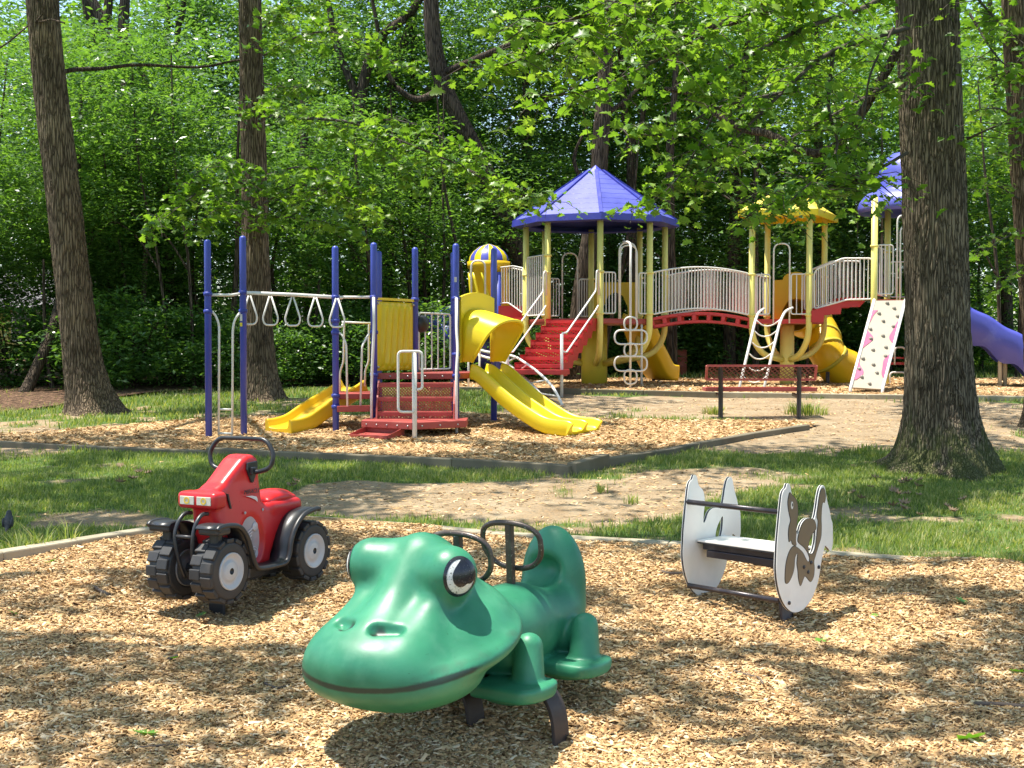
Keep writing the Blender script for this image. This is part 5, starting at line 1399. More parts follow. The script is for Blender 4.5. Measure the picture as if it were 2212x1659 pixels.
    for k in range(4): mb.bar(ro[k] - Vector((0, 0, .04)), ro[(k + 1) % 4] - Vector((0, 0, .04)), .03, .13)
    R.add(mb, 'roof_fascia', M_YEL, rf)
    arch(lerp2(T2['LF'], T2['RF'], .38), lerp2(T2['LF'], T2['RF'], .66), 3.98, 2.42)
    barrier(R, T2['LF'], lerp2(T2['LF'], T2['RF'], .36), 2.60, 3.38, 4, M_WHITE, inset=.05); barrier(R, lerp2(T2['LF'], T2['RF'], .66), T2['RF'], 2.60, 3.38, 2, M_WHITE, inset=.03)
    barrier(R, T2['LF'], T2['LB'], 2.60, 3.38, 3, M_WHITE, inset=.08)
    # curved ladder
    L0, L1 = at(1594, 850, 23.35), at(1647, 852, 23.3); K0, K1 = at(1650, 667, 25.2), at(1712, 665, 25.1)
    lf = [L0, L0.lerp(at(1632, 690, 24.7), .97), at(1638, 675, 25.0), K0]; rt = [L1, L1.lerp(at(1686, 690, 24.6), .97), at(1696, 672, 24.9), K1]
    rails(R, 'ladder_rail', [lf], .026, M_WHITE, fil=.2, seg=10); rails(R, 'ladder_rail', [rt], .026, M_WHITE, fil=.2, seg=10)
    for t in (.08, .24, .40, .56, .72, .88, 1.03):
        a, b = lf[0].lerp(lf[1], t), rt[0].lerp(rt[1], t); m_ = (a + b) / 2 + Vector((0, .10, -.13))
        rails(R, 'rung', [[a, a.lerp(m_, .55) + Vector((0, 0, -.035)), m_, b.lerp(m_, .55) + Vector((0, 0, -.035)), b]], .013, M_WHITE, fil=.12)
    # tube slide at the back: hood panel and curved tube
    hx0, hx1, hy = xd(1671, 26.55), xd(1765, 26.55), 26.55
    out = [(hx0, 2.45), (hx0, 3.32), (hx0 + .22, 3.33)] + [(hx0 + .45 + .27 * math.cos(a), 3.33 + .16 * math.sin(a)) for a in np.linspace(PI, 0, 9)] + [(hx1 - .02, 3.33), (hx1, 2.45), (hx0 + .76, 2.45), (hx0 + .74, 2.72), (hx0 + .60, 2.92), (hx0 + .45, 2.96), (hx0 + .30, 2.92), (hx0 + .18, 2.72), (hx0 + .16, 2.45)]
    mb = MB(); mb.prism(out, (0, hy, 0), (1, 0, 0), (0, 0, 1), (0, 1, 0), .05); R.add(mb, 'tube_slide_panel', M_YELD)
    path = smoothpath([at(1716, 680, 26.7), at(1730, 690, 27.3), at(1757, 697, 27.55), at(1775, 722, 27.4), at(1781, 750, 27.1), at(1795, 776, 27.0), at(1822, 800, 27.2)], 6)
    rr = [0.35] * (len(path) - 8) + [.355, .36, .37, .385, .40, .42, .44, .455]
    mb = MB(); mb.tube(path, rr, 22, caps=False); ts = R.add(mb, 'tube_slide', M_YELD, solid=.03)
    for i in (8, 14, 20, 25, 30):
        tn = (path[i + 1] - path[i - 1]).normalized(); mb = MB(); mb.lathe([(rr[i], -.035), (rr[i] + .035, -.035), (rr[i] + .035, .035), (rr[i], .035)], path[i], 24, axis=tn, caps=False); R.add(mb, 'tube_collar', M_OLIVE, ts)
    e = path[-1]; rows = []
    tn = (path[-1] - path[-4]).normalized()
    for j in range(6):
        q_ = j / 5; rows.append([e + Vector((.02 + .22 * q_, .05 * q_, -.02 - .12 * q_)) + Vector((-.02 * math.cos(a), .40 * math.cos(a), .36 * math.sin(a) * (1 - .25 * q_))) * (1 + .03 * math.sin(9 * a)) for a in np.linspace(PI * .80, PI * 2.20, 24)])
    mb = MB(); mb.grid(rows, 0, True); R.add(mb, 'slide_exit', M_YELD, ts, solid=.03)
    mb = MB(); mb.tube([(xd(1788, 26.6), 26.6, gnd), (xd(1788, 26.6), 26.6, 1.45)], .04, 10); mb.tube([(xd(1744, 26.9), 26.9, gnd), (xd(1744, 26.9), 26.9, 2.0)], .03, 10); R.add(mb, 'slide_support', M_DARK)
    # ---------- stepped ramp to tower three
    PT = lambda x, y, d: at(1446.4 + x * .31796, 374.4 + y * .31796, d)
    P3 = (xd(1886.8, 25.0), 25.0)
    a_, b_ = T2['RF'], P3
    def ramp_rail(off):
        o3 = Vector((.05, off, 0))
        tp = [PT(965, 680, 25.3), PT(985, 650, 25.3), PT(1160, 578, 25.15), PT(1358, 578, 25.02)]; bt = [PT(966, 922, 25.3), PT(1190, 858, 25.12), PT(1358, 855, 25.02)]
        tp = [p + o3 for p in tp]; bt = [p + o3 for p in bt]
        mb = MB(); mb.tube(fillet(tp + bt[::-1], .06, 4, True), .0175, 8, closed=True)
        def h(L, x):
            for i in range(len(L) - 1):
                if L[i].x <= x <= L[i + 1].x: return L[i].lerp(L[i + 1], (x - L[i].x) / max(1e-6, L[i + 1].x - L[i].x))
            return L[-1]
        for i in range(1, 14):
            x = bt[0].x + (bt[-1].x - bt[0].x) * i / 14; mb.tube([h(bt, x), h(tp, x)], .0125, 6, caps=False)
        R.add(mb, 'ramp_railing', M_WHITE)
    ramp_rail(0); ramp_rail(.85)
    out = [(958, 935), (1182, 868), (1352, 864), (1330, 885), (1310, 906), (1176, 910), (1170, 956), (1050, 960), (1045, 1012), (958, 1012)]
    pr = []
    for x, y in out:
        p = PT(x, y, 25.3 - .3 * (x - 958) / 400); pr.append((p.x, p.z))
    for yy in (25.22, 26.05):
        mb = MB(); mb.prism(pr, (0, yy, 0), (1, 0, 0), (0, 0, 1), (0, 1, 0), .03); R.add(mb, 'ramp_stringer', M_RED2)
    for (x0, x1, y_) in ((960, 1045, 985), (1045, 1176, 935), (1176, 1350, 880)):
        p, q_ = PT(x0, y_, 25.25), PT(x1, y_, 25.1); mb = MB(); mb.box(((p.x + q_.x) / 2, 25.65, p.z + .08), (q_.x - p.x, .8, .05)); R.add(mb, 'ramp_step', M_RED2)
    # ---------- tower three: blue roof, climbing wall, wave slide
    zd3 = 2.88; c3 = Vector((7.72, 25.9, 0))
    P3s = {'LF': P3, 'LB': (xd(1915, 26.6), 26.6), 'RF': (xd(1998, 25.1), 25.1), 'RB': (xd(2022, 26.7), 26.7)}
    for k, (x, y) in P3s.items():
        mb = MB(); mb.tube([(x, y, gnd), (x, y, 4.85)], .062, 14); o = R.add(mb, 'post', M_YPOST)
        clamp(R, x, y, 3.90, .062, M_YPOST, o, .05)
    mb = MB(); mb.prism([P3s['LF'], P3s['RF'], P3s['RB'], P3s['LB']], (0, 0, zd3 - .09), (1, 0, 0), (0, 1, 0), (0, 0, 1), .09); R.add(mb, 'deck', paint('orange_red_coating', (.55, .09, .04), .4))
    rc = Vector((xd(1958, 25.9), 25.9, 0))
    mb = MB(); mb.lathe([(0.93, 4.62), (0.95, 4.72), (.92, 4.83), (.80, 4.98), (.66, 5.03), (.62, 5.10), (.60, 5.40), (.52, 5.62), (.30, 5.78), (.0001, 5.84)], rc, 32, caps=False); R.add(mb, 'roof', M_ROOFS, solid=.04)
    barrier(R, P3s['LF'], lerp2(P3s['LF'], P3s['RF'], .42), 2.98, 3.92, 3, M_WHITE, inset=.06); barrier(R, P3s['LF'], P3s['LB'], 2.98, 3.92, 4, M_WHITE, inset=.06); barrier(R, P3s['LB'], P3s['RB'], 2.98, 3.70, 7, M_WHITE, inset=.06)
    barrier(R, lerp2(P3s['LF'], P3s['RF'], .74), P3s['RF'], 2.98, 3.92, 2, M_WHITE, inset=.04); barrier(R, P3s['RF'], P3s['RB'], 2.98, 3.92, 6, M_WHITE, inset=.06)
    arch(lerp2(P3s['LF'], P3s['RF'], .44), lerp2(P3s['LF'], P3s['RF'], .72), 4.50, 2.86); arch(lerp2(P3s['LF'], P3s['RF'], .50), lerp2(P3s['LF'], P3s['RF'], .72), 4.28, 2.86)
    # climbing wall
    TL, TR, BL, BR = at(1889, 651, 24.85), at(1957, 650, 24.85), at(1837, 838, 23.35), at(1906, 842, 23.3)
    cream = paint('cream_plastic_panel', (.42, .36, .275), .5, .35, (.40, .29, .17), 1.6, .03, fade=.06); pink = paint('pink_plastic', (.50, .12, .22), .4, .2)
    nrm = (TR - TL).cross(BL - TL).normalized(); nrm = nrm if nrm.y < 0 else -nrm
    mb = MB(); mb.add([TL, TR, BR, BL], [(0, 1, 2, 3)]); wall = R.add(mb, 'climbing_wall', cream, solid=.035)
    for s in (0, 1):
        ed0, ed1 = (TL, BL) if s == 0 else (TR, BR); inw = ((TR - TL) if s == 0 else (TL - TR)).normalized()
        rows = []
        for i in range(41):
            t = .12 + .80 * i / 40; wv = .065 + .075 * math.sin(t * 17 + s * 1.4) + .03 * math.sin(t * 31)
            p = ed0.lerp(ed1, t) + nrm * .024; rows.append([p, p + inw * max(.012, wv)])
        mb = MB(); mb.grid(rows, 0, False); R.add(mb, 'wavy_border', pink, wall, solid=.008)
        rails(R, 'wall_edge', [[ed0 + nrm * .02 + Vector((0, .03, .02)), ed1 + nrm * .02, ed1 + Vector((-.01, -.02, -.13))]], .028, M_WHITE, wall, fil=.06, seg=10)
    hold = paint('grey_climbing_hold', (.26, .24, .20), .7, .4, (.3, .27, .22), 12, .2)
    e1 = (TR - TL)
    for (x, y) in ((1477, 888), (1524, 922), (1421, 957), (1547, 977), (1450, 1010), (1518, 1047), (1363, 1064), (1448, 1110), (1365, 1130), (1468, 1188), (1380, 1205), (1465, 1248), (1312, 1264), (1383, 1306), (1286, 1336), (1407, 1362), (1304, 1390), (1357, 1436)):
        u_, v_ = 1446.4 + x * .31796, 374.4 + y * .31796
        rr_ = ray(u_, v_); k = nrm.dot(TL - EYE) / nrm.dot(rr_); c = EYE + rr_ * k
        mb = MB(); tri = (x * 7 + y) % 3 == 0
        mb.lathe([(.040, 0), (.036, .022), (.022, .042), (.0001, .046)], c + nrm * .015, 5 if tri else 9, axis=nrm, smooth=False)
        R.add(mb, 'climbing_hold', hold, wall, bevel=.006)
    # red steps with white rails right of the wall
    for (y_, w_) in ((1255, .03), (1292, .05)):
        p = PT(1500, y_, 26.4); mb = MB(); mb.box((p.x + .62, 26.5, p.z), (1.3, .25, w_)); R.add(mb, 'rear_step', M_RED2)
    for (x0, y0, x1, y1) in ((1530, 1182, 1600, 1300), (1497, 1352, 1600, 1480)):
        p, q_ = PT(x0, y0, 26.3), PT(x1, y1, 26.3); rails(R, 'rear_rail', [[Vector((p.x, 26.3, q_.z)), Vector((p.x, 26.3, p.z)), Vector((q_.x, 26.3, p.z)), Vector((q_.x, 26.3, q_.z))]], .018, M_WHITE, fil=.08)
    # wave slide to the right
    W8 = lambda x, y, d: at(1786.7 + x * .33842, 340.3 + y * .33842, d)
    n_ = 46; rows = []
    top0, top1 = Vector((8.05, 25.7, 3.02)), Vector((10.9, 24.9, 1.25))
    dirw = (top1 - top0); sdw = Vector((-dirw.y, dirw.x, 0)).normalized()
    for i in range(n_ + 1):
        t = i / n_; c = top0 + dirw * t; wav = .018 * math.sin(t * 2 * PI * 5.2); c = c + Vector((0, 0, wav))
        row = []
        for (a, h) in ((-.50, -.50 + .05 * math.sin(t * 2 * PI * 5.2 + 1)), (-.50, .10), (-.47, .17), (-.43, .17), (-.39, .05), (-.2, -.02), (0, .0), (.2, -.02), (.39, .05), (.43, .17), (.47, .17), (.50, .10), (.50, -.50 + .05 * math.sin(t * 2 * PI * 5.2 + 1))):
            row.append(c + sdw * a + Vector((0, 0, h + .1)))
        rows.append(row)
    mb = MB(); mb.grid(rows, 0, True); R.add(mb, 'wave_slide', M_ROOFS, solid=.03)
    for dx in (0, .17):
        x = xd(2160 + dx * 110, 25.0); rails(R, 'slide_leg', [[(x, 25.0 + dx, gnd), (x, 25.0 + dx, 1.72), (x + .12, 25.0 + dx, 1.82)]], .04, paint('tan_coated_leg', (.50, .42, .30), .5), fil=.1, seg=10)
    # ---------- striped silo and spiral slide behind the climbing frame, bridge to tower one
    s0 = Vector((xd(1056, 27.2), 27.2, 0)); zt_ = 3.70
    mb = MB(); mb.lathe([(.40, 2.2), (.41, zt_ - .12), (.45, zt_ - .10), (.45, zt_ + .04), (.40, zt_ + .05)], s0, 28, caps=False); silo = R.add(mb, 'silo', M_YELD)
    for k in range(6):
        a0 = PI * (1.05 + .17 * k); mb = MB()
        mb.tube([s0 + Vector((math.cos(a0 + t * .7) * .405, math.sin(a0 + t * .7) * .405, zt_ - .2 - t * 1.0)) for t in np.linspace(0, 1, 8)], .035, 6); R.add(mb, 'silo_rib', M_YEL, silo)
    mb = MB(); nseg = 16
    for k in range(nseg):
        a0, a1 = 2 * PI * k / nseg, 2 * PI * (k + 1) / nseg; rws = []
        for (r_, z_) in ((.42, 0), (.40, .10), (.33, .20), (.20, .30), (.02, .36)): rws.append([s0 + Vector((r_ * math.cos(a0 + (a1 - a0) * q_), r_ * math.sin(a0 + (a1 - a0) * q_), zt_ + .05 + z_)) for q_ in (0, .5, 1)])
        mb.grid(rws, k % 2, True)
    R.add(mb, 'striped_dome', [M_YEL, M_ROOFS], silo)
    p0, p1 = at(1018, 570, 26.6), at(1048, 570, 26.6)
    rails(R, 'entry_arch', [[Vector((p0.x, 26.6, 2.5)), Vector((p0.x, 26.6, at(1, 563, 26.6).z)), Vector((p1.x, 26.6, at(1, 563, 26.6).z)), Vector((p1.x, 26.6, 2.5))]], .02, M_WHITE, fil=.15)
    rows = []
    sc = Vector((-1.10, 27.6, 0))
    for i in range(40):
        t = i / 39; a = PI * (0.15 + 2.3 * t); rad = Vector((math.cos(a), math.sin(a), 0)); z_ = 2.75 - 1.35 * t
        rows.append([sc + rad * r_ + Vector((0, 0, z_ + h)) for (r_, h) in ((.20, .30), (.24, .05), (.36, -.05), (.52, -.02), (.64, .12), (.67, .36), (.70, .36), (.69, .05), (.56, -.12), (.32, -.14), (.19, .0))])
    mb = MB(); mb.grid(rows, 0, True); R.add(mb, 'spiral_slide', M_ROOFS, solid=.02)
    mb = MB(); mb.tube([sc + Vector((0, 0, gnd)), sc + Vector((0, 0, 3.0))], .07, 12); R.add(mb, 'spiral_pole', M_BLUE)
    q0, q1 = (xd(1077, 27.0), 26.9), V[6]
    for dy in (0, .8):
        barrier(R, (q0[0], q0[1] + dy * .9), (q1[0] - .05, q1[1] + dy), 0, 0, 8, M_WHITE, inset=.03, top=lambda t: 3.60 - .06 * max(0, t - .6) / .4, bot=lambda t: 2.86 - .22 * max(0, t - .4) / .6, name='bridge_railing')
    mb = MB(); mb.prism([(q0[0], 2.80), (q0[0] + .55, 2.80), (q1[0] - .04, 2.62), (q1[0] - .04, 2.40), (q0[0] + .3, 2.36), (q0[0], 2.45)], (0, 26.6, 0), (1, 0, 0), (0, 0, 1), (0, 1, 0), .05); R.add(mb, 'bridge_side', M_RED2)
    mb = MB(); mb.prism([(q0[0], 26.7), (q1[0], 25.95), (q1[0], 26.8), (q0[0], 27.5)], (0, 0, 2.50), (1, 0, 0), (0, 1, 0), (0, 0, 1), .05); R.add(mb, 'bridge_deck', M_RED2)
    for (x, y) in ((q0[0], 26.85), (q0[0], 27.6), (q0[0] - .9, 26.9)):
        mb = MB(); mb.tube([(x, y, gnd), (x, y, 3.5)], .055, 12); R.add(mb, 'post', M_BLUE)
    # arched ladder in front of the stairs
    arcs = [[(1012, 742, 24.6), (1040, 757, 24.2), (1076, 764, 23.9), (1110, 770, 23.6), (1133, 783, 23.2), (1168, 809, 22.6), (1197, 841, 22.0), (1217, 880, 21.7)],
            [(1020, 762, 24.9), (1050, 772, 24.6), (1076, 778, 24.3), (1102, 790, 23.9), (1130, 813, 23.3), (1156, 838, 22.8), (1180, 868, 22.4)]]
    A = [smoothpath([at(*p) for p in arc], 5) for arc in arcs]
    for a in A: rails(R, 'arch_ladder_rail', [a], .024, M_WHITE, seg=10)
    for t in (.12, .3, .46, .62, .78, .92):
        rails(R, 'arch_ladder_rung', [[A[0][int(t * (len(A[0]) - 1))], A[1][int(t * (len(A[1]) - 1))]]], .015, M_WHITE)
    for (u, v0, v1, d) in ((1012, 742, 832, 24.4), (1036, 745, 832, 24.6)): rails(R, 'arch_ladder_leg', [[at(u, v0, d), Vector((xd(u, d), d, gnd))]], .02, M_WHITE)
set_b()

# ================================================================ BENCH
def bench():
    x0, x1, d = xd(1556, 19.75), xd(1728, 19.65), 19.7; g = float(gz(d))
    R = Root('park_bench', ((x0 + x1) / 2, d, g), 'park bench with red mesh seat and back on two black legs', 'bench')
    blk = paint('black_bench_frame', (.025, .022, .024), .4, .4, (.15, .12, .1), 8)
    red = paint('faded_red_bench', (.42, .075, .065), .5, .4, (.4, .25, .2), 5)
    z = lambda v: at(1640, v, d).z
    bl, br_ = xd(1525, d), xd(1760, d)
    for x in (x0, x1):
        mb = MB(); mb.tube(fillet([(x, d, g - .1), (x, d, g + .45), (x - .02, d - .09, g + .80)], .15, 5), .038, 4, smooth=False); mb.bar((x, d, g + .33), (x, d + .42, g + .36), .04, .05); R.add(mb, 'leg', blk, bevel=.004)
    zb0, zb1 = z(820), z(790)
    mb = MB(); mb.add([(bl, d - .03, zb0), (br_, d - .03, zb0), (br_, d - .10, zb1), (bl, d - .10, zb1)], [(0, 1, 2, 3)]); back = R.add(mb, 'backrest', M_MESHR)
    mb = MB(); P = [(bl, d - .03, zb0), (br_, d - .03, zb0), (br_, d - .10, zb1), (bl, d - .10, zb1)]
    for i in range(4): mb.bar(P[i], P[(i + 1) % 4], .035, .035)
    R.add(mb, 'backrest_rim', red, back)
    zs = at(1640, 839, d + .25).z; mb = MB(); mb.box(((bl + br_) / 2 + .03, d + .25, zs), (br_ - bl, .38, .006)); seat = R.add(mb, 'seat', perforated('seat_mesh', (.45, .10, .09), 13, .22, diamond=True))
    mb = MB(); a, b, y0, y1 = bl + .03, br_ + .03, d + .05, d + .44
    for p, q in (((a, y0), (b, y0)), ((b, y0), (b, y1)), ((b, y1), (a, y1)), ((a, y1), (a, y0))): mb.bar((*p, zs - .01), (*q, zs - .01), .04, .055)
    R.add(mb, 'seat_rim', red, seat)
bench()

def barrel():
    p = gp(1460, 813); p = Vector((xd(1460, 33.5), 33.5, float(gz(33.5)))); R = Root('trash_barrel', p, 'rust red open-topped trash barrel standing on grass behind the yellow slide', 'trash can')
    m = paint('rusty_red_barrel', (.27, .062, .035), .6, .6, (.16, .06, .03), 5, .12, .3, fade=.25); dk = paint('dark_inside', (.03, .02, .02), .8)
    r = .285; h = .66
    prof = [(r - .01, 0), (r, .02), (r, h * .32), (r + .012, h * .34), (r, h * .36), (r, h * .64), (r + .012, h * .66), (r, h * .68), (r, h - .02), (r + .012, h - .01), (r + .008, h), (r - .012, h)]
    mb = MB(); mb.lathe(prof, p, 32, caps=False); o = R.add(mb, 'drum', m)
    mb = MB(); mb.lathe([(r - .012, h), (r - .015, .1), (.0001, .1)], p, 32, caps=False); R.add(mb, 'liner', dk, o)
barrel()
# ================================================================ TREES AND UNDERGROWTH
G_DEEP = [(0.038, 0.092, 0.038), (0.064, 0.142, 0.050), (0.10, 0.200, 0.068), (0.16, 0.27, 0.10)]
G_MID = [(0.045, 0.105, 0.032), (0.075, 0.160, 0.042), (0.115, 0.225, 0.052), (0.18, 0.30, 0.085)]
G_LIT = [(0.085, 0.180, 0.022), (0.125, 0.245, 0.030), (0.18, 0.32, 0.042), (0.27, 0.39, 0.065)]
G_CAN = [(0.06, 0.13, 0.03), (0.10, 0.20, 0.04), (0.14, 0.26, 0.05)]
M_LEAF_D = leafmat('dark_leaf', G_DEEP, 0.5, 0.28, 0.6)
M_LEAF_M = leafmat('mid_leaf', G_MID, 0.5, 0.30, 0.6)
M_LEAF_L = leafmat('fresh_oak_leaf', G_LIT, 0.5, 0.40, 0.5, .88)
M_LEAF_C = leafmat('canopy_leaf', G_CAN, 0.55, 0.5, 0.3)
M_BARK = barkmat('brown_grey_bark', (0.045, 0.032, 0.022), (0.23, 0.175, 0.12), 0.35, 1.5)
M_BARKB = barkmat('grey_ridged_bark', (0.050, 0.040, 0.028), (0.245, 0.20, 0.145), 1.0, 1.9)
M_BARKD = barkmat('dark_forest_bark', (0.025, 0.019, 0.014), (0.13, 0.10, 0.075), 0.0, 1.4)
M_TWIG = paint('thin_dark_twig', (0.05, 0.036, 0.024), 0.85, 0.3)

def leaves(c, size, r, flat=0.55, aspect=0.48, droop=0.25):
    """diamond leaves at centres c (n,3)"""
    n = len(c); a = r.random(n) * 2 * PI
    nz = np.stack([r.normal(0, flat, n), r.normal(0, flat, n), np.ones(n)], 1); nz /= np.linalg.norm(nz, axis=1)[:, None]
    d = np.stack([np.cos(a), np.sin(a), np.full(n, -droop) + r.normal(0, .3, n)], 1)
    d -= nz * (d * nz).sum(1)[:, None]; d /= np.linalg.norm(d, axis=1)[:, None]
    s = np.cross(nz, d); L = (size * r.uniform(0.6, 1.3, n))[:, None]; W = L * aspect
    V = np.stack([c - d * L * .5, c + s * W * .5 + d * L * .05 + nz * L * .06, c + d * L * .5, c - s * W * .5 + d * L * .05 + nz * L * .06], 1)
    F = np.arange(n)[:, None] * 4 + np.arange(4)[None]
    return V.reshape(-1, 3), F
LOBES = np.array([(-.5, 0), (-.34, .10), (-.40, .26), (-.20, .22), (-.10, .46), (.04, .26), (.20, .40), (.22, .20), (.38, .18), (.5, 0)])
def lobed(c, size, r, flat=0.6, droop=0.5):
    """lobed oak leaves: two half-fans folded on the midrib"""
    n = len(c); a = r.random(n) * 2 * PI
    nz = np.stack([r.normal(0, flat, n), r.normal(0, flat, n), np.ones(n)], 1); nz /= np.linalg.norm(nz, axis=1)[:, None]
    d = np.stack([np.cos(a), np.sin(a), np.full(n, -droop) + r.normal(0, .35, n)], 1)
    d -= nz * (d * nz).sum(1)[:, None]; d /= np.linalg.norm(d, axis=1)[:, None]
    s = np.cross(nz, d); L = size * r.uniform(0.45, 1.35, n)
    P = np.concatenate([LOBES, LOBES[-2:0:-1] * (1, -1)]); m = len(P)
    X = P[None, :, 0] * L[:, None] * r.uniform(.85, 1.15, (n, m)); Y = P[None, :, 1] * L[:, None] * r.uniform(.7, 1.15, (n, 1)) * r.uniform(.8, 1.2, (n, m)); Z = -0.9 * X * X / L[:, None] * 0.6 + np.abs(Y) * 0.25
    V = c[:, None] + d[:, None] * X[..., None] + s[:, None] * Y[..., None] + nz[:, None] * Z[..., None]
    V = np.concatenate([V, c[:, None]], 1)
    tri = np.array([(m, i, (i + 1) % m) for i in range(m)])
    F = (np.arange(n)[:, None, None] * (m + 1) + tri[None]).reshape(-1, 3)
    return V.reshape(-1, 3), F

def trunk_mb(pts, radii, seg=18, flare=0.0, nroot=6, seed=1, n=5, fur=0.0, rows_n=0):
    """trunk through pts; lobed flare of roots towards the base"""
    P = smoothpath(pts, n)
    if rows_n:
        cum = [0.0]
        for i in range(1, len(P)): cum.append(cum[-1] + (P[i] - P[i - 1]).length)
        tt = np.linspace(0, 1, rows_n) ** 1.25 * cum[-1]; t0_ = np.linspace(0, 1, len(P)); radii = list(np.interp(np.interp(tt, cum, t0_), np.linspace(0, 1, len(radii)), radii))
        Q = []
        for d_ in tt:
            i = min(len(P) - 2, max(0, int(np.searchsorted(cum, d_)) - 1)); Q.append(P[i].lerp(P[i + 1], min(1, max(0, (d_ - cum[i]) / max(1e-6, cum[i + 1] - cum[i])))))
        P = Q
    t_ = np.linspace(0, 1, len(P)); rr = np.interp(t_, np.linspace(0, 1, len(radii)), radii)
    rs = random.Random(seed); ph = [rs.uniform(0, 6.28) for _ in range(4)]
    mb = MB(); rows = []
    for i, p in enumerate(P):
        tn = (P[min(i + 1, len(P) - 1)] - P[max(i - 1, 0)]).normalized(); a = tn.orthogonal() if abs(tn.z) < .9 else Vector((1, 0, 0)); a = (a - tn * a.dot(tn)).normalized(); b = tn.cross(a)
        row = []
        if fur:
            thn = 2 * PI * np.arange(seg) / seg; hh_ = (p - P[0]).length; cx_, cy_ = np.cos(thn) * 3.0, np.sin(thn) * 3.0
            wr = (vnoise(cx_ + 7, cy_ + hh_ * 2.2, .8, 61) - .5) * .9; sx = thn * rr[i] + wr * .05; per = 2 * PI * rr[i]
            bl = np.clip((thn / (2 * PI) - .9) * 10, 0, 1)
            def nn(sc, vs, sd): return vnoise(sx, hh_ / vs * sc + wr, sc, sd) * (1 - bl) + vnoise(sx - per, hh_ / vs * sc + wr, sc, sd) * bl
            a1 = nn(.045, 6.0, 62); a2 = nn(.022, 4.0, 63); a3 = nn(.30, 1.6, 64)
            FUR = fur * ((np.abs(a1 - .5) * 2) ** .8 * .9 + (np.abs(a2 - .5) * 2) * .4 + (a3 - .5) * 1.2)
        for k in range(seg):
            th = 2 * PI * k / seg; h = (p - P[0]).length
            f = flare * math.exp(-h / max(.15, radii[0] * .9)) if flare else 0
            q = rr[i] * (1 + .035 * math.sin(3 * th + ph[0] + h * .8) + .025 * math.sin(5 * th + ph[1] - h)) + rr[i] * f * (0.45 + 0.55 * (0.5 + 0.5 * math.cos(nroot * th + ph[2])) ** 1.3 + .2 * math.cos(2 * th + ph[3]))
            if fur: q += FUR[k]
            row.append(p + a * math.cos(th) * q + b * math.sin(th) * q)
        rows.append(row)
    mb.grid(rows, 0, True, True)
    return mb

def crown_cloud(r, rad, n, nclump, csize, hollow=0.35):
    """points in clumps through an ellipsoid"""
    cc = r.normal(0, 1, (nclump, 3)); cc /= np.linalg.norm(cc, axis=1)[:, None]
    cc *= (hollow + (1 - hollow) * r.random(nclump) ** 0.5)[:, None]; cc = cc * np.array(rad)
    cs = csize * r.uniform(0.5, 1.4, nclump)
    k = r.integers(0, nclump, n)
    off = r.normal(0, 1, (n, 3)) * np.array([1, 1, 0.5]); return cc[k] + off * cs[k][:, None]

def mesh_only(name, V, F, mat):
    o = fast_mesh(name, V, F, F.shape[1], mat); me = o.data; bpy.data.objects.remove(o); return me

_r = np.random.default_rng(5)
CROWNS = []
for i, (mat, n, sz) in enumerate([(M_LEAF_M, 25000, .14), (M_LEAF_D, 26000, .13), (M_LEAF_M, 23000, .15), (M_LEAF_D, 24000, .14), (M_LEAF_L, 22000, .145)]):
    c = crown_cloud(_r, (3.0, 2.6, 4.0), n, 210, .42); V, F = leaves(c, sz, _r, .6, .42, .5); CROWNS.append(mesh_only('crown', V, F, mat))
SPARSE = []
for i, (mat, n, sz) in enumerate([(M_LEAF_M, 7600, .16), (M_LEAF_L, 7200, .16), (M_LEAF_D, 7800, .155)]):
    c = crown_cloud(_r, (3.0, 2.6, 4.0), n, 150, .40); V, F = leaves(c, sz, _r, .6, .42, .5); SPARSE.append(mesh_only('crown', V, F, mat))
BUSH = []
for i, (mat, n, sz) in enumerate([(M_LEAF_M, 9000, .105), (M_LEAF_M, 8500, .115), (M_LEAF_L, 9000, .10)]):
    c = crown_cloud(_r, (1.5, 1.1, .95), n, 70, .25, .3); V, F = leaves(c, sz, _r, .6, .42, .4); BUSH.append(mesh_only('foliage', V, F, mat))
WISP = []                                                            # loose drooping sprays for small understorey trees
for i, (mat, n) in enumerate([(M_LEAF_M, 8500), (M_LEAF_M, 8500)]):
    c = crown_cloud(_r, (1.7, 1.4, 2.0), n, 90, .28, .2); V, F = leaves(c, .12, _r, .5, .34, .9); WISP.append(mesh_only('crown', V, F, mat))

def child_mesh(name, me, parent, loc=(0, 0, 0), rz=0, sc=(1, 1, 1)):
    o = bpy.data.objects.new(name, me); COL.objects.link(o); o.parent = parent; o.location = loc; o.rotation_euler = (0, 0, rz); o.scale = sc; return o

def tree_px(name, label, base, paths, mat, group=None, crowns=(), flare=0.4, seg=14, cat='tree', nroot=5, fur=0.0, rows_n=0):
    """paths: list of (list of (u, v, d), radii).  crowns: (proto, dx, dy, z, rz, sx, sy, sz)"""
    b = Vector(base); t = thing(name, b, label, cat, 0, group); main = None
    for k, (pp, rad) in enumerate(paths):
        P = [(q if isinstance(q, Vector) else at(*q)) - b for q in pp]
        mb = trunk_mb(P, rad, seg if k == 0 else 9, flare if k == 0 else 0, nroot, seed=len(label) + k, fur=fur if k == 0 else 0, rows_n=rows_n if k == 0 else 0)
        o = mb.obj('trunk' if k == 0 else 'limb', mat, t if k == 0 else main, fixn=False)
        if k == 0: main = o
    for (me, dx, dy, z, rz, sx, sy, sz) in crowns:
        child_mesh('crown', me, t, (dx, dy, z), rz, (sx, sy, sz))
    return t, main

def gbase(x, y, dz=0.0): return (x, y, float(gz(y)) + dz)

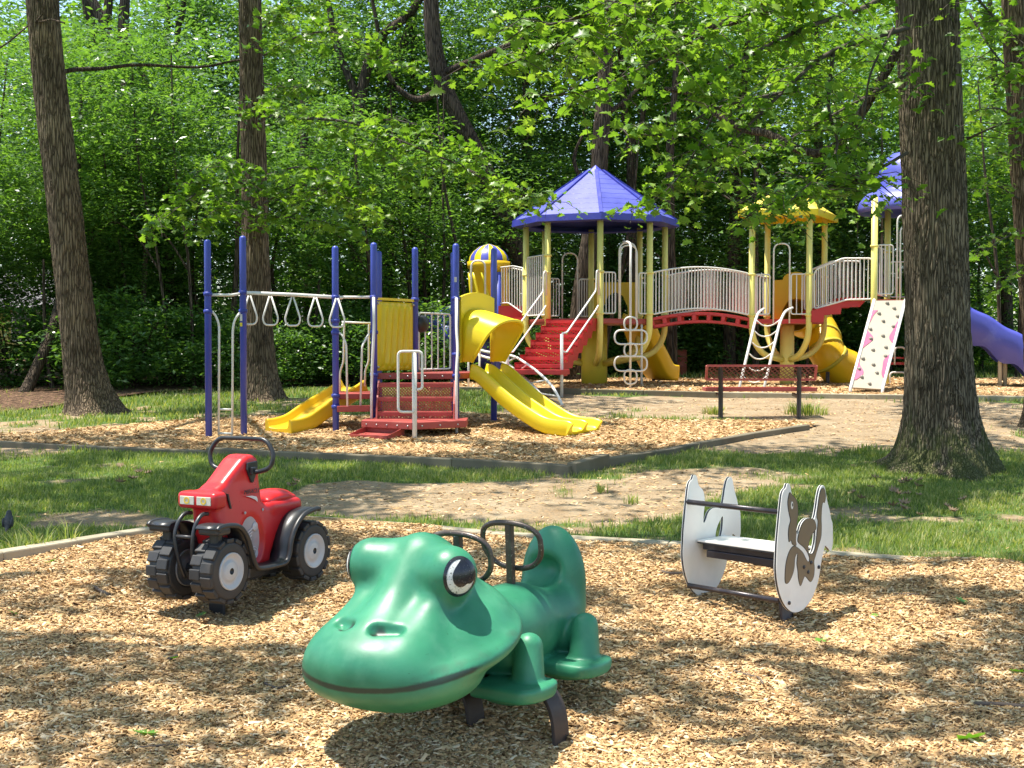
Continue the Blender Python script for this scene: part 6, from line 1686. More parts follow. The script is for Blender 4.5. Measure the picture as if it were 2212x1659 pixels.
# ---------------------------------------------------------------- sun patches wanted on the ground; leaves above are thinned to let them through
LITPX = [(150, 1235, 190, 22), (100, 1283, 130, 12), (185, 1366, 190, 16), (360, 1415, 165, 11), (320, 1521, 70, 10), (25, 1642, 50, 22), (600, 1266, 90, 14), (640, 1384, 50, 12),
         (1455, 1328, 80, 24), (1625, 1375, 100, 28), (1835, 1360, 120, 50), (1850, 1453, 66, 16), (1625, 1497, 80, 30), (1682, 1558, 62, 26), (2150, 1268, 100, 26), (1435, 1640, 100, 20), (2065, 1640, 150, 22), (1330, 1250, 120, 40), (1560, 1245, 120, 20), (1950, 1250, 90, 14),
         (40, 1004, 50, 14), (345, 1003, 90, 14), (225, 1028, 55, 8), (150, 979, 24, 6), (200, 913, 240, 24), (345, 928, 110, 9), (570, 922, 40, 9), (352, 880, 45, 9), (160, 1200, 190, 26),
         (890, 980, 150, 10), (1220, 934, 130, 16), (1268, 987, 60, 6), (1020, 1090, 190, 26), (1000, 1055, 120, 10), (710, 1014, 60, 6), (1350, 1038, 100, 10), (845, 1155, 140, 14), (1200, 1110, 60, 14),
         (1780, 905, 170, 50), (1560, 920, 200, 40), (1650, 880, 180, 20), (2010, 1130, 190, 20), (1960, 1168, 170, 16), (2130, 1105, 80, 16), (2175, 935, 38, 30), (2168, 842, 50, 20), (1450, 890, 90, 18), (1460, 950, 80, 16), (1840, 860, 60, 12), (1100, 1250, 50, 20)]
_lp = []
for u, v, ru, rv in LITPX:
    c, a, b, d = gp(u, v), gp(u - ru, v), gp(u, v - rv), gp(u, v + rv); _lp.append((c.x, (b.y + d.y) / 2, abs(c.x - a.x), max(.08, (b.y - d.y) / 2), 1.0))
_lp += [(0.05, 5.15, .95, .75, 1), (-1.45, 7.85, .85, .65, 1), (1.75, 7.6, .9, .65, 1), (-1.1, 17.3, 1.7, .8, 1), (.6, 17.2, 1.2, .8, 1), (-2.9, 17.5, .9, .6, 1), (-3.6, 16.9, .5, .4, .9), (-.8, 18.4, 1.3, .8, .9),
        (1.0, 24.2, 1.2, .9, .8), (3.6, 25.1, 2.2, .9, .9), (6.0, 25.0, 2.0, 1.2, 1), (8.0, 24.6, 2.5, 1.5, 1), (2.0, 26.5, 1.0, .7, .6), (10.5, 25, 2, 2, .8), (2.8, 11.8, 3.0, 2.0, .95), (1.0, 11.0, 2.0, 1.2, .85), (-1.5, 19.3, 4.5, 1.6, .7), (-5.0, 19.6, 1.6, 1.2, .7)]
def lit(x, y):
    x = np.asarray(x, float); y = np.asarray(y, float); L = np.zeros_like(x)
    wx = (vnoise(x, y, .8, 41) - .5) * .5; wy = (vnoise(x, y, .8, 42) - .5) * .35
    for cx, cy, rx, ry, s in _lp:
        q = ((x + wx * min(1, rx) - cx) / rx) ** 2 + ((y + wy * min(1, ry) - cy) / ry) ** 2; L = np.maximum(L, s * np.clip(1.6 - q * .7, 0, 1))
    small = np.clip((vnoise(x, y, .42, 43) * .6 + vnoise(x * .8, y, .2, 44) * .4 - .60) * 4, 0, 1) * .6
    return np.clip(np.maximum(L, small), 0, 1)
_SX, _SY = 0.28, -0.02
def top_limbs(parent, base, z0, ends, r0=.10, mat=None):
    mb = MB(); b = Vector(base)
    for k, (x, y, z) in enumerate(ends):
        s0 = Vector((b.x, b.y, z0 + .5 * (k % 3))); e = Vector((x, y, z)); m_ = s0.lerp(e, .45) + Vector((0, 0, .7))
        Q = smoothpath([s0 - b, m_ - b, e - b], 7); mb.tube(Q, [r0 * (1 - .85 * i / (len(Q) - 1)) for i in range(len(Q))], 8, caps=False)
        for j in (6, 9, 12):
            q = Q[j]; a = k * 1.3 + j; mb.tube([q, q + Vector((math.cos(a) * .8, math.sin(a) * .8, .5)), q + Vector((math.cos(a) * 1.6, math.sin(a) * 1.6, .7))], [r0 * .3, r0 * .2, r0 * .08], 5, caps=False)
    mb.obj('limb', M_BARKD, parent, fixn=False)
def canopy(parent, n, cx, cy, rx, ry, z0, z1, seed, dens=1.0, size=.15, base=(0, 0, 0), mat=None, name='crown'):  # leaf layer out of view, added overhead with gaps shaped by the sun patches
    r = np.random.default_rng(seed); a = r.random(n) * 2 * PI; q = np.sqrt(r.random(n))
    x, y = cx + np.cos(a) * q * rx, cy + np.sin(a) * q * ry; z = z0 + (z1 - z0) * r.random(n)
    k = z > 2.0 + .285 * y + .3; x, y, z = x[k], y[k], z[k]
    h = z - gz(y); gx, gy = x + _SX * h, y + _SY * h
    p = (1 - lit(gx, gy)) * dens; p *= .275 + .45 * (vnoise(gx, gy, .33, 45))
    k = r.random(len(x)) < p; c = np.stack([x, y, z], 1)[k]
    V, F = leaves(c, size, r, .45, .62, .2)
    return fast_mesh(name, V - np.array(base), F, 4, mat or M_LEAF_C, parent)

# ---------------------------------------------------------------- sprays of real lobed leaves on twigs (in view)
def sprays(limbs, seed, leaf, per_m, twig_len, parent, base, mat=M_LEAF_L, tw_r=.006, lp=7, simple=False, spread_z=.35, hang=.25):
    r = np.random.default_rng(seed); rs = random.Random(seed); cs = []; mb = MB()
    for L, r0 in limbs:
        P = smoothpath([at(*p) for p in L], 5); n = len(P)
        mb.tube(P, [max(.004, r0 * (1 - .85 * i / (n - 1))) for i in range(n)], 6, caps=False)
        tot = sum((P[i + 1] - P[i]).length for i in range(n - 1)); m = max(4, int(tot * per_m))
        for j in range(m):
            t = rs.random() * .93 + .07; i = min(n - 2, int(t * (n - 1))); p = P[i].lerp(P[i + 1], t * (n - 1) - i)
            a = rs.uniform(0, 2 * PI); tl = twig_len * rs.uniform(.4, 1.25) * (1.15 - .5 * t)
            d = Vector((math.cos(a), math.sin(a), rs.gauss(-.05, spread_z))).normalized(); q = p + d * tl + Vector((0, 0, -hang * tl)); md = p + d * tl * .5 + Vector((0, 0, .03 * tl))
            mb.tube([p, md, q], [tw_r, tw_r * .7, tw_r * .35], 4, caps=False)
            for k in range(lp):
                w_ = (k + .6) / lp; c = (p.lerp(md, w_ * 2) if w_ < .5 else md.lerp(q, w_ * 2 - 1))
                cs.append(c + Vector((rs.gauss(0, .5), rs.gauss(0, .5), rs.gauss(-.2, .35))) * leaf * .9)
    c = np.array([tuple(v) for v in cs]) - np.array(base)
    V, F = (leaves(c, leaf, r, .6, .5) if simple else lobed(c, leaf, r))
    fast_mesh('foliage', V, F, F.shape[1], mat, parent)
    mb.v = [tuple(Vector(p) - Vector(base)) for p in mb.v]
    mb.obj('twigs', M_TWIG, parent, fixn=False)

# ---- big oak on the right (closest tree)
pR1 = gp(2035, 1018); bR1 = gbase(xd(2033, 14.2), 14.2, -.05)
R1, mR1 = tree_px('oak_tree', 'massive ridged grey-brown oak trunk with flared mossy roots, right of the bench', bR1,
    [([Vector(bR1), (2033, 985, 14.2), (2030, 900, 14.2), (2024, 700, 14.2), (2018, 450, 14.2), (2009, 200, 14.2), (2006, 0, 14.2), (2010, -500, 14.4), (2020, -1000, 14.6)],
      [.45, .39, .345, .325, .315, .305, .295, .27, .2])], M_BARKB, flare=.68, seg=300, nroot=5, fur=.022, rows_n=330)
canopy(R1, 60000, 2.0, 11.5, 9.5, 8.5, 8.5, 14.0, 71, 1.0, .16, bR1)
limbsR1 = [
    ([(1960, -60, 13.6), (1880, 10, 13.0), (1740, 60, 12.2), (1600, 130, 11.6), (1480, 215, 11.0)], .035),
    ([(1960, 60, 13.6), (1800, 110, 12.8), (1690, 200, 12.2), (1560, 330, 11.8), (1500, 400, 11.6)], .030),
    ([(1960, -120, 13.6), (1750, -60, 12.0), (1550, -20, 11.0), (1350, 40, 10.6), (1180, 110, 10.4), (1060, 150, 10.3)], .035),
    ([(1700, -100, 12.0), (1480, -40, 11.0), (1300, 60, 10.4), (1220, 160, 10.2)], .025),
    ([(1560, 60, 12.0), (1420, 130, 11.4), (1290, 190, 11.0), (1180, 210, 10.9)], .018),
    ([(1800, 110, 12.8), (1790, 230, 12.6), (1805, 330, 12.4), (1700, 440, 12.0), (1650, 470, 11.9)], .022),
    ([(1960, 330, 13.8), (1850, 390, 13.2), (1740, 410, 12.8), (1650, 440, 12.5)], .020),
    ([(1960, 160, 13.8), (1850, 220, 13.3), (1720, 290, 12.8), (1600, 330, 12.4)], .020),
    ([(1540, 250, 12.0), (1500, 330, 11.8), (1440, 410, 11.6), (1360, 455, 11.5)], .010),
    ([(1690, 200, 12.2), (1560, 230, 12.0), (1430, 290, 11.8), (1340, 280, 11.7)], .016),
    ([(1900, -80, 13.0), (1700, -20, 12.2), (1560, 60, 11.8), (1400, 90, 11.5)], .022),
    ([(1930, 60, 13.4), (1880, 160, 13.1), (1860, 270, 13.0), (1800, 320, 12.9)], .016),
    ([(1500, -60, 10.8), (1340, 10, 10.3), (1200, 50, 10.1), (1100, 60, 10.0)], .02),
    ([(1900, 350, 13.6), (1800, 400, 12.9), (1720, 425, 12.4), (1640, 450, 12.0), (1600, 480, 11.8)], .016), 
    ([(1560, 420, 12.0), (1600, 440, 11.9), (1640, 410, 11.8)], .008),
    ([(2090, -30, 13.9), (2150, 40, 13.2), (2230, 110, 12.6)], .02), ([(2095, 30, 13.9), (2160, 130, 13.4), (2240, 180, 13.0)], .016), ([(2090, 300, 13.9), (2160, 270, 13.4), (2240, 260, 13)], .016),
    ([(1840, -60, 13), (1800, 0, 12.5), (1740, 10, 12.1), (1660, -10, 11.8)], .014)]
sprays(limbsR1, 72, .113, 11.5, .66, R1, bR1, lp=8)
mbb = MB()
for P, rr in (([(1980, 40, 14.1), (1800, 320, 14.6), (1657, 288, 15.2), (1610, 280, 15.4), (1550, 248, 15.6), (1500, 205, 15.8), (1437, 192, 16.0)], .055), ([(1960, -80, 14), (1760, -20, 14.6), (1600, 40, 15.0), (1531, 61, 15.2), (1420, 97, 15.6)], .065)):
    Q = smoothpath([at(*p) - Vector(bR1) for p in P], 5); mbb.tube(Q, [rr * (1 - .5 * i / len(Q)) for i in range(len(Q))], 9, caps=False)
mbb.obj('limb', M_BARKD, mR1, fixn=False)

# ---- leaning tree at the left edge
b = gbase(xd(200, 20.4), 20.4, -.05)
L1, mL1 = tree_px('oak_tree', 'leaning brown tree trunk with spreading root foot at the left edge of the lawn', b,
    [([Vector(b), (196, 870, 20.4), (178, 780, 20.4), (155, 600, 20.4), (132, 380, 20.4), (108, 180, 20.4), (92, 0, 20.4), (60, -300, 20.6), (30, -700, 21)], [.36, .315, .275, .26, .245, .235, .225, .2, .12])], M_BARK, flare=.6, seg=150, nroot=4, fur=.020, rows_n=260)
canopy(L1, 42000, -6.0, 14.0, 7.5, 8.0, 8.5, 14.0, 73, 1.0, .16, b)
mbb = MB(); Q = smoothpath([at(*p) - Vector(b) for p in [(106, 172, 20.4), (150, 152, 20.6), (220, 148, 21.2), (300, 140, 21.6), (430, 145, 22), (520, 130, 22.4), (575, 146, 22.6)]], 5)
mbb.tube(Q, [.042 * (1 - .75 * i / len(Q)) for i in range(len(Q))], 8, caps=False)
for P in ([(75, 50, 20.2), (110, 42, 20), (140, 50, 19.9)], [(75, 50, 20.2), (92, 30, 20), (98, 0, 20)], [(60, 56, 20.1), (20, 90, 19.9), (-10, 110, 19.8)]): mbb.tube([at(*p) - Vector(b) for p in P], .014, 5, caps=False)
mbb.obj('limb', M_BARKD, mL1, fixn=False)

# ---- second trunk behind the ladder
b = gbase(xd(567, 22.5), 22.5, -.05)
L2, m2 = tree_px('oak_tree', 'straight oak trunk rising behind the ladder posts, with low fresh green sprays', b,
    [([Vector(b), (566, 850, 22.5), (560, 760, 22.5), (553, 600, 22.5), (549, 400, 22.5), (545, 200, 22.5), (541, 0, 22.5), (538, -300, 22.5), (530, -700, 23)], [.31, .28, .245, .23, .205, .19, .18, .16, .1])], M_BARK, flare=.55, seg=130, nroot=5, fur=.018, rows_n=240)
canopy(L2, 30000, -3.5, 17.5, 6.0, 6.0, 9.0, 14.0, 74, 1.0, .16, b)
limbsL2 = [([(565, 420, 22.3), (520, 395, 21.0), (440, 410, 20.0), (370, 460, 19.4), (320, 500, 19.2)], .02), ([(560, 380, 22.2), (500, 350, 20.8), (430, 370, 20.0), (400, 420, 19.8)], .016),
           ([(570, 440, 22.2), (640, 400, 20.5), (720, 420, 19.8), (780, 450, 19.5), (850, 490, 19.4)], .02), ([(570, 380, 22.2), (650, 360, 20.6), (720, 380, 20.0), (790, 420, 19.8)], .018),
           ([(570, 470, 22.2), (620, 470, 21.0), (700, 480, 20.4), (760, 500, 20.2)], .014), ([(560, 450, 22.2), (500, 440, 21.0), (440, 470, 20.4), (400, 500, 20.2)], .014),
           ([(570, 250, 22.4), (650, 255, 21.0), (760, 265, 20.0), (880, 310, 19.4), (1000, 360, 19.0), (1110, 415, 18.8), (1190, 435, 18.7)], .03),
           ([(760, 265, 20.0), (860, 260, 19.6), (960, 300, 19.2), (1060, 350, 19.0)], .016), ([(700, 260, 20.6), (780, 300, 20.2), (860, 350, 19.8), (900, 400, 19.6)], .014),
           ([(570, 120, 22.4), (640, 80, 21.2), (720, 70, 20.4), (800, 110, 20.0), (880, 150, 19.8)], .02), ([(570, 180, 22.4), (640, 190, 21.4), (700, 170, 20.8)], .014),
           ([(570, 60, 22.4), (620, 20, 21.6), (700, 10, 21)], .014), ([(1000, 360, 19.0), (1060, 400, 18.8), (1100, 440, 18.7)], .01), ([(520, 260, 22), (560, 230, 21), (600, 240, 20.6)], .01)]
sprays(limbsL2, 75, .145, 11.0, .66, L2, b, lp=7)

# ---- tree at the right edge
b = gbase(xd(2256, 18.8), 18.8, -.05)
R2, m2 = tree_px('oak_tree', 'tree trunk with a round branch scar, cut off by the right edge of the photo', b,
    [([Vector(b), (2252, 860, 18.8), (2243, 700, 18.8), (2220, 420, 18.8), (2205, 200, 18.8), (2192, 0, 18.8), (2185, -300, 19), (2170, -700, 19)], [.26, .235, .21, .19, .18, .17, .15, .1])], M_BARK, flare=.6, seg=110, nroot=4, fur=.018, rows_n=220)
canopy(R2, 34000, 7.5, 17.5, 6.0, 6.5, 9.0, 14.0, 76, .9, .16, b)
sprays([([(2200, 100, 18.7), (2160, 60, 18.2), (2110, 40, 17.8)], .02), ([(2205, 270, 18.7), (2160, 235, 18.3), (2100, 240, 18)], .022), ([(2200, 430, 18.7), (2150, 400, 18.3), (2095, 410, 18)], .02), ([(2210, 350, 18.7), (2160, 330, 18.3), (2110, 350, 18)], .015), ([(2200, 180, 18.7), (2150, 160, 18.3), (2100, 190, 18)], .02), ([(2200, 500, 18.7), (2160, 520, 18.3), (2110, 560, 18)], .015), ([(2230, 560, 18.5), (2180, 600, 18.2), (2130, 640, 18)], .012)], 77, .12, 7, .5, R2, b, lp=6)
top_limbs(mR1, bR1, 7.6, [(0.5, 9.0, 10.5), (3.0, 6.5, 11.5), (6.5, 10.0, 12), (-1.5, 13.0, 11), (1.5, 16.5, 12), (7.5, 16, 12)])
top_limbs(mL1, L1.location, 8.6, [(-9, 14, 12), (-5, 12, 11.5), (-3, 16, 12), (-10, 18, 12.5)])
# ---- unseen oaks added beside the camera to carry leaves that shade the near bed
for x, y, cx, cy, sd, lb in ((-9.5, 7.5, -5.5, 7.0, 78, 'tall oak standing left of the near bed, outside the photo'), (8.8, 6.0, 5.0, 6.2, 79, 'tall oak standing right of the near bed, outside the photo')):
    b = gbase(x, y, -.05); bb = Vector(b)
    t, m_ = tree_px('oak_tree', lb, b, [([Vector(b), bb + Vector((0, 0, 1)), bb + Vector((-.1 * x / 9, 0, 4.0)), bb + Vector((-.4 * x / 9, 0, 8.0))], [.36, .30, .26, .18])], M_BARK, flare=.6, seg=20)
    top_limbs(m_, bb, 5.5, [(cx, cy + 4, 10), (cx - 3, cy, 10.5), (cx + 3, cy, 10.5), (cx, cy - 4, 10)])
    canopy(t, 30000, cx, cy, 6.5, 6.5, 8.0, 13.0, sd, 1.0, .15, b)

# ---------------------------------------------------------------- the wood behind
FG = 'trees of the wood behind the playground'
def wood(label, pts, rad, crowns, extra=(), mat=M_BARKD):
    d0 = pts[0][2]; x0 = xd(pts[0][0], d0); b = gbase(x0, d0, -.1)
    return tree_px('woodland_tree', label, b, [([Vector(b)] + list(pts[1:]) , rad)] + list(extra), mat, FG, crowns, flare=.35, seg=14)
C = [SPARSE[0], SPARSE[2], CROWNS[2], CROWNS[3], SPARSE[1]]
wood('leaning forked tree trunk between the silo and the blue roof', [(1190, 830, 30.5), (1172, 720, 30.5), (1140, 600, 30.5), (1090, 480, 30.4), (1040, 350, 30.3), (985, 240, 30.2), (950, 160, 30.2), (933, 60, 30.2), (930, -100, 30.2)], [.27, .24, .22, .21, .20, .19, .20, .19, .15],
     [(C[0], -1.5, 2.9, 9.6, .3, 1.0, 1.0, .85), (C[4], 2.0, 2.2, 10.6, 2.1, .8, .8, .6)],
     [([(960, 190, 30.2), (900, 215, 30.0), (850, 180, 29.8), (820, 120, 29.6), (800, 80, 29.6)], [.10, .07, .05, .03]), ([(950, 160, 30.2), (1000, 140, 30), (1080, 105, 29.8), (1130, 85, 29.6)], [.10, .08, .05])])
wood('upright trunk just behind the blue octagonal roof', [(1238, 838, 29.0), (1243, 780, 29.0), (1256, 640, 29.0), (1278, 500, 29.0), (1292, 400, 29.0), (1300, 280, 29.0), (1305, 200, 29.0), (1312, 0, 29.0)], [.27, .24, .215, .20, .19, .185, .17, .14],
     [(C[2], .8, 3.5, 10.4, 1.0, 1.0, 1.0, .7)], [([(1300, 250, 29), (1340, 225, 29), (1390, 180, 29.2)], [.08, .05, .03]), ([(1262, 400, 29), (1240, 340, 28.8), (1275, 260, 28.6)], [.05, .04, .02])])
wood('dark forked tree with a V of limbs in the top middle', [(760, 832, 32.0), (768, 600, 32.0), (775, 350, 32.0), (782, 200, 32.0), (815, 90, 32), (885, 30, 32), (930, -40, 32)], [.2, .17, .14, .13, .12, .10, .07],
     [(C[1], -.5, 3.2, 9.2, 2.0, 1.0, 1.0, .9)], [([(780, 235, 32), (755, 170, 32), (728, 100, 32), (712, 20, 32), (700, -60, 32)], [.11, .10, .09, .07, .05]), ([(820, 90, 32), (812, 40, 32), (800, -20, 32)], [.06, .05, .04])])
wood('grey forked trunk left of the leaning tree, high in the wood', [(835, 832, 34.0), (838, 600, 34.0), (842, 300, 34.0), (845, 200, 34.0), (868, 110, 34), (892, 30, 34), (905, -60, 34)], [.24, .2, .17, .15, .12, .10, .07],
     [(C[3], .5, 3.1, 10.0, .8, 1.0, 1.0, .9)], [([(845, 285, 34), (890, 245, 33.8), (930, 190, 33.6), (965, 130, 33.4)], [.13, .11, .09, .06])])
wood('cluster of thick trunks forking at the top left', [(285, 832, 31.0), (283, 500, 31.0), (280, 220, 31.0), (268, 150, 31), (235, 75, 31), (190, -20, 31)], [.3, .26, .22, .16, .13, .10],
     [(C[1], 0, 3.2, 8.6, .2, 1.1, 1.0, .85), (C[3], -2.5, 2.7, 6.0, 1.2, .9, .9, .7)], [([(275, 190, 31), (266, 100, 31), (270, 0, 31), (275, -80, 31)], [.16, .14, .12, .1]), ([(262, 160, 31), (228, 120, 31), (232, 30, 31), (240, -60, 31)], [.15, .12, .11, .09])])
wood('single dark trunk at the top left, left of the fork', [(225, 832, 33), (222, 400, 33), (208, 120, 33), (190, 20, 33), (180, -60, 33)], [.2, .17, .15, .13, .1], [(C[0], -1.6, 3.2, 9.5, .9, 1, 1, .8)])
wood('thin crooked tree in the upper left gap', [(392, 832, 34), (390, 400, 34), (383, 90, 34), (395, 30, 34), (400, -40, 34)], [.13, .11, .08, .07, .05], [(C[3], .3, 2.9, 8.4, 2.6, 1.0, 1.0, .9)])
wood('dark slanting trunk low at the far left', [(48, 852, 23.6), (97, 754, 24), (122, 677, 24.4), (150, 560, 25), (175, 440, 25.5)], [.11, .10, .085, .07, .05], [(WISP[0], 1.2, 1.0, 5.0, .4, 1.2, 1.1, 1.0)])
wood('slim dark sapling beside the leaning trunk', [(116, 826, 24.6), (104, 780, 24.6), (99, 740, 24.6), (95, 650, 24.6), (94, 560, 24.6)], [.05, .04, .035, .03, .02], [(WISP[1], -.4, 1.2, 3.6, 1.4, 1.0, 1.0, .9)])
wood('thin dark trunk between the two left oaks', [(290, 800, 26), (298, 760, 26), (308, 690, 26), (315, 526, 26), (318, 420, 26)], [.075, .065, .055, .05, .03], [(WISP[0], -.8, 1.4, 5.6, 2.2, 1.3, 1.2, 1.1)])
wood('pale thin sapling right of the left oak', [(219, 815, 25), (218, 780, 25), (215, 700, 25), (213, 640, 25)], [.03, .028, .022, .012], [(WISP[1], .3, 1.2, 2.8, .3, .8, .8, .6)], mat=M_BARK)
wood('small slanting tree behind the low deck', [(648, 815, 27), (657, 765, 27), (680, 700, 27), (690, 600, 27)], [.06, .05, .04, .03], [(WISP[0], .6, 1.2, 4.4, 1.1, 1.3, 1.2, 1.0)])
wood('dark wood trunk seen through the hanging rings', [(665, 832, 30), (668, 700, 30), (665, 550, 30), (660, 400, 30), (655, 200, 30)], [.16, .14, .12, .11, .09], [(C[1], .2, 2.9, 6.6, 1.9, .9, .9, .75)])
wood('slim trunk right of the blue roof', [(1450, 832, 31), (1449, 500, 31), (1447, 359, 31), (1453, 269, 31), (1462, 100, 31)], [.12, .1, .09, .085, .06], [(C[4], 1.0, 2.9, 7.6, .5, .9, .9, .8)])
wood('forked tree behind the bridge', [(1365, 832, 33), (1364, 500, 33), (1362, 323, 33), (1350, 251, 33), (1340, 100, 33)], [.15, .13, .12, .10, .07], [(C[2], -.5, 3.2, 8.2, 2.9, 1, 1, .85)], [([(1362, 320, 33), (1385, 270, 33), (1395, 200, 33)], [.08, .07, .05])])
wood('dark trunk above the bridge middle', [(1598, 832, 34), (1597, 600, 34), (1597, 360, 34), (1600, 200, 34)], [.11, .1, .08, .06], [(C[3], .4, 2.9, 7.4, 1.3, 1.0, 1.0, .9)])
wood('narrow trunk left of the yellow roof', [(1632, 832, 32), (1632, 600, 32), (1633, 380, 32), (1640, 200, 32)], [.09, .08, .065, .04], [(C[4], 1.5, 3.1, 8.4, 2.3, 1.0, 1.0, .85)])
# further trees that show only as foliage, each with its own crown
_rs = random.Random(12)
extra = [(-15, 27), (-12.2, 26), (-9.6, 29), (-7.2, 27.5), (-5.0, 33), (-2.6, 34.5), (-13.5, 33), (-9.5, 35), (-6.0, 36), (-2.5, 36.5), (.5, 34), (2.8, 36), (5.6, 33.5), (8.2, 34.5), (11.0, 34), (13.6, 35.5), (16.8, 38),
         (-17.5, 38), (-11.5, 41), (-5, 42), (.8, 41), (6, 42), (10.5, 42), (15.5, 45), (20, 44), (9.6, 31.0), (12.4, 31.5)]
_desc = ['tree crown behind the leftmost trunk', 'dark leafy tree in the deep shade at the far left', 'broad leafy tree between the two left oaks', 'dark leafy tree left of the ladder oak', 'leafy tree behind the ladder oak', 'leafy tree above the blue posts', 'tree deep in the wood at the far left', 'tree deep in the wood above the left oak', 'tree deep in the wood above the ladder',
         'tree deep in the wood above the yellow panel', 'tree deep in the wood above the double slide', 'tree deep in the wood behind the octagonal roof', 'leafy tree above the arched bridge', 'leafy tree behind the yellow roof', 'leafy tree behind the climbing wall tower', 'leafy tree right of the big oak', 'bright leafy tree at the far right edge',
         'distant tree at the left rim of the wood', 'distant tree high between the left trunks', 'distant tree high above the hanging rings', 'distant tree at the sky gap in the top middle', 'distant tree above the bridge', 'distant tree above the yellow roof', 'distant tree right of the big oak', 'distant tree in the bright corner at the right', 'low leafy tree behind the red ramp', 'low leafy tree seen past the big oak']
for k, (x, y) in enumerate(extra):
    b = gbase(x, y, -.1); bb = Vector(b); H = _rs.uniform(9.5, 12.5) if k > 4 else _rs.uniform(6.2, 7.0); lean = _rs.uniform(-.8, .8)
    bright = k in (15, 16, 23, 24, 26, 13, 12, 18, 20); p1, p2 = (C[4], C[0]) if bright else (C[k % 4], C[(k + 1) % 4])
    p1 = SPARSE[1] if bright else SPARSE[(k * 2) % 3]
    if y < 32 and k < 6 : p2 = WISP[k % 2]
    cr = [(p1, lean * .6, 0, H * .74, _rs.uniform(0, 6), 1.05, 1.0, .85), (p2, lean * .2 + _rs.uniform(-1, 1), -.3, H * .40, _rs.uniform(0, 6), .95, .9, .62)]
    if k in (25, 26): cr = [(p1, 0, 0, 5.6, 1, .8, .8, .75)]
    tree_px('woodland_tree', _desc[k], b, [([bb.copy(), bb + Vector((lean * .1, 0, 2)), bb + Vector((lean * .4, 0, 5.5)), bb + Vector((lean, 0, H))], [.18, .16, .13, .05])], M_BARKD, FG, cr, flare=.3, seg=10)
# understorey shrubs along the wood's edge
sh = [(-11.6, 24.2, 1.0, 0, 'dark shrub at the far left edge of the wood'), (-9.9, 25.6, 1.1, 1, 'leafy shrub left of the left oak'), (-7.3, 25.0, 1.15, 0, 'shrub right of the left oak\'s foot'), (-6.0, 25.8, 1.0, 1, 'shrub between the two left oaks'), (-4.9, 25.2, .85, 0, 'dark shrub behind the ladder'),
      (-3.2, 26.5, 1.0, 0, 'dark shrub behind the small slide'), (-1.9, 27.6, 1.1, 1, 'shrub behind the yellow panel'), (.2, 29.6, .9, 0, 'shrub behind the steps of the climbing frame'), (2.7, 33.5, 1.0, 0, 'shrub left of the yellow slide'), (5.5, 35.2, 1.45, 0, 'dark rounded shrub right of the trash barrel'), (7.6, 35.5, 1.35, 0, 'shrub under the arched bridge end'),
      (9.8, 36.0, 1.3, 1, 'shrub behind the tube slide'), (12.0, 37.0, 1.3, 1, 'shrub behind the climbing wall'), (14.0, 33.0, 1.2, 1, 'shrub right of the big oak'), (17.2, 37.0, 1.6, 2, 'bright shrub on the sunny rise at the far right'), (13.4, 40, 1.7, 2, 'sunlit shrub beyond the blue wave slide'),
      (-13.2, 27.5, 1.5, 1, 'shrub cut by the left edge of the photo'), (-8.5, 28.5, 1.6, 0, 'taller shrub behind the left oak'), (-4.2, 29.5, 1.7, 1, 'taller shrub behind the blue posts'), (-.6, 32, 1.6, 0, 'taller shrub behind the hood of the slide'), (2.4, 34, 1.7, 0, 'taller shrub behind the yellow column'), (5.8, 36, 1.9, 0, 'taller shrub behind the trash barrel'), (9.5, 37, 1.9, 0, 'taller shrub behind the yellow tower'), (20, 42, 2.2, 2, 'pale shrub in the right corner of the wood')]
for k, (x, y, s, ty, lb) in enumerate(sh):
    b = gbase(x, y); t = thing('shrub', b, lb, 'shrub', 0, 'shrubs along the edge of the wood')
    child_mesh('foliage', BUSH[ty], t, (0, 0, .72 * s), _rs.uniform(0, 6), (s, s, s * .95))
    mb = MB()
    for j in range(5):
        a = _rs.uniform(0, 6.28); mb.tube([(0, 0, -.05), (math.cos(a) * .2 * s, math.sin(a) * .2 * s, .5 * s), (math.cos(a) * .6 * s, math.sin(a) * .6 * s, 1.1 * s)], .018, 5, caps=False)
    mb.obj('stem', M_BARKD, t, fixn=False)
# small understorey trees with drooping leaves
us = [(-10.8, 26.8, 3.3, 0), (-8.3, 27.0, 3.6, 1), (-6.6, 27.2, 3.9, 0), (-1.9, 29.4, 4.0, 1), (-.2, 31.5, 3.8, 0), (2.6, 34.5, 4.0, 0), (4.6, 35.8, 3.9, 1), (7.4, 34.2, 4.0, 0), (10.2, 35, 4.4, 1), (-12.6, 29.5, 4.2, 1), (-5.0, 27.6, 3.0, 0), (13.2, 36.5, 4.6, 1)]
ul = ['at the far left', 'right of the leftmost trunk', 'in the gap between the two left oaks', 'behind the yellow panel', 'behind the striped silo', 'behind the octagonal tower', 'behind the arched bridge', 'behind the yellow-roofed tower', 'behind the climbing wall', 'at the very left rim', 'just left of the straight oak', 'seen right of the big oak']
for k, (x, y, z, ty) in enumerate(us):
    b = gbase(x, y, -.05); bb = Vector(b)
    tree_px('understorey_tree', 'small drooping dark-leaved tree ' + ul[k], b, [([bb.copy(), bb + Vector((.1, 0, 1.2)), bb + Vector((-.1, 0, 2.4)), bb + Vector((.1, 0, z + .5))], [.06, .05, .04, .02])], M_BARKD, 'small trees under the wood canopy', [(WISP[ty], 0, 0, z, _rs.uniform(0, 6), 1.25, 1.15, 1.0)], flare=.2, seg=8)
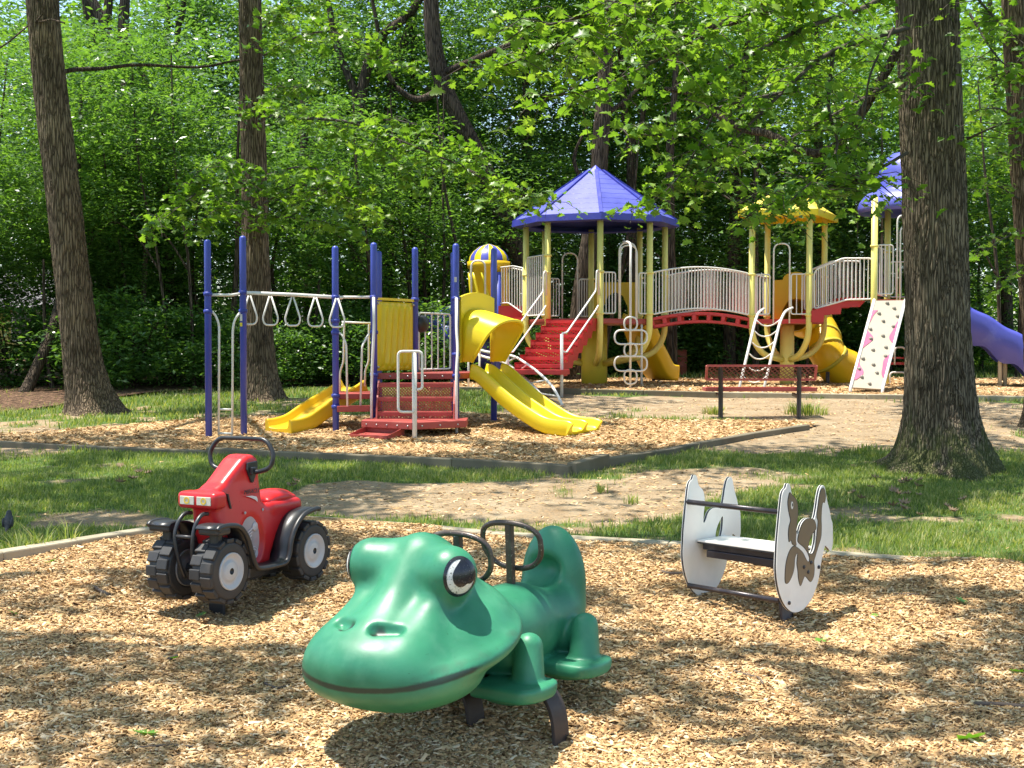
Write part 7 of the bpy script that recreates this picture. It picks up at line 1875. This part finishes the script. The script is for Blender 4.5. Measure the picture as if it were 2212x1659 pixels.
for k in range(16):
    x = (-10.6, -9.0, -8.6, -7.6, -6.6, -6.1, -5.6, -3.4, -2.9, -2.2, -1.6, -.9, 2.2, 3.9, 8.6, 10.4)[k]; y = _rs.uniform(24.9, 26.2) if x < -5 else _rs.uniform(27.5, 31); b = gbase(x, y, -.05); bb = Vector(b); l = _rs.uniform(-.7, .7); q_ = _rs.uniform(.6, 1.2)
    tree_px('sapling', 'slender dark sapling trunk among the shrubs at the edge of the wood', b, [([bb.copy(), bb + Vector((l * .1, 0, 1.0)), bb + Vector((l * .5 + .06, 0, 2.6)), bb + Vector((l, 0, 4.4)), bb + Vector((l * 1.3, .2, 6.5))], [.055 * q_, .05 * q_, .042 * q_, .03 * q_, .015]),
        ([bb + Vector((l * .4 + .05, 0, 2.3)), bb + Vector((l * .4 + .4 * math.copysign(1, l), -.1, 3.0)), bb + Vector((l * .4 + 1.0 * math.copysign(1, l), -.2, 3.4))], [.022, .016, .008])], M_BARKD, 'slender saplings at the edge of the wood', (), flare=.2, seg=8)
# far wood: one mass beyond what can be told apart
r = np.random.default_rng(91); n = 120000
x = r.uniform(-45, 45, n); y = 50 + r.uniform(0, 9, n); z = 1.2 + 15 * r.random(n) ** 1.1
k = (vnoise(x, z * 1.3, 2.0, 92) > .25) | (z < 8.5); V, F = leaves(np.stack([x, y, z], 1)[k], .42, r, .7, .55, .3)
fw = fast_mesh('far_wood', V, F, 4, M_LEAF_M); tag(fw, 'distant mass of green woodland foliage', 'woodland', kind='stuff')

# ---------------------------------------------------------------- house and shed glimpsed through the wood
def house(name, label, x0, x1, y0, y1, zg, ze, zr, wallc, roofc, win):
    R = Root(name, ((x0 + x1) / 2, (y0 + y1) / 2, zg), label, 'house' if name == 'house' else 'shed')
    wm = N('siding_' + name); sp = wm.n('SeparateXYZ'); wm.l(wm.tc.outputs['Object'], sp.inputs[0]); fr = wm.math('FRACT', wm.math('MULTIPLY', sp.outputs['Z'], 7.0))
    wm.principled(wm.mix(wm.ramp(fr, [(0, (.7, .7, .7)), (.15, (1, 1, 1))]), (0.1, .1, .06), wallc, 'MIX'), .8)
    rm = paint('shingles_' + name, roofc, .9, .5, tuple(c * .6 for c in roofc), 3, .3)
    mb = MB(); mb.box(((x0 + x1) / 2, (y0 + y1) / 2, (zg + ze) / 2 - .15), (x1 - x0, y1 - y0, ze - zg + .3)); ym = (y0 + y1) / 2
    for x in (x0, x1): mb.add([(x, y0, ze), (x, y1, ze), (x, ym, zr)], [(0, 1, 2)])
    R.add(mb, 'wall', wm.m)
    mb = MB(); mb.add([(x0 - .4, y0 - .4, ze - .12), (x1 + .4, y0 - .4, ze - .12), (x1 + .4, ym, zr), (x0 - .4, ym, zr)], [(0, 1, 2, 3)]); mb.add([(x0 - .4, y1 + .4, ze - .12), (x1 + .4, y1 + .4, ze - .12), (x1 + .4, ym, zr), (x0 - .4, ym, zr)], [(3, 2, 1, 0)])
    R.add(mb, 'roof', rm, solid=.12)
    wt = paint('window_trim_' + name, (.6, .6, .55), .6); gl = paint('window_glass_' + name, (.03, .04, .05), .1)
    for (a, b, c, d) in win:
        mb = MB(); mb.box(((a + b) / 2, y0 - .02, (c + d) / 2), (b - a + .16, .06, d - c + .16)); w_ = R.add(mb, 'window', wt)
        mb = MB(); mb.box(((a + b) / 2, y0 - .055, (c + d) / 2), (b - a, .02, d - c)); R.add(mb, 'pane', gl, w_)
g_ = float(gz(43)); house('house', 'yellow house with a pale grey roof glimpsed through the trees at the far left', -22, xd(175, 43), 43, 49, g_, 3.30, 4.6, (.48, .42, .13), (.20, .19, .20), [(-16.5, -15.6, 2.2, 3.0)])
g_ = float(gz(40)); house('shed', 'low shed with a grey roof glimpsed behind the ladder and the yellow panel', xd(668, 40), xd(765, 40), 40, 43, g_, 2.78, 3.25, (.36, .33, .16), (.22, .21, .22), [(-5.9, -5.5, 2.1, 2.5)])
# ================================================================ LIGHT, SKY, CAMERA
SUNDIR = Vector((-0.28, 0.02, 1.0)).normalized()
sun = bpy.data.lights.new('sun', 'SUN'); sun.energy = 4.6; sun.angle = math.radians(0.53); sun.color = (1.0, 0.95, 0.86)
so = bpy.data.objects.new('sun', sun); COL.objects.link(so); so.rotation_euler = SUNDIR.to_track_quat('Z', 'Y').to_euler()
w = bpy.data.worlds.new('World'); SC.world = w; w.use_nodes = True
nt = w.node_tree; bg = nt.nodes['Background']; sky = nt.nodes.new('ShaderNodeTexSky'); sky.sky_type = 'NISHITA'; sky.sun_disc = False
sky.sun_elevation = math.asin(SUNDIR.z); sky.sun_rotation = math.atan2(SUNDIR.x, SUNDIR.y)
nt.links.new(sky.outputs[0], bg.inputs[0]); bg.inputs[1].default_value = 0.15
cam = bpy.data.cameras.new('camera'); cam.sensor_width = 36; cam.lens = FPX / 2212 * 36; cam.clip_end = 1000; cam.clip_start = 0.1
co = bpy.data.objects.new('camera', cam); COL.objects.link(co); co.location = EYE; co.rotation_euler = (PI / 2 - PITCH, 0, 0)
SC.camera = co
SC.view_settings.view_transform = 'Standard'; SC.view_settings.look = 'None'; SC.view_settings.gamma = 1; SC.view_settings.exposure = 1.1
SC.cycles.max_bounces = 8; SC.cycles.diffuse_bounces = 3; SC.cycles.glossy_bounces = 2; SC.cycles.transmission_bounces = 4
SC.cycles.use_denoising = True
SC.cycles.caustics_reflective = False; SC.cycles.caustics_refractive = False
